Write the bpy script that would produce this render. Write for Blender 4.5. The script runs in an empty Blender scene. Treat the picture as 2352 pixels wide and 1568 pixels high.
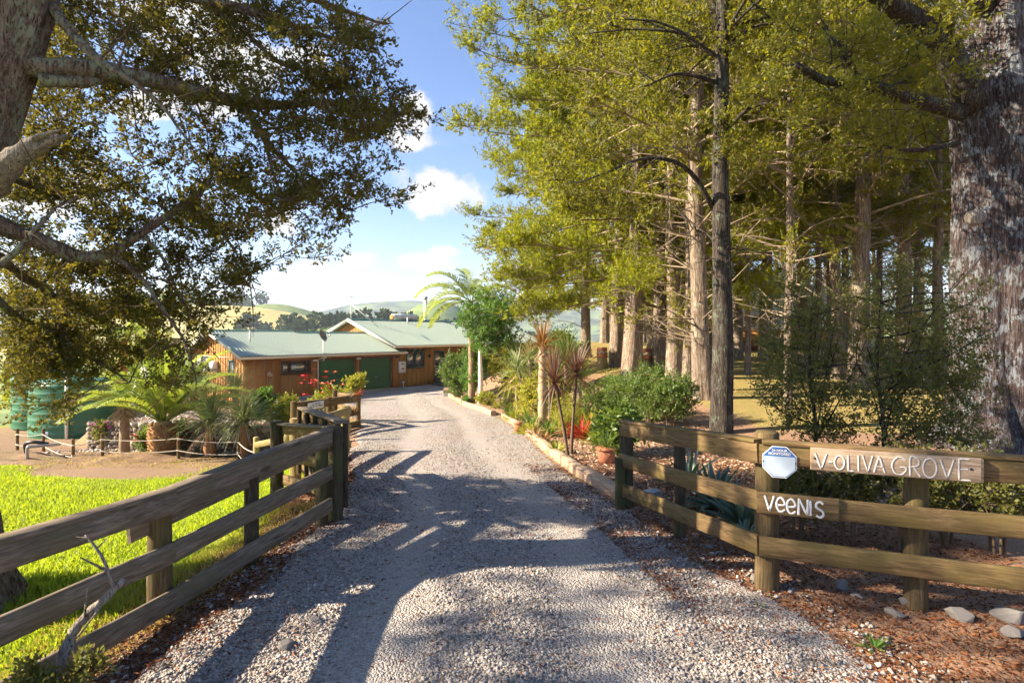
import bpy, math
import numpy as np
from mathutils import Vector, Matrix

SC = bpy.context.scene
COL = SC.collection
R = math.radians

# ------------------------------------------------------------------ camera, sky, sun, exposure
CAMZ, FPX, CXP, HORY = 2.15, 1307.0, 1176.0, 764.0      # measured in a 2352 x 1568 frame
cam_d = bpy.data.cameras.new('camera')
cam_d.sensor_width = 36.0
cam_d.lens = 36.0 * FPX / 2352.0
cam_d.shift_y = -(784.0 - HORY) / 2352.0
cam_d.clip_start = 0.05
cam_d.clip_end = 12000.0
cam = bpy.data.objects.new('camera', cam_d)
COL.objects.link(cam)
cam.location = (0, 0, CAMZ)
cam.rotation_euler = (R(90), 0, 0)
SC.camera = cam

SUN_EL, SUN_AZ = 29.0, 264.0          # compass style: 0 = +Y (view direction), 90 = +X
sdir = Vector((math.sin(R(SUN_AZ)) * math.cos(R(SUN_EL)), math.cos(R(SUN_AZ)) * math.cos(R(SUN_EL)), math.sin(R(SUN_EL))))
SKY_STRENGTH = 0.062
EXPOSURE = 2.12
sun_d = bpy.data.lights.new('sun', 'SUN')
sun_d.energy = 4.4
sun_d.angle = R(0.53)
sun_d.color = (1.0, 0.86, 0.66)
sun = bpy.data.objects.new('sun', sun_d)
COL.objects.link(sun)
sun.rotation_euler = sdir.to_track_quat('Z', 'Y').to_euler()
sun.location = (-40, 0, 40)

SC.view_settings.view_transform = 'Standard'
SC.view_settings.look = 'None'
SC.view_settings.exposure = EXPOSURE
SC.view_settings.gamma = 1.0
SC.view_settings.use_curve_mapping = False
SC.cycles.use_denoising = True
SC.cycles.use_adaptive_sampling = True
SC.cycles.adaptive_threshold = 0.03
SC.cycles.max_bounces = 4
SC.cycles.diffuse_bounces = 2
SC.cycles.transmission_bounces = 4
SC.cycles.transparent_max_bounces = 4
SC.cycles.volume_bounces = 0
SC.cycles.caustics_reflective = False
SC.cycles.caustics_refractive = False
SC.cycles.sample_clamp_indirect = 4.0


def at(px, py, d):
    """a measured picture point at depth d -> place in the world"""
    return np.array([(px - CXP) / FPX * d, d, CAMZ - (py - HORY) / FPX * d])


def xat(px, d):
    return (px - CXP) / FPX * d


class NT:
    """small helper for node trees"""
    def __init__(self, tree):
        self.t = tree
        self.n = tree.nodes
        self.l = tree.links

    def new(self, typ, **kw):
        n = self.n.new(typ)
        for k, v in kw.items():
            if k.startswith('i_'):
                key = k[2:]
                key = int(key) if key.isdigit() else key.replace('_', ' ')
                self.put(n.inputs[key], v)
            else:
                setattr(n, k, v)
        return n

    def put(self, sock, v):
        if isinstance(v, bpy.types.NodeSocket):
            self.l.new(v, sock)
        else:
            if sock.type == 'RGBA' and len(v) == 3:
                v = (*v, 1.0)
            sock.default_value = v

    def math(self, op, a, b=None, c=None, clamp=False):
        n = self.n.new('ShaderNodeMath')
        n.operation = op
        n.use_clamp = clamp
        for i, v in enumerate((a, b, c)):
            if v is not None:
                self.put(n.inputs[i], v)
        return n.outputs[0]

    def vmath(self, op, a, b=None, scale=None):
        n = self.n.new('ShaderNodeVectorMath')
        n.operation = op
        self.put(n.inputs[0], a)
        if b is not None:
            self.put(n.inputs[1], b)
        if scale is not None:
            self.put(n.inputs['Scale'], scale)
        return n

    def mix(self, fac, a, b, blend='MIX'):
        n = self.n.new('ShaderNodeMix')
        n.data_type = 'RGBA'
        n.blend_type = blend
        self.put(n.inputs[0], fac)
        self.put(n.inputs[6], a)
        self.put(n.inputs[7], b)
        return n.outputs[2]

    def ramp(self, fac, stops, interp='LINEAR'):
        n = self.n.new('ShaderNodeValToRGB')
        n.color_ramp.interpolation = interp
        while len(n.color_ramp.elements) < len(stops):
            n.color_ramp.elements.new(0.5)
        for e, (p, c) in zip(n.color_ramp.elements, stops):
            e.position = p
            e.color = (*c, 1.0) if len(c) == 3 else c
        self.put(n.inputs[0], fac)
        return n.outputs[0]

    def noise(self, vec, scale, detail=4, rough=0.55, dist=0.0, out=0):
        n = self.n.new('ShaderNodeTexNoise')
        self.put(n.inputs['Vector'], vec)
        n.inputs['Scale'].default_value = scale
        n.inputs['Detail'].default_value = detail
        n.inputs['Roughness'].default_value = rough
        n.inputs['Distortion'].default_value = dist
        return n.outputs[out]

    def smooth(self, v, a, b):
        n = self.n.new('ShaderNodeMapRange')
        n.interpolation_type = 'SMOOTHSTEP'
        self.put(n.inputs[0], v)
        n.inputs[1].default_value = a
        n.inputs[2].default_value = b
        n.inputs[3].default_value = 0.0
        n.inputs[4].default_value = 1.0
        return n.outputs[0]


world = bpy.data.worlds.new('World')
SC.world = world
world.use_nodes = True
wt = NT(world.node_tree)
wt.n.clear()
sky = wt.new('ShaderNodeTexSky', sky_type='NISHITA', sun_disc=False, sun_elevation=R(SUN_EL), sun_rotation=R(SUN_AZ),
             altitude=50.0, air_density=1.0, dust_density=0.15, ozone_density=2.2)
tc = wt.new('ShaderNodeTexCoord')
dirv = tc.outputs['Generated']
warp = wt.noise(dirv, 9.0, 5, 0.6, out=1)
warp = wt.vmath('SCALE', wt.vmath('SUBTRACT', warp, (0.5, 0.5, 0.5)).outputs[0], scale=0.07).outputs[0]
wdir = wt.vmath('ADD', dirv, warp).outputs[0]
CLOUDS = [(1000, 432, 88, 44), (975, 462, 60, 26), (985, 602, 66, 20), (1025, 585, 40, 22), (950, 262, 42, 40), (935, 315, 50, 22),
          (810, 607, 44, 15), (720, 600, 30, 14), (430, 40, 160, 90), (520, 130, 150, 60), (645, 505, 50, 26), (470, 210, 60, 50),
          (340, 250, 70, 30), (700, 130, 60, 20), (60, 430, 160, 60),
          (-900, 300, 260, 90), (-1700, 100, 240, 120), (3300, 250, 300, 90), (4300, 420, 300, 80), (2700, -600, 350, 160), (700, -1500, 400, 260)]
best = None
for (cx, cy, rx, ry) in CLOUDS:
    v = Vector(((cx - CXP) / FPX, 1.0, (HORY - cy) / FPX))
    L = v.length
    v.normalize()
    d = wt.vmath('SUBTRACT', wdir, tuple(v)).outputs[0]
    d = wt.vmath('MULTIPLY', d, (FPX / rx * L * 0.9, FPX / rx * L * 0.9, FPX / ry * L * 0.9)).outputs[0]
    ln = wt.vmath('LENGTH', d).outputs['Value']
    best = ln if best is None else wt.math('SMOOTH_MIN', best, ln, 0.25)
fine = wt.noise(dirv, 26.0, 7, 0.62)
edge = wt.math('ADD', best, wt.math('MULTIPLY', wt.math('SUBTRACT', fine, 0.5), 1.9))
cl = wt.smooth(edge, 1.15, 0.6)
wisp = wt.smooth(wt.noise(wt.vmath('MULTIPLY', dirv, (1.0, 1.0, 2.6)).outputs[0], 3.2, 7, 0.6, 0.4), 0.56, 0.86)
cl = wt.math('MAXIMUM', cl, wt.math('MULTIPLY', wisp, 0.35))
sepd = wt.new('ShaderNodeSeparateXYZ', i_0=dirv)
cl = wt.math('MULTIPLY', cl, wt.smooth(sepd.outputs[2], 0.0, 0.06))
skyc = wt.new('ShaderNodeHueSaturation', i_Saturation=1.12, i_Color=sky.outputs[0]).outputs[0]
skyc = wt.mix(1.0, skyc, (1.0, 0.91, 0.98), 'MULTIPLY')
CLOUD_COL = 3.7
col = wt.mix(cl, skyc, (CLOUD_COL, CLOUD_COL * 0.985, CLOUD_COL * 0.97))
bg = wt.new('ShaderNodeBackground', i_Color=col, i_Strength=SKY_STRENGTH)
wo = wt.new('ShaderNodeOutputWorld')
wt.l.new(bg.outputs[0], wo.inputs[0])

# ------------------------------------------------------------------ mesh helpers
class MB:
    """collects faces of one mesh"""
    def __init__(self):
        self.v, self.f, self.t, self.n = [], [], [], 0

    def add(self, v, f, tint=0.5):
        v = np.asarray(v, float).reshape(-1, 3)
        f = np.asarray(f, int)
        self.v.append(v)
        self.f.append(f + self.n)
        self.t.append(np.broadcast_to(np.asarray(tint, float), (len(f),)))
        self.n += len(v)

    def data(self, name, mat, smooth=False):
        me = bpy.data.meshes.new(name)
        if not self.v:
            return me
        v = np.concatenate(self.v)
        order = [(f, t) for f, t in zip(self.f, self.t) if len(f)]
        loops = np.concatenate([f.reshape(-1) for f, t in order]).astype(np.int32)
        tot = np.concatenate([np.full(len(f), f.shape[1]) for f, t in order]).astype(np.int32)
        start = (np.cumsum(tot) - tot).astype(np.int32)
        me.vertices.add(len(v))
        me.vertices.foreach_set('co', v.astype(np.float32).reshape(-1))
        me.loops.add(len(loops))
        me.loops.foreach_set('vertex_index', loops)
        me.polygons.add(len(tot))
        me.polygons.foreach_set('loop_start', start)
        me.polygons.foreach_set('loop_total', tot)
        a = me.attributes.new('tint', 'FLOAT', 'FACE')
        a.data.foreach_set('value', np.concatenate([t for f, t in order]).astype(np.float32))
        if smooth:
            me.polygons.foreach_set('use_smooth', np.ones(len(tot), bool))
        me.update(calc_edges=True)
        me.validate(verbose=False)
        if mat is not None:
            me.materials.append(mat)
        return me

    def build(self, name, mat, parent=None, smooth=False, loc=None, rotz=0.0):
        return link(name, self.data(name, mat, smooth), parent, loc, rotz)


def link(name, me, parent=None, loc=None, rotz=0.0):
    o = bpy.data.objects.new(name, me)
    COL.objects.link(o)
    if parent is not None:
        o.parent = parent
    if loc is not None:
        o.location = tuple(loc)
    if rotz:
        o.rotation_euler[2] = rotz
    return o


def tag(o, label=None, cat=None, group=None, kind=None):
    if label:
        o['label'] = label
    if cat:
        o['category'] = cat
    if group:
        o['group'] = group
    if kind:
        o['kind'] = kind
    return o


def thing(name, loc, label, cat, group=None, rotz=0.0):
    return tag(link(name, None, None, loc, rotz), label, cat, group)


def nrm(a):
    a = np.asarray(a, float)
    return a / np.maximum(np.linalg.norm(a, axis=-1, keepdims=True), 1e-9)


BOXF = np.array([[0, 3, 2, 1], [4, 5, 6, 7], [0, 1, 5, 4], [1, 2, 6, 5], [2, 3, 7, 6], [3, 0, 4, 7]])


def box(mb, x0, x1, y0, y1, z0, z1, tint=0.5):
    v = [[x0, y0, z0], [x1, y0, z0], [x1, y1, z0], [x0, y1, z0], [x0, y0, z1], [x1, y0, z1], [x1, y1, z1], [x0, y1, z1]]
    mb.add(v, BOXF, tint)


def cbox(mb, x0, x1, y0, y1, z0, z1, c=0.004, tint=0.5):
    """box with chamfered long edges (x is the long way)"""
    ys = [y0 + c, y1 - c, y1, y1, y1 - c, y0 + c, y0, y0]
    zs = [z0, z0, z0 + c, z1 - c, z1, z1, z1 - c, z0 + c]
    a = [[x0, y, z] for y, z in zip(ys, zs)]
    b = [[x1, y, z] for y, z in zip(ys, zs)]
    mb.add(a + b, [[i, (i + 1) % 8, 8 + (i + 1) % 8, 8 + i] for i in range(8)], tint)
    mb.add(a + b, [[7, 6, 5, 4, 3, 2, 1, 0], [8, 9, 10, 11, 12, 13, 14, 15]], tint)


def tube(mb, path, radii, seg=6, tint=0.5, cap=True, rough=0.0, rng=None, flute=None):
    path = np.asarray(path, float)
    n = len(path)
    radii = np.broadcast_to(np.asarray(radii, float), (n,))
    tg = np.gradient(path, axis=0)
    tg = nrm(tg)
    ref = np.array([0.0, 0, 1]) if abs(tg[0][2]) < 0.9 else np.array([1.0, 0, 0])
    u = nrm(np.cross(tg[0], ref))
    us = []
    for i in range(n):
        u = u - tg[i] * np.dot(u, tg[i])
        u = u / max(np.linalg.norm(u), 1e-9)
        us.append(u)
    us = np.array(us)
    ws = np.cross(tg, us)
    ang = np.linspace(0, 2 * np.pi, seg, endpoint=False)
    rr = np.repeat(radii[:, None], seg, 1)
    if rough and rng is not None:
        rr = rr * (1 + rough * rng.standard_normal(rr.shape))
    if flute is not None:
        rr = rr * flute(np.arange(n)[:, None] / max(n - 1, 1), ang[None, :])
    v = path[:, None] + us[:, None] * (np.cos(ang)[None, :, None] * rr[..., None]) + ws[:, None] * (np.sin(ang)[None, :, None] * rr[..., None])
    idx = np.arange(n * seg).reshape(n, seg)
    nx = np.roll(idx, -1, 1)
    f = np.stack([idx[:-1], nx[:-1], nx[1:], idx[1:]], -1).reshape(-1, 4)
    mb.add(v.reshape(-1, 3), f, tint)
    if cap:
        mb.n -= n * seg
        mb.v[-1] = np.concatenate([mb.v[-1], path[[-1]], path[[0]]])
        fc = np.array([[idx[-1, i], idx[-1, (i + 1) % seg], n * seg] for i in range(seg)] + [[idx[0, (i + 1) % seg], idx[0, i], n * seg + 1] for i in range(seg)])
        mb.f.append(fc + mb.n)
        mb.t.append(np.broadcast_to(np.asarray(tint, float).reshape(-1)[:1], (len(fc),)))
        mb.n += n * seg + 2


def curve(pts, n):
    """smooth polyline through pts (Catmull-Rom)"""
    p = np.asarray(pts, float)
    if len(p) == 2:
        return p[0] + (p[1] - p[0]) * np.linspace(0, 1, n)[:, None]
    q = np.vstack([2 * p[0] - p[1], p, 2 * p[-1] - p[-2]])
    t = np.linspace(0, len(p) - 1 - 1e-6, n)
    i = t.astype(int)
    f = (t - i)[:, None]
    a, b, c, d = q[i], q[i + 1], q[i + 2], q[i + 3]
    return 0.5 * (2 * b + (c - a) * f + (2 * a - 5 * b + 4 * c - d) * f ** 2 + (3 * b - a - 3 * c + d) * f ** 3)


def leaves(mb, base, dirs, L, W, tint, rng, bend=0.0, tri=False):
    base = np.asarray(base, float)
    dirs = nrm(dirs)
    n = len(base)
    L = np.broadcast_to(np.asarray(L, float), (n,))[:, None]
    W = np.broadcast_to(np.asarray(W, float), (n,))[:, None]
    side = nrm(np.cross(dirs, rng.standard_normal((n, 3))))
    up = np.cross(side, dirs)
    if tri:
        v = np.stack([base + side * W * 0.5, base - side * W * 0.5, base + dirs * L], 1).reshape(-1, 3)
        mb.add(v, np.arange(3 * n).reshape(n, 3), tint)
        return
    v0 = base
    m = base + dirs * L * 0.5 + up * L * bend
    v = np.stack([v0, m + side * W * 0.5, base + dirs * L, m - side * W * 0.5], 1).reshape(-1, 3)
    mb.add(v, np.arange(4 * n).reshape(n, 4), tint)


def strap(mb, base, d0, length, width, droop, rng, seg=5, tint=0.5, fold=0.15):
    """one long bent leaf"""
    d = nrm(np.asarray(d0, float))
    p = np.asarray(base, float).copy()
    side = nrm(np.cross(d, [0, 0, 1.0]) + rng.normal(0, 0.12, 3))
    rows = []
    for i in range(seg + 1):
        t = i / seg
        w = width * (0.55 + 0.45 * math.sin(min(1, t * 2.2) * math.pi / 2)) * (1 - t) ** 0.55
        upv = np.cross(side, d)
        rows.append([p + side * w * 0.5 + upv * w * fold, p, p - side * w * 0.5 + upv * w * fold])
        p = p + d * length / seg
        d = nrm(d + np.array([0, 0, -droop / seg]))
    v = np.array(rows).reshape(-1, 3)
    f = []
    for i in range(seg):
        for k in range(2):
            a = i * 3 + k
            f.append([a, a + 1, a + 4, a + 3])
    mb.add(v, f, tint)


def vnoise(x, y, seed=0):
    """cheap smooth 2d noise, vectorised, -1..1"""
    r = np.random.default_rng(seed)
    out = 0.0
    for k in range(6):
        a = r.uniform(0, 2 * np.pi)
        s = r.uniform(0.6, 1.6)
        out = out + np.sin((x * math.cos(a) + y * math.sin(a)) * s + r.uniform(0, 6.28) + 1.3 * np.sin(0.7 * s * (x * math.sin(a) - y * math.cos(a)) + k))
    return out / 4.0


# ------------------------------------------------------------------ materials
MATS = {}


def mat(name, fn):
    if name in MATS:
        return MATS[name]
    m = bpy.data.materials.new(name)
    m.use_nodes = True
    t = NT(m.node_tree)
    t.n.clear()
    out = t.new('ShaderNodeOutputMaterial')
    s = fn(t)
    t.l.new(s, out.inputs[0])
    MATS[name] = m
    return m


def bsdf(t, color, rough=0.8, spec=0.3, normal=None, metal=0.0):
    n = t.new('ShaderNodeBsdfPrincipled')
    t.put(n.inputs['Base Color'], color)
    t.put(n.inputs['Roughness'], rough)
    n.inputs['Specular IOR Level'].default_value = spec
    n.inputs['Metallic'].default_value = metal
    if normal is not None:
        t.put(n.inputs['Normal'], normal)
    return n.outputs[0]


def bump(t, h, strength=0.5, dist=0.02):
    n = t.new('ShaderNodeBump')
    n.inputs['Strength'].default_value = strength
    n.inputs['Distance'].default_value = dist
    t.put(n.inputs['Height'], h)
    return n.outputs[0]


def objco(t, rnd=True):
    c = t.new('ShaderNodeTexCoord').outputs['Object']
    if rnd:
        oi = t.new('ShaderNodeObjectInfo').outputs['Random']
        o = t.math('MULTIPLY', oi, 37.0)
        c = t.vmath('ADD', c, t.new('ShaderNodeCombineXYZ', i_0=o, i_1=o, i_2=o).outputs[0]).outputs[0]
    return c


def world_pos(t):
    return t.new('ShaderNodeNewGeometry').outputs['Position']


def tint(t):
    return t.new('ShaderNodeAttribute', attribute_name='tint').outputs['Fac']


def leaf_mat(name, dark, light, trans=0.45, rough=0.55, tcol=None, warm=None, gloss=0.025):
    def f(t):
        k = tint(t)
        big = t.noise(world_pos(t), 0.9, 2)
        oi = t.new('ShaderNodeObjectInfo').outputs['Random']
        k2 = t.math('ADD', t.math('MULTIPLY', k, 0.75), t.math('MULTIPLY', t.math('SUBTRACT', big, 0.35), 0.8), clamp=True)
        c = t.mix(k2, dark, light)
        if warm is not None:
            c = t.mix(t.smooth(k, 0.93, 0.97), c, warm)
        c = t.mix(t.math('MULTIPLY', oi, 0.22), c, (light[0] * 1.15, light[1] * 0.95, light[2] * 0.7))
        tr = tcol if tcol is not None else (min(1, light[0] * 2.0), min(1, light[1] * 1.9), light[2] * 0.7)
        ct = t.mix(0.55, c, tr)
        d = t.new('ShaderNodeBsdfDiffuse', i_Color=c, i_Roughness=0.3).outputs[0]
        tl = t.new('ShaderNodeBsdfTranslucent', i_Color=ct).outputs[0]
        g = t.new('ShaderNodeBsdfGlossy', i_Color=(0.9, 0.95, 0.85, 1), i_Roughness=rough).outputs[0]
        m1 = t.new('ShaderNodeMixShader', i_0=trans)
        t.l.new(d, m1.inputs[1]); t.l.new(tl, m1.inputs[2])
        m2 = t.new('ShaderNodeMixShader', i_0=gloss)
        t.l.new(m1.outputs[0], m2.inputs[1]); t.l.new(g, m2.inputs[2])
        return m2.outputs[0]
    return mat(name, f)


def bark_mat(name, dark, mid, pale, lichen=None, scale=1.0, lich_amt=0.5, strength=0.9):
    def f(t):
        c = objco(t)
        st = t.vmath('MULTIPLY', c, (9.0 * scale, 9.0 * scale, 0.9 * scale)).outputs[0]
        n1 = t.noise(st, 2.2, 6, 0.65, 0.6)
        n2 = t.noise(c, 3.0 * scale, 4, 0.6)
        n3 = t.noise(t.vmath('MULTIPLY', c, (1.0, 1.0, 0.35)).outputs[0], 26.0 * scale, 4, 0.7)
        col = t.ramp(n1, [(0.32, dark), (0.5, mid), (0.68, pale)])
        col = t.mix(t.math('MULTIPLY', n2, 0.35), col, mid)
        n4 = t.noise(t.vmath('MULTIPLY', c, (34.0 * scale, 34.0 * scale, 2.4 * scale)).outputs[0], 1.6, 5, 0.7, 0.4)
        col = t.mix(t.smooth(n4, 0.5, 0.36), col, tuple(q * 0.8 for q in dark))
        col = t.mix(t.math('MULTIPLY', t.smooth(n4, 0.58, 0.72), 0.5), col, tuple(min(1.0, q * 1.25) for q in pale))
        if lichen is not None:
            lm = t.smooth(t.math('ADD', n3, t.math('MULTIPLY', n2, 0.7)), 1.02 - 0.3 * lich_amt, 1.12 - 0.25 * lich_amt)
            col = t.mix(t.math('MULTIPLY', lm, 0.85), col, lichen)
        h = t.math('ADD', t.math('ADD', n1, t.math('MULTIPLY', n4, 0.8)), t.math('MULTIPLY', n3, 0.25))
        return bsdf(t, col, 0.9, 0.15, bump(t, h, strength, 0.05 / scale))
    return mat(name, f)


def wood_mat(name, dark, mid, pale, moss=None, rough=0.85):
    def f(t):
        c = objco(t)
        st = t.vmath('MULTIPLY', c, (1.2, 14.0, 14.0)).outputs[0]
        n1 = t.noise(st, 3.0, 5, 0.6, 1.2)
        n2 = t.noise(c, 2.3, 4, 0.6)
        n3 = t.noise(c, 60.0, 3, 0.7)
        col = t.ramp(n1, [(0.3, dark), (0.52, mid), (0.72, pale)])
        if moss is not None:
            col = t.mix(t.math('MULTIPLY', t.smooth(n2, 0.42, 0.68), 0.75), col, moss)
        col = t.mix(t.math('MULTIPLY', t.smooth(n3, 0.58, 0.72), 0.35), col, dark)
        kn = t.new('ShaderNodeTexVoronoi', i_Vector=t.vmath('MULTIPLY', c, (1.6, 5.0, 5.0)).outputs[0], i_Scale=1.0)
        col = t.mix(t.math('MULTIPLY', t.smooth(kn.outputs['Distance'], 0.16, 0.07), 0.7), col, tuple(q * 0.6 for q in dark))
        wr = t.noise(t.vmath('MULTIPLY', c, (0.5, 3.0, 3.0)).outputs[0], 4.0, 5, 0.7)
        col = t.mix(t.math('MULTIPLY', t.smooth(wr, 0.56, 0.74), 0.55), col, tuple(min(1, q * 1.35) for q in pale))
        return bsdf(t, col, rough, 0.2, bump(t, t.math('ADD', n1, t.math('MULTIPLY', n3, 0.4)), 0.45, 0.006))
    return mat(name, f)


def plain(name, color, rough=0.6, spec=0.4, var=0.15, scale=8.0, metal=0.0, bmp=0.0):
    def f(t):
        c = objco(t)
        n = t.noise(c, scale, 4, 0.6)
        col = t.mix(t.math('MULTIPLY', n, var * 2), color, tuple(x * 0.55 for x in color))
        return bsdf(t, col, rough, spec, bump(t, t.noise(c, scale * 8, 3), bmp, 0.01) if bmp else None, metal)
    return mat(name, f)


def bytint(name, c0, c1, rough=0.85, spec=0.2, c2=None):
    def f(t):
        k = tint(t)
        st = [(0.0, c0), (1.0, c1)] if c2 is None else [(0.0, c0), (0.6, c1), (1.0, c2)]
        c = t.ramp(k, st)
        n = t.noise(world_pos(t), 40.0, 3)
        c = t.mix(t.math('MULTIPLY', n, 0.4), c, t.vmath('SCALE', c, scale=0.55).outputs[0])
        return bsdf(t, c, rough, spec)
    return mat(name, f)


M_fence_dark = wood_mat('weathered_grey_wood', (0.075, 0.055, 0.04), (0.17, 0.13, 0.095), (0.29, 0.235, 0.175), (0.14, 0.115, 0.065))
M_fence_gold = wood_mat('mossy_brown_wood', (0.065, 0.038, 0.018), (0.165, 0.105, 0.048), (0.27, 0.18, 0.085), (0.135, 0.105, 0.032))
M_fence_pale = wood_mat('pale_treated_wood', (0.2, 0.14, 0.065), (0.34, 0.25, 0.12), (0.45, 0.35, 0.18), (0.26, 0.22, 0.07))
M_post_brown = wood_mat('brown_post_wood', (0.04, 0.026, 0.014), (0.11, 0.075, 0.036), (0.19, 0.13, 0.065), (0.10, 0.085, 0.028))
M_post_dark = wood_mat('dark_post_wood', (0.025, 0.02, 0.014), (0.065, 0.048, 0.03), (0.12, 0.09, 0.055), (0.07, 0.075, 0.025))
M_sign_wood = wood_mat('sign_board_wood', (0.19, 0.13, 0.085), (0.33, 0.245, 0.17), (0.45, 0.35, 0.25))
M_sleeper = wood_mat('sleeper_wood', (0.2, 0.13, 0.08), (0.40, 0.27, 0.17), (0.6, 0.45, 0.32))
M_white = plain('white_paint', (0.78, 0.77, 0.73), 0.5, 0.4, 0.08)
M_cream = plain('cream_paint', (0.78, 0.70, 0.55), 0.45, 0.4, 0.06)
M_brownwall = plain('brown_stained_plywood', (0.42, 0.19, 0.052), 0.75, 0.25, 0.25, 3.0, bmp=0.25)
M_ochrewall = plain('ochre_stained_plank', (0.36, 0.19, 0.042), 0.75, 0.25, 0.25, 3.0, bmp=0.25)
M_batten = plain('brown_stained_batten', (0.52, 0.255, 0.075), 0.75, 0.25, 0.2, 3.0)
M_roof = plain('pale_green_roof_steel', (0.295, 0.355, 0.285), 0.45, 0.5, 0.1, 1.5)
M_roofcap = plain('dark_green_flashing', (0.025, 0.09, 0.06), 0.45, 0.5, 0.1)
M_greendoor = plain('green_roller_door_steel', (0.05, 0.15, 0.055), 0.45, 0.5, 0.15)
M_greenframe = plain('dark_green_aluminium', (0.03, 0.075, 0.06), 0.4, 0.5, 0.1)
M_brownframe = plain('brown_window_frame', (0.12, 0.055, 0.025), 0.5, 0.4, 0.15)
M_glass = mat('window_glass', lambda t: bsdf(t, (0.35, 0.34, 0.31, 1), 0.03, 0.9, None, 0.75))
M_curtain = plain('net_curtain', (0.45, 0.45, 0.42), 0.9, 0.1, 0.2, 20.0)
M_tank = plain('green_polyethylene', (0.03, 0.155, 0.08), 0.42, 0.5, 0.12, 1.2)
M_concrete = plain('concrete', (0.42, 0.40, 0.37), 0.9, 0.2, 0.25, 6.0, bmp=0.3)
M_metal = plain('grey_metal', (0.42, 0.42, 0.42), 0.4, 0.5, 0.1, metal=0.6)
M_dishm = plain('shadow_brown_metal', (0.20, 0.17, 0.15), 0.5, 0.4, 0.15)  # dish's shadow brown is put into this metal colour; antenna bars share it
M_terra = plain('terracotta', (0.42, 0.16, 0.085), 0.8, 0.2, 0.25, 12.0)
M_black = plain('black_plastic', (0.018, 0.018, 0.018), 0.45, 0.4, 0.1)
M_rope = plain('pale_rope', (0.6, 0.55, 0.45), 0.9, 0.1, 0.1)
M_paint = plain('worn_white_lettering', (0.82, 0.80, 0.76), 0.7, 0.2, 0.15, 40.0)
M_carve = plain('carved_grey_lettering', (0.62, 0.58, 0.54), 0.8, 0.2, 0.45, 40.0)
M_bluesign = plain('blue_enamel', (0.035, 0.12, 0.36), 0.35, 0.5, 0.1)
M_signpale = plain('faded_sign_panel', (0.42, 0.50, 0.60), 0.3, 0.5, 0.3, 9.0)
M_ink = plain('black_ink', (0.03, 0.03, 0.03), 0.6, 0.2, 0.05)
M_stone = bytint('field_stone', (0.12, 0.095, 0.07), (0.32, 0.26, 0.2), 0.9, 0.15, (0.45, 0.40, 0.34))
M_rock = plain('grey_verge_rock', (0.235, 0.215, 0.20), 0.9, 0.2, 0.35, 9.0, bmp=0.5)

M_leaf_left = leaf_mat('left_tree_leaf', (0.02, 0.024, 0.007), (0.10, 0.10, 0.016), 0.4, tcol=(0.40, 0.33, 0.035), warm=(0.14, 0.055, 0.016))
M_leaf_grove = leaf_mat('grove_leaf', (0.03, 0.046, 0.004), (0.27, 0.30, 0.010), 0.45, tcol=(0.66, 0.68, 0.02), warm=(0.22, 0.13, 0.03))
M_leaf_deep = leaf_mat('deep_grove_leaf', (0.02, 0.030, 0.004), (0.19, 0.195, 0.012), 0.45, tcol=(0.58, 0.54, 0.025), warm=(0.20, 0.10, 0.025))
M_leaf_shrub = leaf_mat('shrub_leaf', (0.035, 0.046, 0.012), (0.18, 0.18, 0.036), 0.38, tcol=(0.35, 0.36, 0.06), warm=(0.20, 0.10, 0.05))
M_leaf_green = leaf_mat('bright_green_leaf', (0.03, 0.085, 0.018), (0.12, 0.26, 0.035), 0.38, tcol=(0.32, 0.5, 0.06))
M_leaf_hedge = leaf_mat('hedge_leaf', (0.03, 0.07, 0.014), (0.13, 0.21, 0.03), 0.35, tcol=(0.35, 0.45, 0.05), gloss=0.035)
M_leaf_yellow = leaf_mat('yellow_green_leaf', (0.16, 0.20, 0.02), (0.42, 0.42, 0.05), 0.4, tcol=(0.7, 0.65, 0.08))
M_leaf_palm = leaf_mat('palm_leaflet', (0.09, 0.15, 0.015), (0.33, 0.42, 0.045), 0.4, tcol=(0.6, 0.68, 0.06), gloss=0.08)
M_leaf_grey = leaf_mat('grey_green_strap', (0.09, 0.13, 0.045), (0.32, 0.37, 0.13), 0.3, tcol=(0.42, 0.45, 0.12), gloss=0.08)
M_leaf_maroon = leaf_mat('maroon_strap', (0.05, 0.018, 0.014), (0.17, 0.065, 0.035), 0.25, tcol=(0.35, 0.12, 0.04), gloss=0.08)
M_leaf_bronze = leaf_mat('bronze_strap', (0.16, 0.07, 0.02), (0.38, 0.20, 0.06), 0.3, tcol=(0.5, 0.25, 0.05), gloss=0.06)
M_leaf_red = leaf_mat('red_leaf', (0.16, 0.018, 0.018), (0.45, 0.06, 0.03), 0.35, tcol=(0.7, 0.1, 0.04))
M_leaf_agave = leaf_mat('agave_leaf', (0.03, 0.07, 0.05), (0.10, 0.17, 0.11), 0.2, tcol=(0.15, 0.3, 0.1), gloss=0.1)
M_grass = leaf_mat('lawn_grass_blade', (0.10, 0.19, 0.010), (0.33, 0.42, 0.02), 0.5, tcol=(0.62, 0.72, 0.025), gloss=0.03)
M_drygrass = leaf_mat('dry_grass_blade', (0.19, 0.15, 0.03), (0.42, 0.34, 0.09), 0.45, tcol=(0.6, 0.45, 0.08), gloss=0.03)
M_redflower = plain('red_petal', (0.65, 0.03, 0.04), 0.6, 0.3, 0.15, 20.0)
M_orangeflower = plain('orange_petal', (0.75, 0.17, 0.07), 0.6, 0.3, 0.15, 20.0)
M_pinkflower = plain('pink_petal', (0.6, 0.08, 0.32), 0.6, 0.3, 0.15, 20.0)
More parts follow.
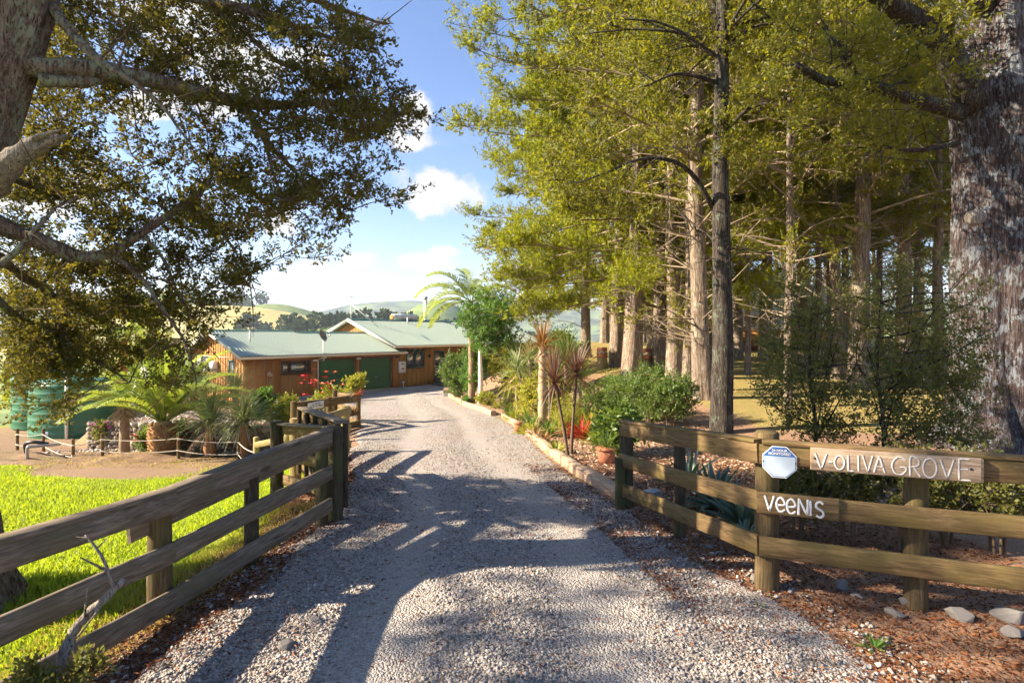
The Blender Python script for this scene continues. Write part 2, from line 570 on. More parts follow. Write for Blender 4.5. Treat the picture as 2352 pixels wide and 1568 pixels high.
M_bark_grove = bark_mat('grove_bark', (0.06, 0.042, 0.03), (0.25, 0.185, 0.135), (0.46, 0.37, 0.29), (0.42, 0.40, 0.30), 1.0, 0.35)
M_bark_dark = bark_mat('shade_dark_bark', (0.016, 0.012, 0.010), (0.06, 0.048, 0.038), (0.13, 0.108, 0.088), (0.14, 0.16, 0.12), 1.3, 0.4)  # shade on the near trunk is put into this darker bark colour
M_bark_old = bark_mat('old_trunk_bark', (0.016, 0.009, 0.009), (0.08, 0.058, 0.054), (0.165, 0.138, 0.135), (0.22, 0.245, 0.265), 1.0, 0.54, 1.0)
M_bark_left = bark_mat('left_tree_bark', (0.045, 0.032, 0.024), (0.19, 0.14, 0.105), (0.36, 0.29, 0.23), (0.27, 0.31, 0.21), 1.3, 0.55)
M_bark_dead = bark_mat('dead_grey_wood', (0.1, 0.085, 0.07), (0.3, 0.25, 0.2), (0.5, 0.44, 0.37), None, 1.6)
M_twig = plain('twig_bark', (0.15, 0.105, 0.07), 0.9, 0.1, 0.3, 6.0)
M_twig_pale = plain('pale_twig_bark', (0.30, 0.23, 0.16), 0.9, 0.1, 0.3, 6.0)
M_palm_trunk = bark_mat('palm_trunk', (0.16, 0.10, 0.06), (0.36, 0.25, 0.16), (0.5, 0.38, 0.27), None, 1.5)
M_palm_boot = plain('palm_leaf_base', (0.36, 0.2, 0.09), 0.9, 0.15, 0.4, 10.0)
M_straw = plain('dry_palm_fibre', (0.5, 0.36, 0.22), 0.9, 0.1, 0.3, 10.0)
# ------------------------------------------------------------------ terrain
def sst(x, a, b):
    t = np.clip((x - a) / (b - a), 0, 1)
    return t * t * (3 - 2 * t)


def right_edge(y):
    return np.interp(y, [-10, 3.5, 7.1, 9.8, 14.9, 20.5, 27, 33.8, 45], [2.7, 2.05, 1.33, 0.80, 0.33, -0.41, -1.9, -3.65, -4.2])


def left_edge(y):
    return np.interp(y, [-10, 3.5, 6.4, 9, 12, 17.9, 24, 30.6, 34, 45], [-3.0, -2.25, -1.95, -2.5, -3.3, -4.6, -8.6, -13.6, -14.5, -16])


def zroad(y):
    return np.interp(y, [-10, 4.0, 6.5, 10, 14, 30, 50], [0.08, 0.04, 0.0, -0.17, -0.45, -1.6, -1.65])


def wall_line(x):
    return 17.5 - (x + 7.85) * 0.408


def zterr(x, y):
    x = np.asarray(x, float)
    y = np.asarray(y, float)
    zr = zroad(y)
    zl = np.interp(y, [-10, 4.4, 17, 26, 45], [0.1, -0.1, -1.6, -2.55, -3.0])
    LE, RE = left_edge(y), right_edge(y)
    zl = np.where(x < -9, zl - 0.0, zl)
    m_road = sst(x, LE - 2.6, LE)
    m_wall = sst(y - wall_line(x), 0.02, 0.30) * sst(x, -16.6, -15.0)
    up = zr - 0.06 * np.clip(LE - x, 0, 3)
    left = zl + (up - zl) * np.maximum(m_road, m_wall)
    zg = 0.16 + 0.00085 * np.clip(y - 9, 0, 60) ** 2 + 0.01 * np.clip(x - 6, 0, 40)
    t = sst(x, RE + 0.1, RE + 6.0 + 0.06 * np.clip(y - 8, 0, 40))
    right = zr + 0.10 * sst(x, RE + 0.05, RE + 0.3) * sst(y, 6.6, 7.2) * (1 - t) + (zg - zr) * t
    z = np.where(x < (LE + RE) / 2, left, right)
    z = z + 0.035 * vnoise(x * 1.1, y * 1.1, 3) * (1 - sst(x, LE - 0.6, LE + 0.2) * (1 - sst(x, RE - 0.2, RE + 0.6)))
    lump = np.exp(-((y - 17.0) / 2.2) ** 2) * sst(-x, 8, 11)
    z = z + 0.13 * lump * vnoise(x * 2.3, y * 2.3, 8) + 0.06 * lump * vnoise(x * 5.5, y * 5.5, 9)
    fall = sst(y, 46, 110)
    z = z - fall * 26 * (1 - 0.55 * sst(x, 0, 30)) - sst(-x, 24, 70) * 14 * sst(y, 0, 30)
    return z


def gp(x, y, dz=0.0):
    return np.array([x, y, float(zterr(x, y)) + dz])


def grid_mesh(xs, ys, zf, tintf=None):
    X, Y = np.meshgrid(xs, ys)
    Z = zf(X, Y)
    v = np.stack([X, Y, Z], -1).reshape(-1, 3)
    idx = np.arange(len(xs) * len(ys)).reshape(len(ys), len(xs))
    f = np.stack([idx[:-1, :-1], idx[:-1, 1:], idx[1:, 1:], idx[1:, :-1]], -1).reshape(-1, 4)
    return v, f


xs = np.unique(np.concatenate([np.linspace(-110, -22, 30), np.linspace(-22, 12, 170), np.linspace(12, 110, 40)]))
ys = np.unique(np.concatenate([np.linspace(-25, 2, 14), np.linspace(2, 24, 130), np.linspace(24, 50, 60), np.linspace(50, 125, 25)]))
v, f = grid_mesh(xs, ys, zterr)
mb = MB()
mb.add(v, f)


def ground_fn(t):
    p = world_pos(t)
    zone = t.new('ShaderNodeAttribute', attribute_name='zone').outputs['Color']
    sep = t.new('ShaderNodeSeparateColor', i_0=zone)
    n_big = t.noise(p, 1.3, 4, 0.6)
    n_mid = t.noise(p, 7.0, 5, 0.65)
    n_fin = t.noise(p, 55.0, 4, 0.7)
    st = t.noise(t.vmath('MULTIPLY', p, (60.0, 25.0, 30.0)).outputs[0], 1.6, 4, 0.7, 1.0)
    jit = t.math('MULTIPLY', t.math('SUBTRACT', t.math('ADD', n_mid, n_big), 1.0), 0.75)
    dirt = t.ramp(n_fin, [(0.3, (0.17, 0.10, 0.058)), (0.5, (0.31, 0.205, 0.13)), (0.7, (0.46, 0.33, 0.22))])
    dirt = t.mix(t.math('MULTIPLY', t.smooth(n_big, 0.5, 0.7), 0.5), dirt, (0.22, 0.20, 0.07))
    dirt = t.mix(t.math('MULTIPLY', t.smooth(n_mid, 0.55, 0.7), 0.6), dirt, (0.12, 0.07, 0.045))
    mulch = t.ramp(st, [(0.3, (0.12, 0.058, 0.034)), (0.5, (0.33, 0.195, 0.12)), (0.72, (0.58, 0.42, 0.29))])
    lawn = t.ramp(n_fin, [(0.3, (0.10, 0.17, 0.012)), (0.6, (0.28, 0.35, 0.02))])
    lawn = t.mix(t.math('MULTIPLY', t.smooth(n_big, 0.48, 0.7), 0.5), lawn, (0.34, 0.27, 0.07))
    grove = t.ramp(n_mid, [(0.35, (0.31, 0.20, 0.10)), (0.48, (0.33, 0.26, 0.09)), (0.62, (0.20, 0.21, 0.05))])
    grove = t.mix(t.math('MULTIPLY', n_fin, 0.5), grove, (0.30, 0.2, 0.09))
    c = t.mix(t.smooth(t.math('ADD', sep.outputs[0], jit), 0.42, 0.58), dirt, lawn)
    c = t.mix(t.smooth(t.math('ADD', sep.outputs[1], jit), 0.42, 0.58), c, mulch)
    c = t.mix(t.smooth(t.math('ADD', sep.outputs[2], jit), 0.42, 0.58), c, grove)
    h = t.math('ADD', t.math('MULTIPLY', n_mid, 0.6), t.math('ADD', n_fin, t.math('MULTIPLY', st, 0.5)))
    return bsdf(t, c, 0.95, 0.1, bump(t, h, 0.7, 0.04))


def zones(X, Y):
    LE, RE = left_edge(Y), right_edge(Y)
    far_lawn = np.interp(X, [-40, -13.5, -11, -9, -5.0, -2], [17.2, 15.5, 13.5, 14.2, 15.2, 12.5])
    lawn = sst(far_lawn - Y, -0.4, 0.8) * sst(LE - 0.75 - X, -0.2, 0.5)
    hole = np.exp(-(((X + 8.8) / 2.2) ** 2 + ((Y - 13.6) / 1.1) ** 2) * 1.2)
    lawn = np.clip(lawn - 1.2 * hole, 0, 1)
    fieldl = sst(-X, 24, 30) * sst(Y, 20, 26)
    lawn = np.maximum(lawn, fieldl)
    grove = sst(X - (RE + 4.0 + 0.05 * np.clip(Y - 8, 0, 40)), -0.5, 2.0) * sst(Y, 10.2, 12.2)
    grove = np.maximum(grove, sst(Y, 40, 44) * sst(X, -2, 2))
    mulch = sst(X - RE, -0.1, 0.3) * (1 - grove)
    mulch = np.maximum(mulch, sst(Y - wall_line(X), 0.1, 0.3) * sst(X, -15.6, -15) * (X < LE) * 0.6)
    mulch = np.maximum(mulch, (X < LE) * sst(X - LE, -0.9, -0.4) * (Y < 14) * 0.9)
    return np.clip(lawn, 0, 1), np.clip(mulch, 0, 1), np.clip(grove, 0, 1)


M_ground = mat('ground_cover', ground_fn)
ground = tag(mb.build('ground', M_ground, smooth=True), kind='structure')
za = ground.data.color_attributes.new('zone', 'FLOAT_COLOR', 'POINT')
zl_, zm_, zg_ = zones(v[:, 0], v[:, 1])
za.data.foreach_set('color', np.stack([zl_, zm_, zg_, np.ones_like(zl_)], -1).astype(np.float32).reshape(-1))

# driveway: a sheet over the ground with wheel tracks
ROWS = np.concatenate([np.linspace(-12, 2, 12), np.linspace(2.2, 16, 110), np.linspace(16.3, 44, 80)])
NS = 61
S = np.linspace(0, 1, NS)
dv = []
for y in ROWS:
    a = left_edge(y) - 0.15 + 0.16 * math.sin(y * 2.3) * math.sin(y * 0.9)
    b = right_edge(y) + (0.02 if y > 7.2 else 0.15 + 0.18 * math.sin(y * 1.7 + 1))
    x = a + (b - a) * S
    dv.append(np.stack([x, np.full(NS, y), np.zeros(NS)], -1))
dv = np.concatenate(dv)


def ztrack(x, y):
    c = (left_edge(y) + right_edge(y)) / 2
    c = np.where(y > 14, right_edge(y) - 2.1, c)
    u = x - c
    ruts = -0.022 * (np.exp(-((u - 0.75) / 0.28) ** 2) + np.exp(-((u + 0.75) / 0.28) ** 2))
    return zterr(x, y) + 0.014 + ruts + 0.022 * np.exp(-(u / 0.35) ** 2) + 0.008 * vnoise(x * 3, y * 3, 5)


EDGE = np.minimum(sst(np.tile(S, len(ROWS)), 0, 0.035), 1 - sst(np.tile(S, len(ROWS)), 0.965, 1))
dv[:, 2] = np.maximum(ztrack(dv[:, 0], dv[:, 1]), zterr(dv[:, 0], dv[:, 1]) + 0.006) * EDGE + (1 - EDGE) * (zterr(dv[:, 0], dv[:, 1]) - 0.01)


def track_mask(x, y):
    c = np.where(y > 14, right_edge(y) - 2.1, (left_edge(y) + right_edge(y)) / 2)
    return np.exp(-((np.abs(x - c) - 0.78) / 0.30) ** 2) * (0.75 + 0.25 * vnoise(x * 1.5, y * 0.9, 17))


idx = np.arange(len(dv)).reshape(len(ROWS), NS)
mb = MB()
fq = np.stack([idx[:-1, :-1], idx[:-1, 1:], idx[1:, 1:], idx[1:, :-1]], -1).reshape(-1, 4)
fc = dv[fq].mean(1)
mb.add(dv, fq, np.clip(track_mask(fc[:, 0], fc[:, 1]), 0, 1))


def gravel_fn(t):
    p = world_pos(t)
    vo = t.new('ShaderNodeTexVoronoi', i_Vector=p, i_Scale=55.0)
    vo2 = t.new('ShaderNodeTexVoronoi', i_Vector=p, i_Scale=95.0)
    s1 = t.new('ShaderNodeSeparateColor', i_0=vo.outputs['Color']).outputs[0]
    s2 = t.new('ShaderNodeSeparateColor', i_0=vo2.outputs['Color']).outputs[1]
    big = t.noise(p, 0.9, 4, 0.6)
    k = t.math('ADD', t.math('MULTIPLY', s1, 0.6), t.math('MULTIPLY', s2, 0.4))
    c = t.ramp(k, [(0.1, (0.20, 0.175, 0.155)), (0.5, (0.36, 0.32, 0.285)), (0.9, (0.54, 0.49, 0.44))])
    c = t.mix(t.math('MULTIPLY', t.smooth(big, 0.45, 0.7), 0.45), c, (0.36, 0.27, 0.20))
    c = t.mix(t.math('MULTIPLY', tint(t), 0.55), c, (0.47, 0.425, 0.385))
    dd = t.math('ADD', vo.outputs['Distance'], t.math('MULTIPLY', vo2.outputs['Distance'], 0.5))
    return bsdf(t, c, 0.9, 0.2, bump(t, t.math('SUBTRACT', 1.0, dd), 1.0, 0.02))


M_gravel = mat('gravel_bed', gravel_fn)
tag(mb.build('driveway', M_gravel, smooth=True), kind='structure')

# concrete strip in front of the garage is built with the house

# hills: valley and ranges beyond the house
def hills_z(x, y):
    def G(cx, cy, sx, sy, h, rot=0.0):
        c, s = math.cos(rot), math.sin(rot)
        u, w = (x - cx) * c + (y - cy) * s, -(x - cx) * s + (y - cy) * c
        return h * np.exp(-(u / sx) ** 2 - (w / sy) ** 2)
    z = -32 + 0 * x
    z = z + G(-230, 430, 190, 75, 54, 0.0)          # pasture spur on the left
    z = z + G(-275, 620, 125, 80, 66)                # wooded hill behind the spur
    z = z + G(-80, 300, 130, 42, 38, 0.03)           # wooded rise just past the house
    z = z + G(-210, 900, 280, 120, 44)
    z = z + G(-92, 720, 72, 90, 68, 0.0)            # green hill on the right
    z = z + G(330, 600, 200, 160, 60)
    z = z + G(-900, 1500, 420, 240, 126) + G(-480, 1900, 330, 220, 112) + G(-150, 2100, 330, 200, 84) + G(260, 2000, 420, 220, 88)
    z = z + G(-1900, 1500, 700, 300, 150) + G(1100, 1700, 700, 300, 140)
    far = sst(y, 1000, 1500)
    z = z + (1.6 + 7 * far) * vnoise(x / (60 + 60 * far), y / (60 + 60 * far), 21) + 2.5 * vnoise(x / 24, y / 24, 22)
    z = z + sst(y, 2600, 3600) * 60
    return z


xs = np.concatenate([np.linspace(-3200, -700, 36), np.linspace(-690, 500, 130), np.linspace(510, 3000, 34)])
ys = np.concatenate([np.linspace(95, 800, 90), np.linspace(815, 3800, 60)])
HV, HF = grid_mesh(xs, ys, hills_z)
mb = MB()
mb.add(HV, HF)


def hills_fn(t):
    p = world_pos(t)
    sp = t.new('ShaderNodeSeparateXYZ', i_0=p)
    n1 = t.noise(p, 0.012, 5, 0.6)
    n2 = t.noise(p, 0.09, 4, 0.6)
    n3 = t.noise(t.vmath('MULTIPLY', p, (1.0, 1.0, 6.0)).outputs[0], 0.05, 3, 0.5)
    gold = t.ramp(n2, [(0.35, (0.40, 0.33, 0.13)), (0.6, (0.50, 0.43, 0.19))])
    gold = t.mix(t.math('MULTIPLY', n3, 0.35), gold, (0.34, 0.34, 0.11))
    green = t.ramp(n2, [(0.35, (0.13, 0.19, 0.06)), (0.65, (0.22, 0.27, 0.09))])
    wood = t.ramp(n2, [(0.35, (0.03, 0.05, 0.03)), (0.65, (0.08, 0.10, 0.05))])
    mg = t.math('MULTIPLY', t.smooth(sp.outputs[0], -80.0, -130.0), t.math('MULTIPLY', t.smooth(sp.outputs[1], 330.0, 372.0), t.smooth(sp.outputs[1], 520.0, 480.0)))
    c = t.mix(mg, green, gold)
    far = t.smooth(sp.outputs[1], 900.0, 1200.0)
    c = t.mix(far, c, t.mix(t.smooth(n1, 0.4, 0.6), wood, green))
    return bsdf(t, c, 0.95, 0.05)


tag(mb.build('hills', mat('hill_pasture', hills_fn), smooth=True), kind='structure')

# ------------------------------------------------------------------ the house
HP = np.array([-14.4, 30.6, -1.6])
HU = np.array([0.6276, 0.7785])
HW = np.array([-0.7785, 0.6276])
HROT = math.atan2(HU[1], HU[0])


def t_front(px, dep=0.0):
    k = (px - CXP) / FPX
    b = HP[:2] + HW * dep
    return (k * b[1] - b[0]) / (HU[0] - k * HU[1])


def y_gable(px, t=0.0):
    k = (px - CXP) / FPX
    b = HP[:2] + HU * t
    return (k * b[1] - b[0]) / (HW[0] - k * HW[1])


def z_loc(py, t, dep=0.0):
    Y = HP[1] + HU[1] * t + HW[1] * dep
    return CAMZ - (py - HORY) / FPX * Y - HP[2]


house = thing('house', HP, 'long brown timber house with pale green corrugated roof and two garage doors', 'house', rotz=HROT)


def hbox(name, m, x0, x1, y0, y1, z0, z1, parent=None, label=None):
    mb = MB()
    box(mb, x0, x1, y0, y1, z0, z1)
    o = mb.build(name, m, parent or house)
    if label:
        o['label'] = label
    return o


def wall_cells(x0, x1, z0, z1, ops):
    xs_ = sorted(set([x0, x1] + [a for o in ops for a in (o[0], o[1])]))
    cells = []
    for a, b in zip(xs_[:-1], xs_[1:]):
        m = (a + b) / 2
        zz = [z0]
        for o in sorted(ops, key=lambda q: q[2]):
            if o[0] <= m <= o[1]:
                zz += [o[2], o[3]]
        zz.append(z1)
        for k in range(0, len(zz), 2):
            if zz[k + 1] - zz[k] > 0.01:
                cells.append((a, b, zz[k], zz[k + 1]))
    return cells


T_W1 = (t_front(646), t_front(713))
T_D1 = (t_front(735), t_front(815))
T_D2 = (t_front(827.5), t_front(899))
T_W2 = (t_front(934), t_front(974))
T_DR = (t_front(997), t_front(1020))
DOORH = 2.08
op_g = [(T_W1[0], T_W1[1], z_loc(859, T_W1[0]), z_loc(830, T_W1[0])), (T_D1[0], T_D1[1], 0.0, DOORH), (T_D2[0], T_D2[1], 0.0, DOORH)]
T_END = t_front(916)
op_m = [(T_W2[0], T_W2[1], z_loc(844, T_W2[0]), z_loc(803, T_W2[0])), (T_DR[0], T_DR[1], 0.35, 2.45)]
T_MAIN0, T_MAIN1 = T_END + 0.02, 27.0

mb = MB()
for (a, b, c, d) in wall_cells(0, T_END, -0.5, 2.36, op_g):
    box(mb, a, b, 0.0, 0.16, c, d)
mb.build('wall', M_brownwall, house)
mb = MB()
for (a, b, c, d) in wall_cells(T_MAIN0, T_MAIN1, -0.5, 2.78, op_m):
    box(mb, a, b, 0.03, 0.16, c, d)
mb.build('wall', M_brownframe, house)
# planks of the main wall
x = T_MAIN0 + 0.01
rng = np.random.default_rng(5)
while x < T_MAIN0 + 9:
    w = 0.40
    for (a, b, c, d) in wall_cells(x, x + w - 0.014, -0.4, 2.70, [o for o in op_m]):
        a, b = max(a, x), min(b, x + w - 0.014)
        if b - a > 0.02:
            hbox('plank', M_ochrewall, a, b, 0.004 + rng.uniform(0, 0.004), 0.03, c, d)
    x += w
# battens of the garage wing
x = 0.06
while x < T_END - 0.05:
    for (a, b, c, d) in wall_cells(x - 0.022, x + 0.022, -0.4, 2.36, [(o[0] - 0.1, o[1] + 0.1, o[2] - 0.09, o[3] + 0.09) for o in op_g]):
        if x - 0.023 <= a and b <= x + 0.023 and b - a > 0.03:
            hbox('batten', M_batten, a, b, -0.032, -0.001, c, d)
    x += 0.52
# door jambs and pier
for a, b in ((T_D1[0] - 0.1, T_D1[0]), (T_D1[1], T_D1[1] + 0.1), (T_D2[0] - 0.1, T_D2[0]), (T_D2[1], T_D2[1] + 0.1)):
    hbox('door_jamb', M_brownframe, a, b, -0.03, -0.002, -0.05, DOORH + 0.12)
for T in (T_D1, T_D2):
    hbox('door_head', M_brownframe, T[0], T[1], -0.028, 0.1, DOORH, DOORH + 0.12)
    mb = MB()
    nz = 150
    zz = np.linspace(0.02, DOORH, nz)
    yy = 0.10 + 0.016 * np.sign(np.sin(zz / 0.078 * 2 * np.pi)) * np.abs(np.sin(zz / 0.078 * 2 * np.pi)) ** 0.5
    vv = np.concatenate([np.stack([np.full(nz, T[0]), yy, zz], -1), np.stack([np.full(nz, T[1]), yy, zz], -1)])
    i = np.arange(nz - 1)
    mb.add(vv, np.stack([i, i + nz, i + nz + 1, i + 1], -1))
    dr = mb.build('roller_door', M_greendoor, house, smooth=True)
    hbox('handle', M_metal, (T[0] + T[1]) / 2 - 0.06, (T[0] + T[1]) / 2 - 0.02, 0.04, 0.08, 0.84, 0.87, dr)
    hbox('handle', M_metal, (T[0] + T[1]) / 2 + 0.04, (T[0] + T[1]) / 2 + 0.08, 0.04, 0.08, 0.84, 0.87, dr)


def window(o, m_frame, mull=None, fw=0.055, y=0.0, axis='x', curtain=None):
    """window frame, panes; o = (a, b, z0, z1); axis 'x' front wall (outside -y), 'y' gable end (outside -x)"""
    a, b, z0, z1 = o
    win = MB()

    def bb(mb, a0, a1, d0, d1, c0, c1):
        if axis == 'x':
            box(mb, a0, a1, y + d0, y + d1, c0, c1)
        else:
            box(mb, y + d0, y + d1, a0, a1, c0, c1)
    e = 0.02
    bb(win, a - e, a + fw, -0.035, 0.08, z0 - e, z1 + e)
    bb(win, b - fw, b + e, -0.035, 0.08, z0 - e, z1 + e)
    bb(win, a + fw, b - fw, -0.032, 0.08, z1 - fw, z1 + e)
    bb(win, a + fw, b - fw, -0.032, 0.08, z0 - e, z0 + fw)
    w = win.build('window', m_frame, house)
    cuts = [a + fw] + ([] if mull is None else [a + (b - a) * q for q in mull]) + [b - fw]
    for q in cuts[1:-1]:
        mb = MB()
        bb(mb, q - 0.025, q + 0.025, -0.028, 0.07, z0 + fw, z1 - fw)
        mb.build('mullion', m_frame, w)
    for k, (p, q) in enumerate(zip(cuts[:-1], cuts[1:])):
        mb = MB()
        bb(mb, p, q, 0.02, 0.03, z0 + fw * 0.9, z1 - fw * 0.9)
        mb.build('pane', M_glass, w)
        if curtain and k in curtain:
            mb = MB()
            bb(mb, p + 0.02, q - 0.02, 0.016, 0.018, z0 + fw, z1 - fw)
            mb.build('blind', M_curtain, w)
    mb = MB()
    bb(mb, a - 0.06, b + 0.06, -0.07, -0.003, z0 - 0.07, z0 - 0.025)
    mb.build('sill', m_frame, w)
    return w


window(op_g[0], M_brownframe, [0.29])
window(op_m[0], M_greenframe, [0.5])
# glazed door
a, b, z0, z1 = op_m[1]
mb = MB()
for (p, q, c, d) in ((a, a + 0.1, z0, z1), (b - 0.1, b, z0, z1), (a + 0.1, b - 0.1, z1 - 0.1, z1), (a + 0.1, b - 0.1, z0, z0 + 0.12), (a + 0.1, b - 0.1, 1.25, 1.38)):
    box(mb, p, q, 0.0, 0.1, c, d)
gd = mb.build('door', M_greenframe, house)
for c, d in ((z0 + 0.12, 1.25), (1.38, z1 - 0.1)):
    hbox('pane', M_glass, a + 0.1, b - 0.1, 0.04, 0.05, c, d, gd)
hbox('notice', M_white, a + 0.03, a + 0.2, -0.006, -0.002, 1.27, 1.36, gd)

# gable end of the garage wing (local x = 0)
GD = 7.0
EZ, SL = 2.47, 0.355
def rz(y, ez=EZ, ov=0.45, sl=SL):
    return ez + (y + ov) * sl
ridge_y = 3.45
gz = lambda y: rz(y) - 0.06 if y <= ridge_y else rz(2 * ridge_y - y) - 0.06
wb = (y_gable(481), y_gable(450))
wn = (y_gable(538.5), y_gable(525.6))
op_e = [(wb[0], wb[1], z_loc(849, 0, wb[0]), z_loc(817, 0, wb[0])), (wn[0], wn[1], z_loc(871, 0, wn[0]), z_loc(828, 0, wn[0]))]
mb = MB()
for (a, b, c, d) in wall_cells(0.161, GD - 0.1, -1.3, 2.36, op_e):
    box(mb, 0.0, 0.14, a, b, c, d)
prof = [(0.161, 2.36), (GD - 0.1, 2.36), (GD - 0.1, gz(GD - 0.1)), (ridge_y, gz(ridge_y)), (0.161, gz(0.161))]
vv = [[0.0, y, z] for y, z in prof] + [[0.14, y, z] for y, z in prof]
mb.add(vv, [[4, 3, 2, 1, 0], [5, 6, 7, 8, 9]])
mb.build('wall', M_brownwall, house)
y = 0.10
while y < GD:
    for (a, b, c, d) in wall_cells(y - 0.022, y + 0.022, -1.2, gz(y) - 0.05, [(o[0] - 0.1, o[1] + 0.1, o[2] - 0.08, o[3] + 0.08) for o in op_e]):
        if a >= y - 0.023 and b <= y + 0.023 and b - a > 0.03:
            mb = MB()
            box(mb, -0.032, -0.001, a, b, c, d)
            mb.build('batten', M_batten, house)
    y += 0.30
mb = MB()
box(mb, -0.038, -0.0325, 0.16, GD - 0.2, 2.36, 2.385)
mb.build('joint_flashing', M_cream, house)
window(op_e[0], M_greenframe, [0.58], axis='y', curtain=(1,))
window(op_e[1], M_greenframe, None, axis='y')
mb = MB()
box(mb, 0.15, T_END, GD - 0.1, GD, -1.3, 2.4)
mb.build('wall', M_brownwall, house)
# back and far end of the main part
mb = MB()
MGD = 9.4
box(mb, T_MAIN0, T_MAIN1, MGD - 0.1, MGD, -1.3, 2.8)
box(mb, T_MAIN1 - 0.14, T_MAIN1, 0.161, MGD - 0.1, -1.3, 2.8)
mb.build('wall', M_brownwall, house)


def roof_plane(name, x0, x1, ya, za, yb, zb, m=M_roof, pitch=0.185, amp=0.055):
    """trapezoid ribbed sheet from eave (ya, za) to ridge (yb, zb)"""
    per = np.array([0.0, 0.42, 0.55, 0.87, 1.0]) * pitch
    hh = np.array([0.0, 0.0, 1.0, 1.0, 0.0]) * amp
    n = int((x1 - x0) / pitch)
    X = np.concatenate([x0 + k * pitch + per[:-1] for k in range(n)] + [[x0 + n * pitch]])
    Z = np.concatenate([hh[:-1]] * n + [[0.0]])
    X = np.append(X, x1); Z = np.append(Z, 0.0)
    dn = np.array([-(zb - za), abs(yb - ya)]); dn = dn / np.linalg.norm(dn)
    sg = 1 if yb > ya else -1
    k = len(X)
    e = np.stack([X, ya + dn[0] * sg * Z, za + dn[1] * Z], -1)
    r = np.stack([X, yb + dn[0] * sg * Z, zb + dn[1] * Z], -1)
    mb = MB()
    i = np.arange(k - 1)
    mb.add(np.concatenate([e, r]), np.stack([i, i + 1, i + 1 + k, i + k], -1))
    mb.add(np.concatenate([e, r]) - [0, 0, 0.03], np.stack([i + k, i + 1 + k, i + 1, i], -1))
    return mb.build(name, m, house)


t_step = 4.76
r2y = 3.12
roof_plane('roof_sheet', -0.42, t_step, -0.45, EZ, ridge_y, rz(ridge_y))
roof_plane('roof_sheet', t_step, T_END + 0.35, -0.45, EZ, r2y, rz(r2y))
roof_plane('roof_sheet', -0.42, t_step, GD + 0.35, EZ, ridge_y, rz(ridge_y))
roof_plane('roof_sheet', t_step, T_END, GD + 0.35, EZ - 0.12, r2y, rz(r2y))
MEZ, MSL, MOV, MRY = 2.88, 0.352, 0.5, 4.7
mrz = lambda y: MEZ + (y + MOV) * MSL
TM0 = t_front(905, -0.5)
roof_plane('roof_sheet', TM0 + 0.02, T_MAIN1 + 0.4, -MOV, MEZ, MRY, mrz(MRY), pitch=0.17, amp=0.028)
roof_plane('roof_sheet', TM0 + 0.02, T_MAIN1 + 0.4, MGD + MOV, MEZ, MRY, mrz(MRY), pitch=0.17, amp=0.028)


def ridge_cap(x0, x1, y, z):
    mb = MB()
    vv = []
    for x in (x0, x1):
        vv += [[x, y - 0.17, z - 0.005], [x, y, z + 0.075], [x, y + 0.17, z - 0.005]]
    mb.add(vv, [[0, 1, 4, 3], [1, 2, 5, 4]])
    mb.build('ridge_cap', M_roofcap, house)


ridge_cap(-0.45, t_step + 0.03, ridge_y, rz(ridge_y) + 0.01)
ridge_cap(t_step + 0.03, T_END + 0.1, r2y, rz(r2y) + 0.012)
ridge_cap(TM0, T_MAIN1 + 0.4, MRY, mrz(MRY) + 0.01)


def sloped_board(name, x0, x1, ya, za, yb, zb, h, m):
    mb = MB()
    vv = []
    for x in (x0, x1):
        vv += [[x, ya, za - h], [x, yb, zb - h], [x, yb, zb], [x, ya, za]]
    mb.add(vv, [[0, 1, 2, 3], [7, 6, 5, 4], [0, 4, 5, 1], [2, 6, 7, 3], [1, 5, 6, 2], [0, 3, 7, 4]])
    return mb.build(name, m, house)


# barge boards, verge flashing, gutters
for (xa, ya, za, yb, zb) in ((-0.46, -0.5, EZ - 0.01, ridge_y, rz(ridge_y) + 0.03), (-0.46, GD + 0.38, EZ - 0.01, ridge_y, rz(ridge_y) + 0.03),
                             (TM0 - 0.04, -MOV - 0.05, MEZ, MRY, mrz(MRY) + 0.04), (TM0 - 0.04, MGD + MOV, MEZ, MRY, mrz(MRY) + 0.04)):
    sloped_board('barge_board', xa, xa + 0.035, ya, za, yb, zb, 0.20, M_cream)
    sloped_board('verge_flashing', xa - 0.012, xa + 0.13, ya, za + 0.055, yb, zb + 0.055, 0.05, M_roof)
# soffit lining under the verge
sloped_board('soffit', -0.42, 0.0, -0.40, EZ - 0.07, ridge_y, rz(ridge_y) - 0.08, 0.02, M_brownwall)


def gutter(x0, x1, y, z):
    mb = MB()
    pr = [(y + 0.10, z), (y + 0.10, z - 0.13), (y + 0.0, z - 0.13), (y - 0.025, z - 0.09), (y - 0.025, z - 0.02), (y - 0.04, z)]
    vv = [[x0, p, q] for p, q in pr] + [[x1, p, q] for p, q in pr]
    n = len(pr)
    mb.add(vv, [[i, i + 1, i + 1 + n, i + n] for i in range(n - 1)])
    mb.add(vv, [list(range(n))[::-1], list(range(n, 2 * n))])
    mb.build('gutter', M_cream, house)


gutter(-0.46, T_END + 0.38, -0.50, EZ - 0.015)
gutter(TM0 - 0.03, T_MAIN1 + 0.4, -MOV - 0.06, MEZ - 0.015)
hbox('soffit', M_brownwall, 0.0, T_END + 0.3, -0.38, -0.021, 2.30, 2.33)
hbox('soffit', M_brownwall, T_END + 0.32, T_MAIN1 + 0.3, -0.42, 0.0, 2.70, 2.73)
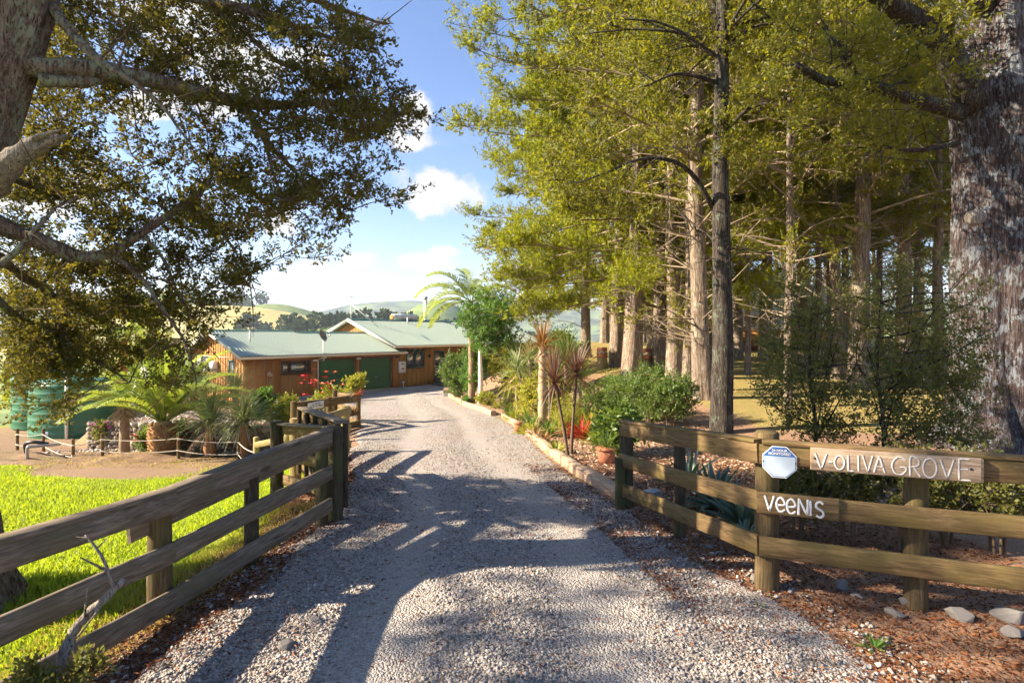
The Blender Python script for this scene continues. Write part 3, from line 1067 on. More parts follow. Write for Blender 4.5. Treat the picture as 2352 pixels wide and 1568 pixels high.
# gable triangle of the main part above the garage roof
mb = MB()
prof = [(0.0, 2.3), (MGD, 2.3), (MGD, mrz(-MOV) - 0.0), (MRY, mrz(MRY) - 0.1), (0.0, mrz(0) - 0.1)]
xg = TM0 + 0.45
mb.add([[xg, y, z] for y, z in prof] + [[xg + 0.1, y, z] for y, z in prof], [[4, 3, 2, 1, 0], [5, 6, 7, 8, 9]])
mb.build('wall', M_brownwall, house)
for k in range(24):
    y = 0.4 + 0.36 * k
    zt = (mrz(y) if y < MRY else mrz(2 * MRY - y)) - 0.16
    if zt > 3.2:
        hbox('batten', M_batten, xg - 0.02, xg - 0.001, y - 0.022, y + 0.022, 3.0, zt)
# downpipe, lamps, meter box, boiler, tap, step, vents
td = t_front(729)
mb = MB()
tube(mb, [[td, -0.08, -0.1], [td, -0.08, 2.12], [td + 0.05, -0.2, 2.2], [td + 0.35, -0.42, 2.27]], 0.04, 8)
mb.build('downpipe', M_cream, house, smooth=True)
for px in (722, 821, 910):
    t_ = t_front(px)
    mb = MB()
    box(mb, t_ - 0.13, t_ + 0.13, -0.2, -0.03, 2.06, 2.17)
    mb.build('flood_lamp', M_cream if px < 900 else M_black, house)
tm = t_front(922)
mbx = hbox('meter_box', M_white, tm - 0.28, tm + 0.28, -0.14, 0.0, 1.02, 1.78)
for zc in (1.62, 1.30):
    mb = MB()
    aa = np.linspace(0, 2 * np.pi, 18, endpoint=False)
    vv = np.stack([tm + 0.13 * np.cos(aa), np.full(18, -0.143), zc + 0.055 * np.sin(aa)], -1)
    mb.add(vv, [list(range(18))])
    mb.build('meter_window', M_palm_boot, mbx)
yb_ = y_gable(498)
boil = hbox('water_heater', M_white, -0.32, -0.02, yb_ - 0.24, yb_ + 0.24, z_loc(853, 0, yb_), z_loc(829, 0, yb_))
for q in (-0.12, 0.0, 0.1):
    mb = MB()
    tube(mb, [[-0.14, yb_ + q, z_loc(853, 0, yb_)], [-0.12, yb_ + q, 0.0]], 0.014, 5)
    mb.build('pipe', M_twig, boil)
tt = t_front(924)
mb = MB()
tube(mb, [[tt, -0.12, -0.1], [tt, -0.12, 0.32]], 0.03, 6)
box(mb, tt - 0.06, tt + 0.06, -0.18, -0.04, 0.32, 0.42)
mb.build('gully_pipe', M_white, house)
tl = t_front(985)
hbox('wall_lamp', M_black, tl - 0.06, tl + 0.06, -0.12, 0.0, 1.98, 2.22)
for (tx, dy, hh, r_) in ((t_front(574, 1.4), 1.4, 0.75, 0.045), (t_front(936, 4.1), 4.1, 0.45, 0.05)):
    zb = (rz(dy) if tx < 8 else mrz(dy))
    mb = MB()
    tube(mb, [[tx, dy, zb - 0.05], [tx, dy, zb + hh]], r_, 8)
    mb.build('vent_pipe', M_white, house)
# flue behind the ridge
tf = t_front(977, 5.6)
zt = z_loc(690, tf, 5.6)
mb = MB()
tube(mb, [[tf, 5.6, 4.0], [tf, 5.6, zt]], 0.17, 12)
fl = mb.build('chimney_flue', M_white, house, smooth=False)
mb = MB()
tube(mb, [[tf, 5.6, zt], [tf, 5.6, zt + 0.06], [tf, 5.6, zt + 0.08], [tf, 5.6, zt + 0.32]], [0.13, 0.13, 0.2, 0.2], 12)
mb.build('flue_cowl', M_metal, fl)
# roof water cylinder
ta, tb = t_front(902, 5.2), t_front(958, 5.2)
zc = mrz(MRY) + 0.25
mb = MB()
tube(mb, [[ta, 5.3, zc], [ta + 0.05, 5.3, zc], [tb, 5.3, zc]], [0.24, 0.3, 0.3], 14)
cy = mb.build('roof_water_cylinder', M_white, house, smooth=False)
mb = MB()
tube(mb, [[ta - 0.02, 5.3, zc], [ta + 0.3, 5.3, zc]], [0.25, 0.305], 14)
mb.build('cylinder_end', M_brownwall, cy)
# concrete footing strip and the steps
hbox('footing', M_concrete, t_front(641), T_END - 0.3, -0.22, -0.03, -0.5, 0.06)
hbox('path_slab', M_concrete, T_END - 0.2, T_DR[0] - 0.2, -1.0, 0.0, -0.5, 0.03)
stp = thing('door_step', HP + np.array([*(HU * ((T_DR[0] + T_DR[1]) / 2)), 0.0]), 'two weathered timber steps below the green glazed door', 'step', rotz=HROT)
mb = MB(); box(mb, -1.1, 1.4, -1.9, -0.05, -0.35, 0.13); mb.build('lower_tread', M_fence_dark, stp)
mb = MB(); box(mb, -0.5, 1.4, -0.98, -0.045, 0.14, 0.33); mb.build('upper_tread', M_fence_dark, stp)

# satellite dish (sits on the gutter), TV antenna (stands on the ridge), wind chime: things of their own
def house_pt(t, dep, z):
    p = HP[:2] + HU * t + HW * dep
    return np.array([p[0], p[1], HP[2] + z])


tdish = t_front(742, -0.3)
dish = thing('satellite_dish', house_pt(tdish, -0.3, 2.4), 'round satellite dish on a white pole at the garage gutter', 'satellite dish', rotz=HROT)
mb = MB()
tube(mb, [[0, 0.28, -0.35], [0, -0.1, -0.3], [0, -0.1, -0.05], [0, -0.02, 0.1], [0, 0, 0.95]], 0.028, 6)
mb.build('pole', M_white, dish)
mb = MB()
c0 = np.array([0, 0.02, 1.18]); nd = nrm(np.array([0.35, -0.85, 0.42]))
u_ = nrm(np.cross(nd, [0, 0, 1])); w_ = np.cross(u_, nd)
rings = []
for r_, h_ in ((0.02, -0.07), (0.15, -0.055), (0.28, -0.02), (0.36, 0.02), (0.37, 0.018)):
    aa = np.linspace(0, 2 * np.pi, 28, endpoint=False)
    rings.append(c0 + nd * h_ + r_ * (np.cos(aa)[:, None] * u_ * 0.88 + np.sin(aa)[:, None] * w_))
vv = np.concatenate(rings)
ff = [[k * 28 + i, k * 28 + (i + 1) % 28, (k + 1) * 28 + (i + 1) % 28, (k + 1) * 28 + i] for k in range(4) for i in range(28)]
mb.add(vv, ff); mb.add(vv, [list(range(28))])
mb.build('reflector', M_dishm, dish, smooth=True)
mb = MB()
tube(mb, [c0 - w_ * 0.34, c0 + nd * 0.42 - w_ * 0.18], 0.015, 5)
tube(mb, [c0 + nd * 0.40 - w_ * 0.18, c0 + nd * 0.5 - w_ * 0.17], 0.04, 6)
mb.build('feed_arm', M_metal, dish)

tan_ = t_front(806, MRY)
ant = thing('television_antenna', house_pt(tan_, MRY, mrz(MRY)), 'thin television antenna mast with stays on the main roof ridge', 'antenna', rotz=HROT)
mb = MB(); tube(mb, [[0, 0, -0.3], [0, 0, 1.75]], 0.024, 5); mb.build('mast', M_white, ant)
for e in ([1.6, -0.6, -0.2], [1.2, -1.7, -0.6]):
    mb = MB(); tube(mb, [[0, 0, 1.15], e], 0.017, 4); mb.build('stay', M_white, ant)
mb = MB(); tube(mb, [[-0.45, -0.3, 1.68], [0.5, 0.3, 1.62]], 0.02, 4); mb.build('boom', M_dishm, ant)
for q in (-0.45, -0.1, 0.15, 0.5):
    mb = MB(); tube(mb, [[q, q * 0.6, 1.35 if abs(q) > 0.3 else 1.55], [q, q * 0.6, 1.98 if abs(q) > 0.3 else 1.8]], 0.014, 4)
    mb.build('dipole', M_dishm, ant)

tch = t_front(617)
ch = thing('wind_chime', house_pt(tch, -0.12, 1.35), 'small shell wind chime hanging on the brown garage wall', 'wind chime', rotz=HROT)
mb = MB(); tube(mb, [[0, 0, 0.0], [0, 0, 0.12], [0, 0, 0.22], [0, 0, 0.28]], [0.17, 0.16, 0.09, 0.02], 10); mb.build('shell_bowl', M_straw, ch)
for k in range(6):
    a = k * 1.05
    x0, y0 = 0.13 * math.cos(a), 0.08 * math.sin(a)
    ln = 0.22 + 0.07 * (k % 3)
    mb = MB(); tube(mb, [[x0, y0, 0.0], [x0, y0, -ln]], 0.008, 4); tube(mb, [[x0, y0, -ln], [x0, y0, -ln - 0.1]], 0.022, 5)
    mb.build('chime_strand', M_straw, ch)
# ------------------------------------------------------------------ fences
def board(name, A, B, h, th, m, parent, ploc, wob=0.004, seed=0, c=0.005, label=None):
    """a plank from A to B (centres of its end faces), h tall, th thick, its own object"""
    A, B = np.asarray(A, float), np.asarray(B, float)
    d = B - A
    L = float(np.linalg.norm(d))
    mb = MB()
    n = max(2, int(L / 0.5))
    rg = np.random.default_rng(seed + int(abs(A[0] * 100)) + int(abs(A[2] * 1000)))
    ys = np.array([-th / 2 + c, th / 2 - c, th / 2, th / 2, th / 2 - c, -th / 2 + c, -th / 2, -th / 2])
    zs = np.array([-h / 2, -h / 2, -h / 2 + c, h / 2 - c, h / 2, h / 2, h / 2 - c, -h / 2 + c])
    rows = []
    for i in range(n + 1):
        oy, oz = (rg.normal(0, wob), rg.normal(0, wob)) if 0 < i < n else (0, 0)
        rows.append(np.stack([np.full(8, L * i / n), ys + oy, zs + oz + rg.normal(0, wob * 0.3, 8)], -1))
    vv = np.concatenate(rows)
    ff = [[k * 8 + i, k * 8 + (i + 1) % 8, (k + 1) * 8 + (i + 1) % 8, (k + 1) * 8 + i] for k in range(n) for i in range(8)]
    mb.add(vv, ff)
    mb.add(vv, [[7, 6, 5, 4, 3, 2, 1, 0], [n * 8 + q for q in range(8)]])
    o = mb.build(name, m, parent)
    o.location = tuple(A - np.asarray(ploc))
    o.rotation_euler = (0, -math.atan2(d[2], math.hypot(d[0], d[1])), math.atan2(d[1], d[0]))
    if label:
        o['label'] = label
    return o


def round_post(name, base, top, r, m, parent, ploc, seg=16, rough=0.03, seed=0, dome=True, square=False, rz_=0.0):
    rg = np.random.default_rng(int(seed) + int(abs(base[0] * 77)))
    base, top = np.asarray(base, float), np.asarray(top, float)
    mb = MB()
    L = np.linalg.norm(top - base)
    if square:
        # long axis along local x so that the grain runs up the post
        cbox(mb, 0, L, -r, r, -r, r, 0.008)
        o = mb.build(name, m, parent)
        o.rotation_euler = (rz_, -math.pi / 2, 0)
    else:
        n = 8
        path = np.array([[L * i / n, 0, 0] for i in range(n)] + [[L - 0.015, 0, 0], [L, 0, 0]])
        rad = np.array([r * (1 + 0.02 * rg.normal()) for i in range(n)] + [r, r * (0.86 if dome else 0.95)])
        tube(mb, path, rad, seg, rough=rough * 0.3, rng=rg)
        o = mb.build(name, m, parent, smooth=False)
        d = top - base
        q = Vector((1, 0, 0)).rotation_difference(Vector(d))
        o.rotation_euler = q.to_euler()
    o.location = tuple(base - np.asarray(ploc))
    return o


RAILS = [(0.158, 0.317), (0.518, 0.675), (0.897, 1.055)]


def rail_run(parent, ploc, pts, m, side, rails=RAILS, cap=None, th=0.036, mcap=None, ext=(0.0, 0.0)):
    """rails between consecutive ground points; side = +1/-1: which face of the posts they are nailed to"""
    for k, (a, b) in enumerate(zip(pts[:-1], pts[1:])):
        a, b = np.asarray(a, float), np.asarray(b, float)
        d = nrm((b - a)[:2])
        nn = np.array([-d[1], d[0], 0]) * side
        for i, (z0, z1) in enumerate(rails):
            e = 0.004
            A = a + nn + np.array([0, 0, (z0 + z1) / 2])
            B = b + nn + np.array([0, 0, (z0 + z1) / 2])
            dd = nrm(B - A)
            board('rail', A + dd * (e - ext[0]), B - dd * (e - ext[1]), z1 - z0, th, m, parent, ploc, seed=i * 11 + k)
        if cap:
            zc = rails[-1][1] + 0.016
            A = a + nn * (1 - 0.03 / max(np.linalg.norm(nn), 0.03)) + np.array([0, 0, zc])
            B = b + nn * (1 - 0.03 / max(np.linalg.norm(nn), 0.03)) + np.array([0, 0, zc])
            dd = nrm(B - A)
            board('cap_rail', A + dd * (e - ext[0] * 0.5), B - dd * (e - ext[1] * 0.5), 0.03, cap, mcap or m, parent, ploc, seed=k)


# right fence ---------------------------------------------------------------
RA, RB, RCc = np.array([1.42, 7.04, -0.01]), np.array([2.06, 4.65, 0.20]), np.array([3.03, 4.27, 0.19])
RD = RCc + (RCc - RB) * 1.55
RD[2] = 0.2
RE_ = RD + (RCc - RB) * 1.6
fr = thing('board_fence', RB, 'right three-rail timber fence with mossy boards that carries the name signs', 'fence')
rail_run(fr, RB, [RA, RB], M_fence_gold, -0.085, cap=0.12, ext=(0, 0.048))
rail_run(fr, RB, [RB, RD], M_fence_gold, -0.09, cap=0.12, ext=(0.044, 0))
rail_run(fr, RB, [RD, RE_], M_fence_gold, -0.09, cap=0.12)
off = np.array([0.05, 0.06, 0.0])
round_post('post', RA + [0.0, 0.02, -0.3], RA + [0.0, 0.02, 1.08], 0.085, M_post_dark, fr, RB, seed=1)
round_post('post', RA + [-0.095, -0.06, -0.3], RA + [-0.095, -0.06, 0.62], 0.055, M_post_dark, fr, RB, seed=9, square=True)
mid = RA + (RB - RA) * 0.46
round_post('post', mid + [0.05, 0.05, -0.3], mid + [0.05, 0.05, 1.0], 0.06, M_post_dark, fr, RB, seed=2)
round_post('post', RB + [0.055, 0.07, -0.3], RB + [0.055, 0.07, 1.135], 0.094, M_post_brown, fr, RB, seed=3)
round_post('post', RCc + [0.05, 0.07, -0.3], RCc + [0.05, 0.07, 1.06], 0.08, M_post_brown, fr, RB, seed=4)
round_post('post', RD + [0.05, 0.07, -0.3], RD + [0.05, 0.07, 1.06], 0.088, M_fence_gold, fr, RB, seed=5)
round_post('post', RE_ + [0.05, 0.07, -0.3], RE_ + [0.05, 0.07, 1.06], 0.088, M_fence_gold, fr, RB, seed=6)

# signs on the right fence ---------------------------------------------------
fd = nrm((RD - RB))
fn = np.array([fd[1], -fd[0], 0.0]); fn = fn / np.linalg.norm(fn)     # towards the road
FROT = math.atan2(fd[1], fd[0])
FACE = RB + fn * (0.09 + 0.018)


def on_face(px, py):
    """where a measured picture point lies on the road face of the second bay: (distance along, height above RB)"""
    k = (px - CXP) / FPX
    s = (k * FACE[1] - FACE[0]) / (fd[0] - k * fd[1])
    Y = FACE[1] + fd[1] * s
    return s, CAMZ - (py - HORY) / FPX * Y - RB[2] - fd[2] * s


STROKES = {
    'V': [[(0, 1), (0.42, 0), (0.8, 1)]],
    'O': [[(0.45 + 0.42 * math.cos(a), 0.5 + 0.5 * math.sin(a)) for a in np.linspace(0.3, 6.6, 20)]],
    'L': [[(0.05, 1), (0.08, 0), (0.55, 0.0)]],
    'I': [[(0.1, 1), (0.12, 0)]],
    'A': [[(0, 0), (0.38, 1), (0.8, 0)], [(0.18, 0.36), (0.64, 0.36)]],
    'G': [[(0.85, 0.86), (0.6, 1.0), (0.3, 0.95), (0.06, 0.65), (0.05, 0.35), (0.25, 0.05), (0.6, 0.0), (0.88, 0.22), (0.88, 0.42), (0.5, 0.42)]],
    'R': [[(0.05, 0), (0.05, 1), (0.45, 1.02), (0.7, 0.82), (0.6, 0.58), (0.08, 0.48)], [(0.3, 0.48), (0.78, 0.0)]],
    'E': [[(0.72, 1), (0.05, 1), (0.08, 0.0), (0.8, 0.0)], [(0.06, 0.5), (0.6, 0.52)]],
    '-': [[(0, 0.42), (0.28, 0.44)]],
    'e': [[(0.06, 0.42), (0.72, 0.47), (0.68, 0.78), (0.38, 0.95), (0.1, 0.75), (0.04, 0.4), (0.22, 0.06), (0.5, 0.0), (0.78, 0.16)]],
    'N': [[(0.03, 0), (0.06, 1), (0.62, 0.02), (0.66, 1.0)]],
    'S': [[(0.62, 0.86), (0.4, 1.0), (0.1, 0.88), (0.1, 0.62), (0.55, 0.42), (0.64, 0.18), (0.4, 0.0), (0.05, 0.12)]],
}


def ribbon(mb, pts, w, z0, rng, th=0.003):
    """a flat painted stroke in the local xz plane, facing -y, raised th"""
    p = curve(np.array(pts), max(8, len(pts) * 3)) if len(pts) > 4 else np.array([np.array(a) + (np.array(b) - np.array(a)) * q for a, b in zip(pts[:-1], pts[1:]) for q in np.linspace(0, 1, 6)])
    tg = nrm(np.gradient(p, axis=0) + 1e-6)
    nv = np.stack([-tg[:, 1], tg[:, 0]], -1)
    ww = w * (0.5 + 0.06 * rng.standard_normal(len(p)))[:, None]
    a, b = p + nv * ww, p - nv * ww
    n = len(p)
    vv = np.concatenate([np.stack([q[:, 0], np.full(n, y), q[:, 1]], -1) for q, y in ((a, -z0 - th), (b, -z0 - th), (a, -z0 + 0.004), (b, -z0 + 0.004))])
    i = np.arange(n - 1)
    mb.add(vv, np.concatenate([np.stack([i, i + 1, i + n + 1, i + n], -1), np.stack([i, i + 2 * n, i + 2 * n + 1, i + 1], -1), np.stack([i + n, i + n + 1, i + 3 * n + 1, i + 3 * n], -1)]))


def letter_row(word, spots, hgt, stroke, m, parent, depth, z0, rng, tilt=0.0):
    for chn, (x, w, zb) in zip(word, spots):
        if chn == ' ':
            continue
        mb = MB()
        for st in STROKES[chn]:
            pts = [(x + q[0] * w, zb + q[1] * hgt + rng.normal(0, 0.0012)) for q in st]
            ribbon(mb, pts, stroke, depth, rng)
        mb.build('letter', m, parent)


rng = np.random.default_rng(12)
s0, z0 = on_face(1861, 1051)
s1, z1 = on_face(2248, 1066)
zlo = (on_face(1861, 1075)[1] + on_face(2250, 1106)[1]) / 2
zhi = (on_face(1861, 1029)[1] + on_face(2250, 1046)[1]) / 2
sg = thing('name_board', FACE + fd * s0 + np.array([0, 0, zlo]), 'wooden sign board carved with V-OLIVA GROVE on the right fence', 'sign', rotz=FROT)
wd, hg = s1 - s0, zhi - zlo
mb = MB()
cbox(mb, 0, wd, -0.052, -0.004, 0, hg, 0.006)
mb.build('board', M_sign_wood, sg)
word = 'V-OLIVAGROVE'
pxs = [1873, 1920, 1930, 1968, 1996, 2008, 2038, 2080, 2126, 2150, 2194, 2226]
pxe = [1908, 1930, 1960, 1990, 2003, 2042, 2070, 2118, 2150, 2190, 2226, 2252]
pxs = [1872, 1919, 1933, 1969, 1996, 2009, 2040, 2083, 2128, 2160, 2196, 2224]
pxe = [1909, 1931, 1964, 1988, 2001, 2040, 2074, 2124, 2156, 2194, 2232, 2252]
# measured in the crop 2800..3840 -> view units
raw = [(328, 385, 195, 125), (392, 412, 190, 130), (420, 470, 197, 135), (483, 515, 205, 132), (532, 542, 207, 133), (555, 605, 210, 133), (610, 662, 212, 137),
       (694, 763, 220, 142), (780, 832, 228, 145), (842, 912, 236, 150), (926, 994, 242, 153), (1012, 1072, 254, 155)]
spots = []
for (a, b, lo, hi) in raw:
    vx = lambda q: (2800 + q * 1040 / 1344) * 0.6125
    vy = lambda q: (1600 + q * 1040 / 1344) * 0.6125
    sa, zb = on_face(vx(a), vy(lo))
    sb, zt_ = on_face(vx(b), vy(hi))
    spots.append((sa - s0, sb - sa, max(zb - zlo, 0.012), zt_ - zb))
for chn, sp in zip(word, spots):
    mb = MB()
    wn_ = {'O': 0.9, 'V': 0.82, 'A': 0.8, 'G': 0.9, 'R': 0.8, 'E': 0.8, 'L': 0.6, 'I': 0.3, '-': 0.3}[chn]
    hgt = min(sp[3] if chn != '-' else 0.1, hg - sp[2] - 0.01)
    for st in STROKES[chn]:
        ribbon(mb, [(sp[0] + q[0] / wn_ * sp[1], sp[2] + q[1] * hgt) for q in st], 0.012, 0.052, rng)
    mb.build('letter', M_carve, sg)
for bx in (0.025, wd - 0.06):
    mb = MB()
    tube(mb, [[bx, -0.05, hg * 0.55], [bx, -0.057, hg * 0.55]], 0.009, 8)
    mb.build('bolt', M_black, sg)
mb = MB()
cbox(mb, wd - 0.004, wd + 0.012, -0.0525, -0.004, 0.001, hg - 0.001, 0.003)
mb.build('end_grain', M_fence_dark, sg)

s0, _ = on_face(1737, 1140)
s1, _ = on_face(1926, 1160)
zlo, zhi = 0.515, 0.682
sv = thing('name_plank', FACE + fd * s0 + np.array([0, 0, zlo]), 'short plank painted VEENIS in white on the middle rail of the right fence', 'sign', rotz=FROT)
mb = MB()
cbox(mb, 0, s1 - s0, -0.03, -0.003, 0.0, zhi - zlo, 0.005)
mb.build('board', M_fence_gold, sv)
raw = [('V', 86, 132, 398, 330), ('e', 142, 183, 402, 336), ('e', 192, 234, 411, 343), ('N', 247, 296, 420, 347), ('I', 301, 314, 423, 352), ('S', 330, 370, 431, 360)]
for chn, a, b, lo, hi in raw:
    sa, zb = on_face(vx(a), vy(lo))
    sb, zt_ = on_face(vx(b), vy(hi))
    wn_ = {'V': 0.8, 'e': 0.76, 'N': 0.68, 'I': 0.22, 'S': 0.66}[chn]
    mb = MB()
    for st in STROKES[chn]:
        ribbon(mb, [(sa - s0 + q[0] / wn_ * (sb - sa), zb - zlo + q[1] * (zt_ - zb)) for q in st], 0.016, 0.030, rng)
    mb.build('letter', M_paint, sv)
mb = MB()
cbox(mb, s1 - s0 - 0.004, s1 - s0 + 0.014, -0.0305, -0.003, 0.001, zhi - zlo - 0.001, 0.003)
mb.build('end_grain', M_post_dark, sv)


def text_mesh(body, size, m, name, parent, loc, rot, align='CENTER', bold=True):
    cu = bpy.data.curves.new(name, 'FONT')
    cu.body = body
    cu.size = size
    cu.align_x = align
    cu.align_y = 'CENTER'
    cu.extrude = 0.0006
    if bold:
        cu.offset = size * 0.018
    cu.space_line = 0.95
    tmp = bpy.data.objects.new(name, cu)
    COL.objects.link(tmp)
    dg = bpy.context.evaluated_depsgraph_get()
    me = bpy.data.meshes.new_from_object(tmp.evaluated_get(dg))
    bpy.data.objects.remove(tmp)
    me.materials.clear()
    me.materials.append(m)
    o = link(name, me, parent, loc)
    o.rotation_euler = rot
    return o


# octagonal alarm sign
sc_, zc_ = on_face(1790, 1060)
oc = thing('alarm_sign', FACE + fd * sc_ + np.array([0, 0, zc_]), 'octagonal blue and silver 24 hour monitored alarm plate on the fence post', 'sign', rotz=FROT)


def octagon(r, y0, y1, sq=1.0):
    mb = MB()
    aa = np.pi / 8 + np.arange(8) * np.pi / 4
    vv = [[r * math.cos(a), y0, r * sq * math.sin(a)] for a in aa] + [[r * math.cos(a), y1, r * sq * math.sin(a)] for a in aa]
    mb.add(vv, [[i, (i + 1) % 8, 8 + (i + 1) % 8, 8 + i] for i in range(8)])
    mb.add(vv, [list(range(8)), list(range(8, 16))[::-1]])
    return mb


octagon(0.134, -0.012, -0.004).build('rim', M_white, oc)
octagon(0.127, -0.015, -0.0121).build('plate', M_bluesign, oc)
mb = MB()
vv = [[-0.113, -0.0165, 0.045], [0.113, -0.0165, 0.045], [0.113, -0.0165, -0.052], [0.045, -0.0165, -0.112], [-0.045, -0.0165, -0.112], [-0.113, -0.0165, -0.052]]
mb.add(vv, [[0, 1, 2, 3, 4, 5][::-1]])
mb.build('faded_panel', M_signpale, oc)
text_mesh('24 HOUR\nMONITORED', 0.027, M_white, 'lettering', oc, (0, -0.0165, 0.078), (math.pi / 2, 0, 0))
text_mesh('0800', 0.02, M_white, 'lettering', oc, (-0.03, -0.018, -0.088), (math.pi / 2, 0, 0), bold=False)
for q in (-0.116, 0.116):
    mb = MB(); tube(mb, [[q, -0.015, 0.0], [q, -0.019, 0.0]], 0.006, 6); mb.build('screw', M_black, oc)

# left fence ------------------------------------------------------------------
LA = np.array([-2.67, 4.36, -0.12]); LC = np.array([-2.10, 6.38, 0.0])
LZ = np.array([-2.79, 3.1, 0.06]); LY = np.array([-2.95, 1.4, 0.10]); LX = np.array([-3.12, -0.6, 0.12])
fl_ = thing('board_fence', LA, 'left three-rail weathered grey timber fence in shade', 'fence')
rail_run(fl_, LA, [LX, LY, LA], M_fence_dark, -0.09, cap=0.12)
rail_run(fl_, LA, [LA, LC], M_fence_dark, -0.085, cap=0.12)
board('inner_rail', LA + [-0.12, -0.22, 0.80], LC + [-0.10, -0.3, 0.86], 0.13, 0.035, M_fence_dark, fl_, LA)
round_post('post', LA + [-0.03, 0.0, -0.3], LA + [-0.03, 0.0, 1.04], 0.085, M_post_brown, fl_, LA, seed=21)
pm = np.array([-2.42, 5.33, -0.05])
round_post('post', pm + [-0.02, 0, -0.3], pm + [-0.02, 0, 1.06], 0.065, M_post_dark, fl_, LA, seed=22)
for q, nm in ((0.0, 23), (0.98, 24)):
    p_ = LY + (LX - LY) * q
    round_post('post', p_ + [-0.03, 0.0, -0.3], p_ + [-0.03, 0.0, 1.04], 0.09, M_post_dark, fl_, LA, seed=nm)
round_post('post', LC + [-0.03, 0.0, -0.3], LC + [-0.03, 0.0, 1.0], 0.055, M_post_dark, fl_, LA, seed=25, square=True)
round_post('gate_post', LC + [0.07, 0.16, -0.3], LC + [0.07, 0.16, 1.07], 0.085, M_post_dark, fl_, LA, seed=26)

# the gate, swung open into the property -----------------------------------------
GA = np.array([-2.03, 6.78, 0.02]); GB = np.array([-3.30, 8.95, -0.10])
gt = thing('farm_gate', GA, 'dark timber farm gate swung open beside the left gate post', 'gate')
gd_ = nrm(GB - GA)
gn = np.array([-gd_[1], gd_[0], 0])
for z0 in (0.10, 0.36, 0.62, 0.88):
    board('rail', GA + [0, 0, z0 + 0.07], GB + [0, 0, z0 + 0.07], 0.13, 0.03, M_fence_gold, gt, GA)
for q in (0.0, 0.28, 0.52, 0.76, 1.0):
    for s_ in (-1, 1):
        p_ = GA + (GB - GA) * q + gn * 0.045 * s_
        o = round_post('stile', p_ + [0, 0, 0.05], p_ + [0, 0, 1.05], 0.028, M_post_dark, gt, GA, square=True, seed=q * 10)
board('top_cap', GA + [0, 0, 1.07] - gd_ * 0.06, GB + [0, 0, 1.07], 0.035, 0.15, M_fence_dark, gt, GA)
board('brace', GA + gd_ * 1.4 + gn * 0.08 + [0, 0, 0.15], GA + gd_ * 1.9 + gn * 0.08 + [0, 0, 1.0], 0.1, 0.03, M_fence_dark, gt, GA)
for z_ in (0.95, 0.25):
    mb = MB(); box(mb, -0.05, 0.0, -0.06, -0.0, z_ - 0.04, z_ + 0.04); mb.build('hinge', M_metal, gt)

# short return fence behind the gate post
KA, KB = np.array([-3.49, 8.45, -0.22]), np.array([-2.22, 6.95, -0.02])
kf = thing('return_fence', KA, 'short dark return fence joining the left gate post to a stub post', 'fence')
rail_run(kf, KA, [KA, KB], M_fence_gold, 0.06, rails=[(0.12, 0.27), (0.47, 0.62), (0.86, 1.0)], cap=0.13, mcap=M_fence_dark)
round_post('post', KA + [0, 0, -0.3], KA + [0, 0, 1.06], 0.095, M_post_dark, kf, KA, seed=31)
for a_, b_ in (((-0.75, 0.2, 0.12), (0.1, 0.05, 0.62)), ((-0.55, -0.05, 0.05), (0.05, 0.0, 0.35))):
    board('stay', KA + a_, KA + b_, 0.08, 0.05, M_post_dark, kf, KA)

# pale fence along the driveway beyond the gate
FA, FB = np.array([-3.42, 8.9, -0.20]), np.array([-3.36, 11.6, -0.33])
pf = thing('driveway_fence', FB, 'pale sunlit three-rail fence beyond the open gate', 'fence')
rail_run(pf, FB, [FA, FB], M_fence_pale, -0.07, rails=[(0.14, 0.29), (0.47, 0.62), (0.82, 0.97)])
for q in (0.05, 0.98):
    p_ = FA + (FB - FA) * q
    round_post('post', p_ + [-0.02, 0, -0.3], p_ + [-0.02, 0, 1.0], 0.07, M_fence_pale, pf, FB, square=True, seed=33)
# pale rails by the rose bed
SA, SB, SC_ = gp(-6.2, 13.8), gp(-5.25, 13.3), gp(-4.1, 13.6)
for q in (SA, SB, SC_):
    q[2] -= 0.02
sf = thing('low_rail_fence', SA, 'low pale two-rail fence at the edge of the lawn', 'fence')
rail_run(sf, SA, [SA, SB, SC_], M_fence_pale, -0.06, rails=[(0.22, 0.36), (0.58, 0.72)])
for q in (SA, SB, SC_):
    round_post('post', q + [0, 0, -0.3], q + [0, 0, 0.84], 0.07, M_fence_pale, sf, SA, seed=34)
# planter fence with notice
NA, NB = np.array([-5.45, 14.2, -0.62]), np.array([-4.62, 17.1, -0.72])
NC = np.array([-5.7, 18.3, -0.75])
nf = thing('planter_fence', NB, 'mossy board fence with bromeliads and a visitor notice at the drive bend', 'fence')
rail_run(nf, NB, [NA, NB], M_fence_gold, -0.06, rails=[(0.05, 0.25), (0.42, 0.62), (0.82, 1.0)], cap=0.1)
rail_run(nf, NB, [NB, NC], M_fence_gold, -0.06, rails=[(0.05, 0.25), (0.42, 0.62), (0.82, 1.0)])
for q in (NA, (NA + NB) / 2, NB, NC):
    round_post('post', q + [0, 0, -0.3], q + [0, 0, 1.06], 0.06, M_fence_gold, nf, NB, square=True, seed=35)
nd_ = nrm(NB - NA)
nr_ = np.array([nd_[1], -nd_[0], 0])
pc = NA + nd_ * 0.75 + nr_ * 0.11 + np.array([0, 0, 0.9])
no = thing('visitor_notice', pc, 'small white ALL VISITORS REPORT TO OFFICE notice on the planter fence', 'sign', rotz=math.atan2(nd_[1], nd_[0]))
mb = MB(); cbox(mb, -0.34, 0.34, -0.012, 0.0, -0.09, 0.09, 0.003); mb.build('plate', M_white, no)
text_mesh('ALL VISITORS\nREPORT TO OFFICE', 0.066, M_ink, 'lettering', no, (0, -0.014, 0.0), (math.pi / 2, 0, 0))

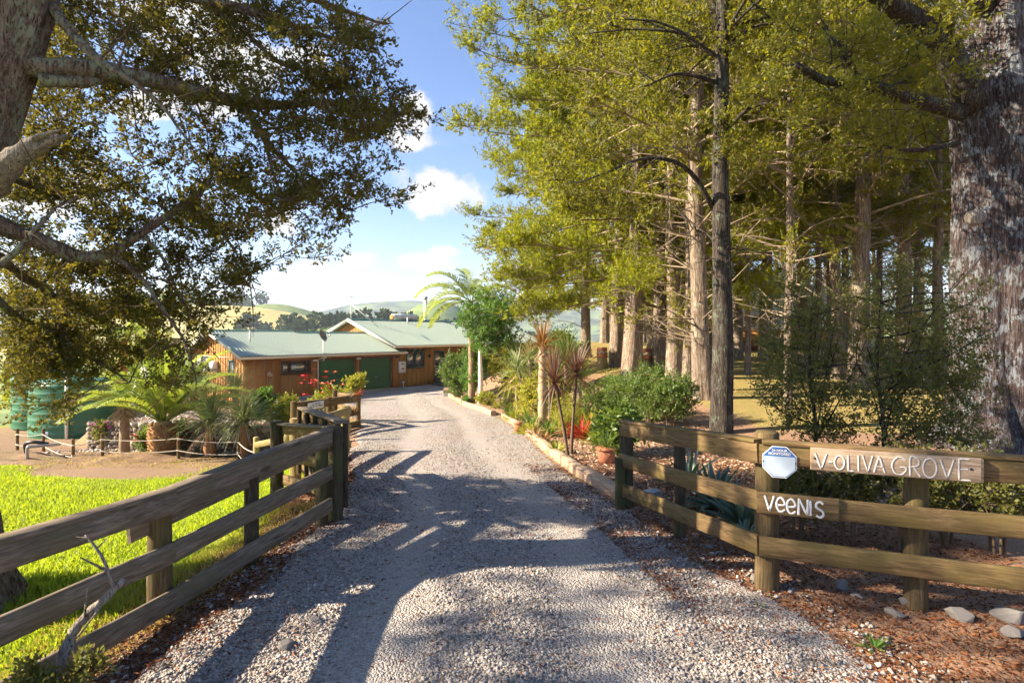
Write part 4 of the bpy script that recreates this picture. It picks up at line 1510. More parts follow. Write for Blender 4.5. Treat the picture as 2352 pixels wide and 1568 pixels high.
# rope fence with stakes on the bare bank ---------------------------------------
ST = [(40, 1015, 19.3, 0.75), (100, 1030, 19.0, 0.75), (168, 1062, 17.0, 0.72), (235, 1056, 17.2, 0.75), (410, 1056, 17.0, 0.78), (548, 1048, 16.6, 0.72)]
ORD = ['leftmost wooden stake of the rope fence by the dark trunk', 'second wooden rope fence stake from the left, in front of the green tank',
       'third rope fence stake from the left, beside the black drain pipes', 'rope fence stake left of the slim ringed palm trunk',
       'rope fence stake in front of the stout pineapple palm', 'rope fence stake nearest the pale two-rail fence']
tops = []
for (px, py, d, h), lb in zip(ST, ORD):
    x_ = xat(px, d)
    g_ = gp(x_, d)
    so = thing('fence_stake', g_, lb, 'stake', 'stakes of the rope fence on the bank')
    round_post('post', g_ + [0, 0, -0.15], g_ + [0, 0, h], 0.045, M_fence_gold, so, g_, seed=int(px))
    for z_ in (h * 0.30, h * 0.72):
        mb = MB(); tube(mb, [[0, 0, z_ - 0.02], [0, 0, z_ + 0.02]], 0.052, 8); mb.build('rope_tie', M_rope, so)
    tops.append(g_ + [0, -0.05, h])
tops.append(SA + np.array([0, -0.07, 0.66]))
for lvl, lb in ((0.0, 'upper pale rope strung between the bank stakes'), (-0.36, 'lower pale rope strung between the bank stakes')):
    mb = MB()
    pts = []
    for a_, b_ in zip(tops[:-1], tops[1:]):
        for q in np.linspace(0, 1, 9)[:-1]:
            pts.append(a_ + (b_ - a_) * q + np.array([0, 0, lvl - 0.18 - 0.06 * 4 * q * (1 - q)]))
    pts.append(tops[-1] + np.array([0, 0, lvl - 0.18]))
    tube(mb, pts, 0.011, 5)
    tag(mb.build('rope', M_rope), lb, 'rope')

# ------------------------------------------------------------------ tanks
def tank(px, d, zb, dia, hgt, label, m=M_tank, dome=0.28):
    x_ = xat(px, d)
    z_ = zb
    tk = thing('water_tank', (x_, d, z_), label, 'water tank')
    r = dia / 2
    nseg = 64
    def flute(t, a):
        return 1 + 0 * t + 0 * a
    prof = [(0.0, r), (0.05, r + 0.01), (0.09, r)]
    nrib = 8
    for k in range(nrib):
        za = 0.1 + (hgt - 0.2) * k / nrib
        zb_ = 0.1 + (hgt - 0.2) * (k + 1) / nrib
        prof += [(za, r), (za + (zb_ - za) * 0.82, r), (za + (zb_ - za) * 0.91, r + 0.012)]
    prof += [(hgt - 0.06, r), (hgt, r - 0.05)]
    mb = MB()
    tube(mb, [[0, 0, p[0]] for p in prof], [p[1] for p in prof], nseg, cap=False)
    mb.build('shell', m, tk, smooth=True)
    mb = MB()
    pr = [(hgt - 0.001, r - 0.05), (hgt + dome * 0.35, r * 0.85), (hgt + dome * 0.7, r * 0.55), (hgt + dome * 0.95, r * 0.25), (hgt + dome, 0.3), (hgt + dome + 0.06, 0.29)]
    tube(mb, [[0, 0, p[0]] for p in pr], [p[1] for p in pr], nseg)
    mb.build('lid', m, tk, smooth=True)
    mb = MB(); tube(mb, [[0, 0, hgt + dome + 0.05], [0, 0, hgt + dome + 0.1]], 0.25, 18); mb.build('hatch', M_black, tk)
    return tk


tk1 = tank(182, 26.0, -2.56, 3.6, 2.5, 'nearer green plastic water tank with a white pipe up its side')
tk2 = tank(130, 29.3, -2.55, 3.6, 2.5, 'farther green plastic water tank half hidden behind the nearer tank')
mb = MB(); cbox(mb, -0.06, 0.06, -1.825, -1.815, 0.32, 0.5, 0.002); mb.build('sticker', M_signpale, tk1)
xp = xat(155, 24.3)
mb = MB(); tube(mb, [[0, 0, -0.1], [0, 0, 3.2]], 0.06, 10)
tag(mb.build('overflow_pipe', M_white, None, loc=(xp, 24.25, -2.55)), 'tall white pipe standing in front of the green tank', 'pipe')
tk3 = tank(342, 29.5, -2.05, 3.0, 1.75, 'white domed tank behind the palms', M_white, dome=0.62)
# black drain pipes
mb = MB(); p0 = gp(xat(75, 17.3), 17.3)
tube(mb, curve([p0 + [-0.35, 0.2, -0.05], p0 + [-0.3, 0.1, 0.28], p0 + [0.0, 0.05, 0.36], p0 + [0.32, 0.2, 0.27]], 16), 0.055, 8)
tag(mb.build('drain_hose', M_black), 'arched black corrugated drain hose on the bare bank', 'pipe')
mb = MB(); tube(mb, curve([p0 + [0.05, -0.25, -0.1], p0 + [0.06, -0.25, 0.24], p0 + [0.16, -0.2, 0.27], p0 + [0.6, 0.3, 0.24]], 16), 0.045, 8)
tag(mb.build('drain_pipe', M_metal), 'grey bent drain pipe beside the black hose on the bank', 'pipe')

# ------------------------------------------------------------------ stone wall: each stone its own part
def rock_mesh(seed, npt=16):
    import bmesh
    rg = np.random.default_rng(seed)
    bm = bmesh.new()
    for q in nrm(rg.standard_normal((npt, 3))) * rg.uniform(0.75, 1.1, (npt, 1)):
        bm.verts.new(q)
    bmesh.ops.convex_hull(bm, input=bm.verts)
    bmesh.ops.bevel(bm, geom=bm.edges[:], offset=0.05, segments=1, affect='EDGES')
    me = bpy.data.meshes.new('rock')
    bm.to_mesh(me)
    bm.free()
    return me


def stone_mesh(seed, sub=0):
    rg = np.random.default_rng(seed)
    import bmesh
    bm = bmesh.new()
    bmesh.ops.create_icosphere(bm, subdivisions=2, radius=1.0)
    ax = rg.standard_normal((7, 3))
    for v_ in bm.verts:
        c = np.array(v_.co)
        k = 1.0
        for a_ in ax:
            a_ = a_ / np.linalg.norm(a_)
            q = float(np.dot(c, a_))
            if q > 0.62:
                k = min(k, 0.62 / q + 0.12)
        v_.co = Vector(c * k * (1 + 0.05 * rg.standard_normal()))
    me = bpy.data.meshes.new('stone')
    bm.to_mesh(me)
    bm.free()
    a = me.attributes.new('tint', 'FLOAT', 'FACE')
    a.data.foreach_set('value', np.full(len(me.polygons), rg.uniform(0, 1), np.float32))
    return me


STONES = []
for s_ in range(9):
    me = stone_mesh(100 + s_)
    me.materials.append(M_stone)
    STONES.append(me)
W0 = np.array([-15.2, wall_line(-15.2)]); W1 = np.array([-6.6, wall_line(-6.6)])
sw = thing('stone_wall', (W0[0], W0[1], -1.9), 'low dry stone retaining wall behind the palms and rope fence', 'wall')
rng = np.random.default_rng(77)
LW = np.linalg.norm(W1 - W0)
wdir_ = (W1 - W0) / LW
row = 0
zrow = 0.0
cnt = 0
while zrow < 0.78:
    s_ = rng.uniform(0, 0.15)
    rh = rng.uniform(0.13, 0.18)
    while s_ < LW and cnt < 290:
        w = rng.uniform(0.15, 0.32)
        q = W0 + wdir_ * (s_ + w / 2)
        g0 = float(zterr(q[0] - 0.1, q[1] - 0.4))
        o = link('stone', STONES[rng.integers(9)], sw)
        o.location = (q[0] - W0[0] + rng.normal(0, 0.02), q[1] - W0[1] - 0.16 + rng.normal(0, 0.03), g0 + zrow + rh * 0.45 + 1.9)
        o.rotation_euler = (rng.uniform(-0.3, 0.3), rng.uniform(-0.3, 0.3), math.atan2(wdir_[1], wdir_[0]) + rng.uniform(-0.3, 0.3))
        o.scale = (w * 0.62, 0.13, rh * 0.66)
        s_ += w
        cnt += 1
    zrow += rh

# ------------------------------------------------------------------ timber edging of the right bed
EP = [(7.15, 1.42), (9.0, 1.02), (10.9, 0.72), (13.0, 0.55), (15.1, 0.36), (17.4, 0.06), (20.2, -0.36)]
e0 = gp(EP[0][1], EP[0][0])
ed = thing('timber_edging', e0, 'row of worn timber sleepers edging the right flower bed', 'garden edging')
for k, (a_, b_) in enumerate(zip(EP[:-1], EP[1:])):
    A = gp(a_[1] + 0.06, a_[0], 0.09); B = gp(b_[1] + 0.06, b_[0], 0.09)
    A[2] = float(zroad(a_[0])) + 0.07; B[2] = float(zroad(b_[0])) + 0.07
    board('sleeper', A, B - nrm(B - A) * 0.02, 0.21, 0.17, M_sleeper, ed, e0, wob=0.008, c=0.02, seed=k)
EP2 = [(21.4, -0.75), (24.6, -1.42), (28.0, -2.3), (31.2, -3.0), (33.4, -3.7)]
e1 = gp(EP2[0][1], EP2[0][0])
ed2 = thing('timber_edging', e1, 'pale sleeper edging of the far flower bed near the house', 'garden edging')
for k, (a_, b_) in enumerate(zip(EP2[:-1], EP2[1:])):
    A = gp(a_[1] + 0.05, a_[0]); B = gp(b_[1] + 0.05, b_[0])
    A[2] = float(zroad(a_[0])) + 0.08; B[2] = float(zroad(b_[0])) + 0.08
    board('sleeper', A, B, 0.24, 0.2, M_sleeper, ed2, e1, wob=0.008, c=0.02, seed=k + 20)
bb_ = gp(-3.75, 33.9)
bs = thing('block_stack', bb_, 'stack of two concrete blocks at the end of the far bed', 'block')
for k in range(2):
    mb = MB(); cbox(mb, -0.3, 0.3, -0.2, 0.2, 0.26 * k - 0.05, 0.26 * k + 0.2, 0.01); mb.build('block', M_sleeper if k else M_concrete, bs)

# ------------------------------------------------------------------ white shed deep in the grove
sx, sy = xat(1745, 38.0), 38.0
sz = float(zterr(sx, sy))
shd = thing('metal_shed', (sx, sy, 1.72), 'white corrugated metal shed on a timber base behind the grove trunks', 'shed')
W_, H0, H1 = 9.0, 0.65, 3.5
x0_ = xat(1690, sy) - sx
mb = MB()
nz = 160
zz = np.linspace(H0, H1, nz)
yy = 0.03 * np.sin(zz / 0.16 * 2 * np.pi)
vv = np.concatenate([np.stack([np.full(nz, x0_), yy, zz], -1), np.stack([np.full(nz, x0_ + W_), yy, zz], -1)])
i = np.arange(nz - 1)
mb.add(vv, np.stack([i, i + nz, i + nz + 1, i + 1], -1))
mb.build('wall', M_white, shd, smooth=True)
mb = MB(); box(mb, x0_, x0_ + W_, 0.06, 4.0, H0, H1 - 0.1); mb.build('wall', M_white, shd)
mb = MB(); box(mb, x0_ - 0.2, x0_ + W_ + 0.2, -0.25, 4.2, H1, H1 + 0.08); mb.build('roof', M_roof, shd)
for k in range(4):
    mb = MB(); box(mb, x0_ - 0.1, x0_ + W_, -0.12, -0.05, -0.08 + 0.18 * k, -0.08 + 0.18 * k + 0.165); mb.build('base_board', M_brownwall, shd)
mb = MB(); box(mb, x0_ - 0.05, x0_ + W_, -0.04, 4.0, -1.2, H0 - 0.01); mb.build('base', M_brownframe, shd)
wx = xat(1722, sy) - sx
mb = MB()
for k in range(4):
    box(mb, wx + k * 0.5, wx + k * 0.5 + 0.06, -0.1, -0.032, 1.0, 1.45)
box(mb, wx, wx + 1.56, -0.1, -0.032, 0.96, 1.0); box(mb, wx, wx + 1.56, -0.1, -0.032, 1.45, 1.5)
wn2 = mb.build('window', M_cream, shd)
mb = MB(); box(mb, wx + 0.06, wx + 1.5, -0.05, -0.045, 1.0, 1.45); mb.build('pane', M_glass, wn2)

# wooden letter-box like posts with tiled caps in the grove
for (px, py, d, lb) in ((1484, 862, 25.5, 'small tiled pedestal between the lit trunks of the grove'), (1383, 866, 27.5, 'small reddish pedestal at the left of the grove trunks')):
    g_ = gp(xat(px, d), d)
    pd = thing('garden_pedestal', g_, lb, 'pedestal')
    mb = MB(); tube(mb, [[0, 0, -0.1], [0, 0, 0.55]], [0.34, 0.24], 4); mb.build('base', M_fence_pale, pd)
    for k_ in range(3):
        mb = MB(); tube(mb, [[0, 0, 0.56 + 0.16 * k_], [0, 0, 0.71 + 0.16 * k_]], [0.29 - 0.01 * k_, 0.26 - 0.01 * k_], 4); mb.build('tile', M_sleeper if k_ == 1 else M_terra, pd)
# ------------------------------------------------------------------ foliage
def foliage(lf, tw, c, r, rng, nsub=7, tufts=6, per=8, L=0.05, W=0.022, up=0.35, root=None, twr=0.006, tone=0.0, spread=0.16, tri=False, bias=(0, 0, 0.15)):
    """a spray of leafy twigs filling an ellipsoid c, r"""
    c = np.asarray(c, float)
    r = np.broadcast_to(np.asarray(r, float), (3,))
    dirs = nrm(rng.standard_normal((nsub, 3)) + np.array(bias))
    ends = c + dirs * r * rng.uniform(0.55, 1.0, (nsub, 1))
    start = c - np.array([0, 0, r[2] * 0.25]) if root is None else np.asarray(root, float)
    if tw is not None:
        for e in ends:
            m = (start + e) / 2 + rng.normal(0, 0.10, 3) * r
            tube(tw, curve([start, m, e], 5), np.linspace(twr, twr * 0.35, 5), 3, cap=False)
    q = rng.uniform(0.25, 1.05, (nsub, tufts, 1))
    tp = start + (ends[:, None] - start) * q + rng.normal(0, spread, (nsub, tufts, 3)) * r
    td = nrm(np.repeat(dirs[:, None], tufts, 1) * 0.7 + rng.normal(0, 0.55, (nsub, tufts, 3)) + np.array([0, 0, up]))
    tp, td = tp.reshape(-1, 3), td.reshape(-1, 3)
    n = len(tp)
    off = rng.uniform(0, 1, (n, per, 1))
    base = tp[:, None] + td[:, None] * off * L * 2.6 + rng.normal(0, L * 0.22, (n, per, 3))
    ld = nrm(td[:, None] * 0.9 + rng.normal(0, 0.6, (n, per, 3)))
    base, ld = base.reshape(-1, 3), ld.reshape(-1, 3)
    k = len(base)
    tn = np.clip(np.repeat(rng.uniform(0.15, 0.85, n), per) + rng.normal(0, 0.12, k) + tone, 0, 0.92)
    tn = np.where(rng.uniform(0, 1, k) < 0.03, 1.0, tn)
    leaves(lf, base, ld, L * rng.uniform(0.7, 1.3, k), W * rng.uniform(0.7, 1.3, k), tn, rng, tri=tri)


def trunk_mesh(mb, path, radii, seg, rng, flutes=7, amp=0.10, flare=0.5, fine=0.03):
    ph = rng.uniform(0, 6.28, 4)
    n = len(path)

    def fl(t, a):
        w = 1 + amp * (0.5 * np.cos(flutes * a + ph[0] + 2.0 * t) + 0.3 * np.cos((flutes - 3) * a + ph[1] - 3 * t) + 0.4 * np.cos(2 * a + ph[2] + 4 * t)
                       + 0.22 * np.cos((flutes * 2 + 1) * a + ph[3] + 5 * t))
        w = w + fine * rng.standard_normal((n, seg)) * 0.6
        root = np.exp(-t * n / 3.2)
        w = w + flare * root * (0.75 + 0.5 * np.cos(5 * a + ph[1]) + 0.25 * np.cos(3 * a + ph[2]))
        return w
    tube(mb, path, radii, seg, flute=fl)


# ---- grove trees: templates, then copies
def tree_template(seed, H, bare, rad, nb, trunk_r, clumps=4, L=0.12, W=0.048, nsub=6, tufts=5, per=12, low=False, dead=8, rise=0.25):
    rng = np.random.default_rng(seed)
    tr, lb, cr = MB(), MB(), MB()
    n = 22
    hh = np.concatenate([[-0.35, 0.0, 0.25, 0.6], np.linspace(1.1, H, n - 4)])
    wob = np.cumsum(rng.normal(0, 0.045, (n, 2)), 0) * np.clip(hh[:, None] / 4, 0, 1)
    path = np.concatenate([wob, hh[:, None]], 1)
    rad_t = trunk_r * np.clip(1 - 0.75 * np.clip(hh / H, 0, 1) ** 1.1, 0.06, 1)
    trunk_mesh(tr, path, rad_t, 20, rng, 7, 0.09, 0.42)
    hs = np.linspace(bare, H * 0.985, nb) + rng.uniform(-0.3, 0.3, nb)
    az = np.arange(nb) * 2.4 + rng.uniform(0, 0.8, nb)
    for h, a in zip(hs, az):
        h = min(max(h, bare * 0.8), H - 0.1)
        k = (h - bare) / (H - bare)
        ln = rad * (0.55 + 0.55 * math.sin(math.pi * (0.25 + 0.6 * k))) * rng.uniform(0.75, 1.15) * (1.0 - 0.55 * max(0, k - 0.6) / 0.4)
        b0 = np.array([np.interp(h, hh, path[:, 0]), np.interp(h, hh, path[:, 1]), h])
        dv_ = np.array([math.cos(a), math.sin(a), 0])
        zr_ = rise * ln * (0.4 + k) if not (low and k < 0.3) else -0.12 * ln
        pts = [b0, b0 + dv_ * ln * 0.35 + [0, 0, zr_ * 0.6 + 0.15], b0 + dv_ * ln * 0.7 + [0, 0, zr_ * 0.9] + rng.normal(0, 0.2, 3), b0 + dv_ * ln + [0, 0, zr_] + rng.normal(0, 0.25, 3)]
        bp = curve(pts, 9)
        r0 = max(0.02, trunk_r * rng.uniform(0.09, 0.2) * (1 - 0.6 * k))
        tube(lb, bp, np.linspace(r0, 0.012, 9), 5, cap=False)
        for j in range(clumps):
            q = 0.38 + 0.62 * (j + rng.uniform(0.2, 0.8)) / clumps
            i_ = min(8, int(q * 8))
            root = bp[i_]
            cc = root + rng.normal(0, 0.35, 3) * [1, 1, 0.6] + [0, 0, 0.18]
            rr = np.array([1.0, 1.0, 0.7]) * rng.uniform(0.7, 1.3)
            foliage(cr, lb, cc, rr, rng, nsub, tufts, per, L, W, 0.45, root, 0.012, tri=True, spread=0.10, bias=dv_ * 0.9 + [0, 0, 0.45])
    for j in range(dead):      # dead snags on the bare stem
        h = rng.uniform(1.6, bare + 1.0)
        a = rng.uniform(0, 6.28)
        b0 = np.array([np.interp(h, hh, path[:, 0]), np.interp(h, hh, path[:, 1]), h])
        ln = rng.uniform(0.8, 2.4)
        dv_ = np.array([math.cos(a), math.sin(a), rng.uniform(0.1, 0.5)])
        bp = curve([b0, b0 + dv_ * ln * 0.5 + rng.normal(0, 0.1, 3), b0 + dv_ * ln + rng.normal(0, 0.2, 3)], 6)
        tube(lb, bp, np.linspace(0.03, 0.006, 6), 4, cap=False)
        for _ in range(3):
            e = bp[rng.integers(2, 5)]
            tube(lb, [e, e + rng.normal(0, 0.35, 3) + [0, 0, 0.2]], [0.012, 0.004], 3, cap=False)
        if j % 4 == 0:
            foliage(cr, lb, bp[-1], [0.55, 0.55, 0.35], rng, 5, 5, 7, L, W, 0.3, bp[-2], 0.008, tri=True, spread=0.16)
    return tr, lb, cr


TPL = []
for (sd, H, bare, rad, nb, tr_, low) in ((11, 17.5, 5.4, 4.2, 34, 0.34, False), (12, 16.5, 6.2, 3.8, 32, 0.30, False), (13, 18.5, 5.0, 4.6, 36, 0.38, False), (14, 16.0, 5.6, 3.4, 30, 0.26, False)):
    t_, l_, c_ = tree_template(sd, H, bare, rad, nb, tr_, low=low, dead=26)
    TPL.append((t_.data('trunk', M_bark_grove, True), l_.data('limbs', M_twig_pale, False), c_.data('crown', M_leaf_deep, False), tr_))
EDGE_T = []
for (sd, H, bare, rad, nb, tr_) in ((31, 18.5, 3.3, 6.7, 58, 0.44), (32, 17.5, 3.4, 6.2, 56, 0.36)):
    t_, l_, c_ = tree_template(sd, H, bare, rad, nb, tr_, clumps=7, L=0.13, W=0.05, nsub=6, tufts=6, per=13, low=True, rise=0.2)
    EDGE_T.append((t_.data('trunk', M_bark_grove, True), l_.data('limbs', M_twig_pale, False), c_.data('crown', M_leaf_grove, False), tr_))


def put_tree(tp, px, d, width_px, label, group, rot, sc=1.0, x=None, name='grove_tree', trunk_mat=None, lean=0.0):
    X = xat(px, d) if x is None else x
    g_ = gp(X, d)
    o = thing(name, g_, label, 'tree', group, rotz=rot)
    o.scale = (sc, sc, sc)
    if lean:
        o.rotation_euler[1] = lean
    a = link('trunk', tp[0], o)
    rad = width_px * d / FPX / 2 if width_px else tp[3] * sc
    k = rad / (tp[3] * sc)
    a.scale = (k, k, 1)
    tag(link('limbs', tp[1], o), kind='stuff')
    tag(link('crown', tp[2], o), kind='stuff')
    return o


GG = 'trees of the grove'
put_tree(EDGE_T[0], 1451, 23.6, 44, 'broad lit trunk behind the clipped hedge, crown reaching over the driveway', GG, 0.4)
put_tree(EDGE_T[1], 1414, 28.0, 30, 'leaning trunk just left of the broad lit trunk behind the hedge', GG, 2.1, lean=-0.04)
put_tree(EDGE_T[1], 1345, 34.0, 20, 'slim trunk at the far left end of the grove lawn', GG, 3.6, 1.0)
put_tree(EDGE_T[0], 1389, 46.0, 18, 'distant straight trunk on the lit lawn between the leftmost grove trunks', GG, 5.0, 0.95)
put_tree(TPL[0], 1511, 25.5, 30, 'straight furrowed trunk second to the right of the clipped hedge trunk', GG, 1.0)
put_tree(TPL[1], 1550, 22.0, 35, 'double dark-sided trunk left of the slim reddish trunk', GG, 2.0)
put_tree(TPL[3], 1580, 18.9, 22, 'slim reddish lit trunk left of the flared sunlit trunk', GG, 0.3)
put_tree(TPL[2], 1613, 16.9, 40, 'sunlit trunk with a flared base touching the near dark trunk', GG, 4.1)
put_tree(TPL[1], 1694, 33.0, 20, 'straight trunk in front of the left edge of the white shed', GG, 5.2)
put_tree(TPL[3], 1717, 24.5, 13, 'thinnest pale trunk in front of the white shed', GG, 1.7)
put_tree(TPL[1], 1759, 31.0, 29, 'stout trunk with roots in front of the white shed', GG, 2.9)
put_tree(TPL[1], 1810, 14.8, 17, 'slim trunk rising behind the left leafy shrub', GG, 3.3, 0.95)
put_tree(TPL[2], 1968, 19.0, 40, 'thick lit trunk behind the right leafy shrub', GG, 0.9)
put_tree(TPL[0], 2075, 20.5, 32, 'lit trunk just left of the huge lichen trunk', GG, 4.6)
put_tree(TPL[3], 2159, 19.5, 22, 'pale slender trunk beside the left edge of the huge lichen trunk', GG, 2.4)
put_tree(TPL[1], 1479, 47.0, 18, 'far trunk seen between the lit trunks over the tiled pedestal', GG, 1.2)
put_tree(TPL[3], 1846, 26.0, 22, 'trunk between the two leafy shrubs in mid grove', GG, 5.7)
put_tree(TPL[3], 1905, 33.0, 18, 'slim trunk right of the white shed', GG, 0.6)
for (ti, px, d, wpx, rot, lb_) in ((1, 1432, 36.0, 20, 0.7, 'thin trunk behind and left of the broad lit trunk'), (3, 1493, 31.0, 18, 2.2, 'thin trunk between the broad lit trunk and the furrowed trunk'),
                                 (3, 1530, 28.5, 20, 4.4, 'pale trunk right behind the straight furrowed trunk'), (1, 1566, 27.0, 20, 1.4, 'grey trunk squeezed behind the double trunk'),
                                 (3, 1596, 24.0, 16, 3.0, 'narrow trunk behind the slim reddish trunk'), (1, 1636, 27.5, 22, 5.5, 'trunk glimpsed left of the near dark trunk'),
                                 (1, 1925, 22.0, 26, 1.1, 'forked lit trunk left of the thick lit trunk')):
    put_tree(TPL[ti], px, d, wpx, lb_, GG, rot, 1.0)
rng = np.random.default_rng(91)
for k, (px, d) in enumerate([(1530, 37), (1602, 41), (1635, 43), (1835, 34), (1880, 30), (1940, 36), (2020, 33), (2110, 30), (2230, 27), (2300, 36), (1990, 34), (1660, 50), (1560, 54), (2150, 44)]):
    put_tree(TPL[1 + 2 * (k % 2)], px, d, 16, 'slender trunk deep in the back of the grove', 'trees deep in the back of the grove', rng.uniform(0, 6.28), rng.uniform(0.9, 1.15))
for k, (px, d) in enumerate([(1400, 66), (1480, 70), (1580, 64), (1680, 70), (1780, 66), (1900, 62), (2010, 64), (2120, 60), (2250, 58)]):
    put_tree(TPL[(k + 1) % 4], px, d, 12, 'dark tree closing the view behind the grove', 'trees closing the view behind the grove', rng.uniform(0, 6.28), rng.uniform(0.95, 1.2))

# right-hand trees outside the picture keep the canopy going
for k, (x_, y_) in enumerate([(14, 11), (17, 18)]):
    pass

# ---- near dark tree behind the right fence -------------------------------------
rng = np.random.default_rng(201)
nx, ny = xat(1657, 11.9), 11.9
g_ = gp(nx, ny)
nt = thing('grove_tree', g_, 'dark shaded trunk close behind the right fence with dead lower boughs', 'tree', GG)
tr, lb, cr = MB(), MB(), MB()
hh = np.concatenate([[-0.3, 0, 0.3, 0.7], np.linspace(1.2, 13, 26)])
path = np.stack([0.03 * np.sin(hh * 0.9), 0.03 * np.cos(hh * 0.7), hh], -1)
trunk_mesh(tr, path, 0.215 * np.clip(1 - 0.045 * hh, 0.35, 1.0), 26, rng, 9, 0.05, 0.22, 0.035)
for (pts, r0) in (([(1640, 480, 11.9), (1592, 402, 11.6), (1540, 368, 11.3), (1470, 366, 11.0), (1405, 392, 10.7), (1330, 420, 10.5)], 0.06),
                  ([(1645, 130, 12), (1560, 80, 12.4), (1450, 40, 12.6)], 0.06), ([(1665, 60, 12), (1610, -40, 12)], 0.08),
                  ([(1650, 560, 11.9), (1600, 520, 12.6), (1540, 470, 13.2)], 0.03), ([(1665, 610, 11.9), (1700, 575, 11.7), (1715, 570, 11.6)], 0.025),
                  ([(1668, 300, 11.9), (1720, 250, 11.5), (1800, 225, 11.0), (1860, 180, 10.5)], 0.05), ([(1650, 190, 11.9), (1560, 170, 11.0), (1480, 200, 10.4)], 0.05)):
    wp = np.array([at(*q) for q in pts]) - g_
    bp = curve(wp, 14)
    mb = MB()
    tube(mb, bp, np.linspace(r0, 0.012, 14), 7, cap=True)
    mb.build('bough', M_bark_dark, nt, smooth=True)
    for _ in range(9):
        e = bp[rng.integers(3, 14)]
        q = curve([e, e + rng.normal(0, 0.3, 3), e + rng.normal(0, 0.6, 3)], 5)
        tube(lb, q, np.linspace(0.014, 0.004, 5), 3, cap=False)
for (px, py, d, r_, n_) in ((1300, 420, 10.6, 0.55, 9), (1350, 470, 10.6, 0.5, 7), (1260, 370, 10.6, 0.45, 7), (1330, 340, 10.8, 0.45, 6), (1400, 440, 10.9, 0.4, 4), (1440, 60, 12.6, 0.8, 8), (1380, 90, 12.6, 0.7, 7),
                            (1560, 60, 12.4, 0.8, 7), (1480, 200, 10.6, 0.5, 5), (1700, 60, 11.8, 0.8, 8), (1790, 110, 11.2, 0.7, 7), (1850, 170, 10.6, 0.7, 7), (1760, 240, 11.0, 0.5, 5), (1640, 60, 12, 0.8, 7),
                            (1660, 360, 11.6, 0.4, 5), (1620, 280, 11.8, 0.5, 5), (1720, 330, 11.5, 0.4, 4)):
    for _ in range(2):
        cc = at(px, py, d) - g_ + rng.normal(0, 0.25, 3)
        foliage(cr, lb, cc, np.array([r_, r_, r_ * 0.6]) * rng.uniform(0.8, 1.1), rng, n_, 7, 8, 0.085, 0.032, 0.4, None, 0.008, -0.1)  # darker leaf tone stands in for shade on these clumps
for k in range(30):
    h = rng.uniform(7.5, 13); a = rng.uniform(0, 6.28); ln = rng.uniform(0.8, 3.0)
    e = np.array([math.cos(a) * ln, math.sin(a) * ln, h + rng.uniform(0, 0.8)])
    tube(lb, curve([[0, 0, h], e * [0.5, 0.5, 1], e], 6), np.linspace(0.05, 0.01, 6), 4, cap=False)
    foliage(cr, lb, e, [0.9, 0.9, 0.5], rng, 7, 6, 7, 0.11, 0.042, 0.4, None, 0.01)
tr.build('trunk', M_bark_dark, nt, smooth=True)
tag(lb.build('twigs', M_bark_dark, nt), kind='stuff')
tag(cr.build('crown', M_leaf_deep, nt), kind='stuff')

# ---- huge old trunk on the right -----------------------------------------------
rng = np.random.default_rng(301)
bx, by = xat(2283, 9.6), 9.6
g_ = gp(bx, by)
ot = thing('old_tree', g_, 'huge lichen-covered twisted trunk at the right edge behind the fence', 'tree')
tr, lb, cr = MB(), MB(), MB()
n, seg = 96, 110
hh = np.linspace(-0.3, 10.5, n)
cxp_ = np.interp(hh, [-0.3, 0, 1.5, 3, 4.5, 6.0, 7.2, 10.5], [0.05, 0.05, 0.0, -0.02, 0.03, 0.0, -0.03, 0.12])
path = np.stack([cxp_, 0.05 * np.sin(hh * 0.5), hh], -1)
rad_ = np.interp(hh, [-0.3, 0, 0.5, 1.2, 2.5, 4.2, 5.2, 6.0, 7.0, 10.5], [1.05, 0.95, 0.72, 0.60, 0.56, 0.54, 0.57, 0.60, 0.50, 0.40])


def oldflute(t, a):
    z = hh[:, None]
    tw = a + 0.10 * z + 0.05 * np.sin(z * 1.3)
    w = 1 + 0.07 * np.cos(3 * tw + 0.6) + 0.055 * np.cos(5 * tw + 1.1 + 0.4 * np.sin(z)) + 0.035 * np.cos(9 * tw + 0.8 * np.sin(z * 0.9))
    rg = np.abs(np.sin(17 * tw + 0.9 * np.sin(z * 0.8 + 2 * a)))
    w = w - 0.035 * (1 - rg) ** 2.5
    rg2 = np.abs(np.sin(39 * tw + 1.6 * np.sin(z * 1.7 + 3 * a)))
    w = w - 0.018 * (1 - rg2) ** 2
    w = w + 0.010 * np.sin(z * 9 + 7 * a) * np.sin(23 * a + z)
    for (za, aa, s1, s2, am) in ((3.75, -1.75, 0.33, 0.36, 0.20), (5.7, -2.5, 0.5, 0.6, 0.22), (2.9, -1.1, 0.35, 0.3, 0.12), (3.0, -2.9, 0.5, 0.3, 0.10), (4.6, -0.9, 0.5, 0.3, 0.10)):
        da = np.angle(np.exp(1j * (a - aa)))
        w = w + am * np.exp(-((z - za) / s1) ** 2 - (da / s2) ** 2)
    w = w + 0.25 * np.exp(-np.clip(z, 0, 9) / 0.5) * np.cos(5 * a + 0.4)
    return w


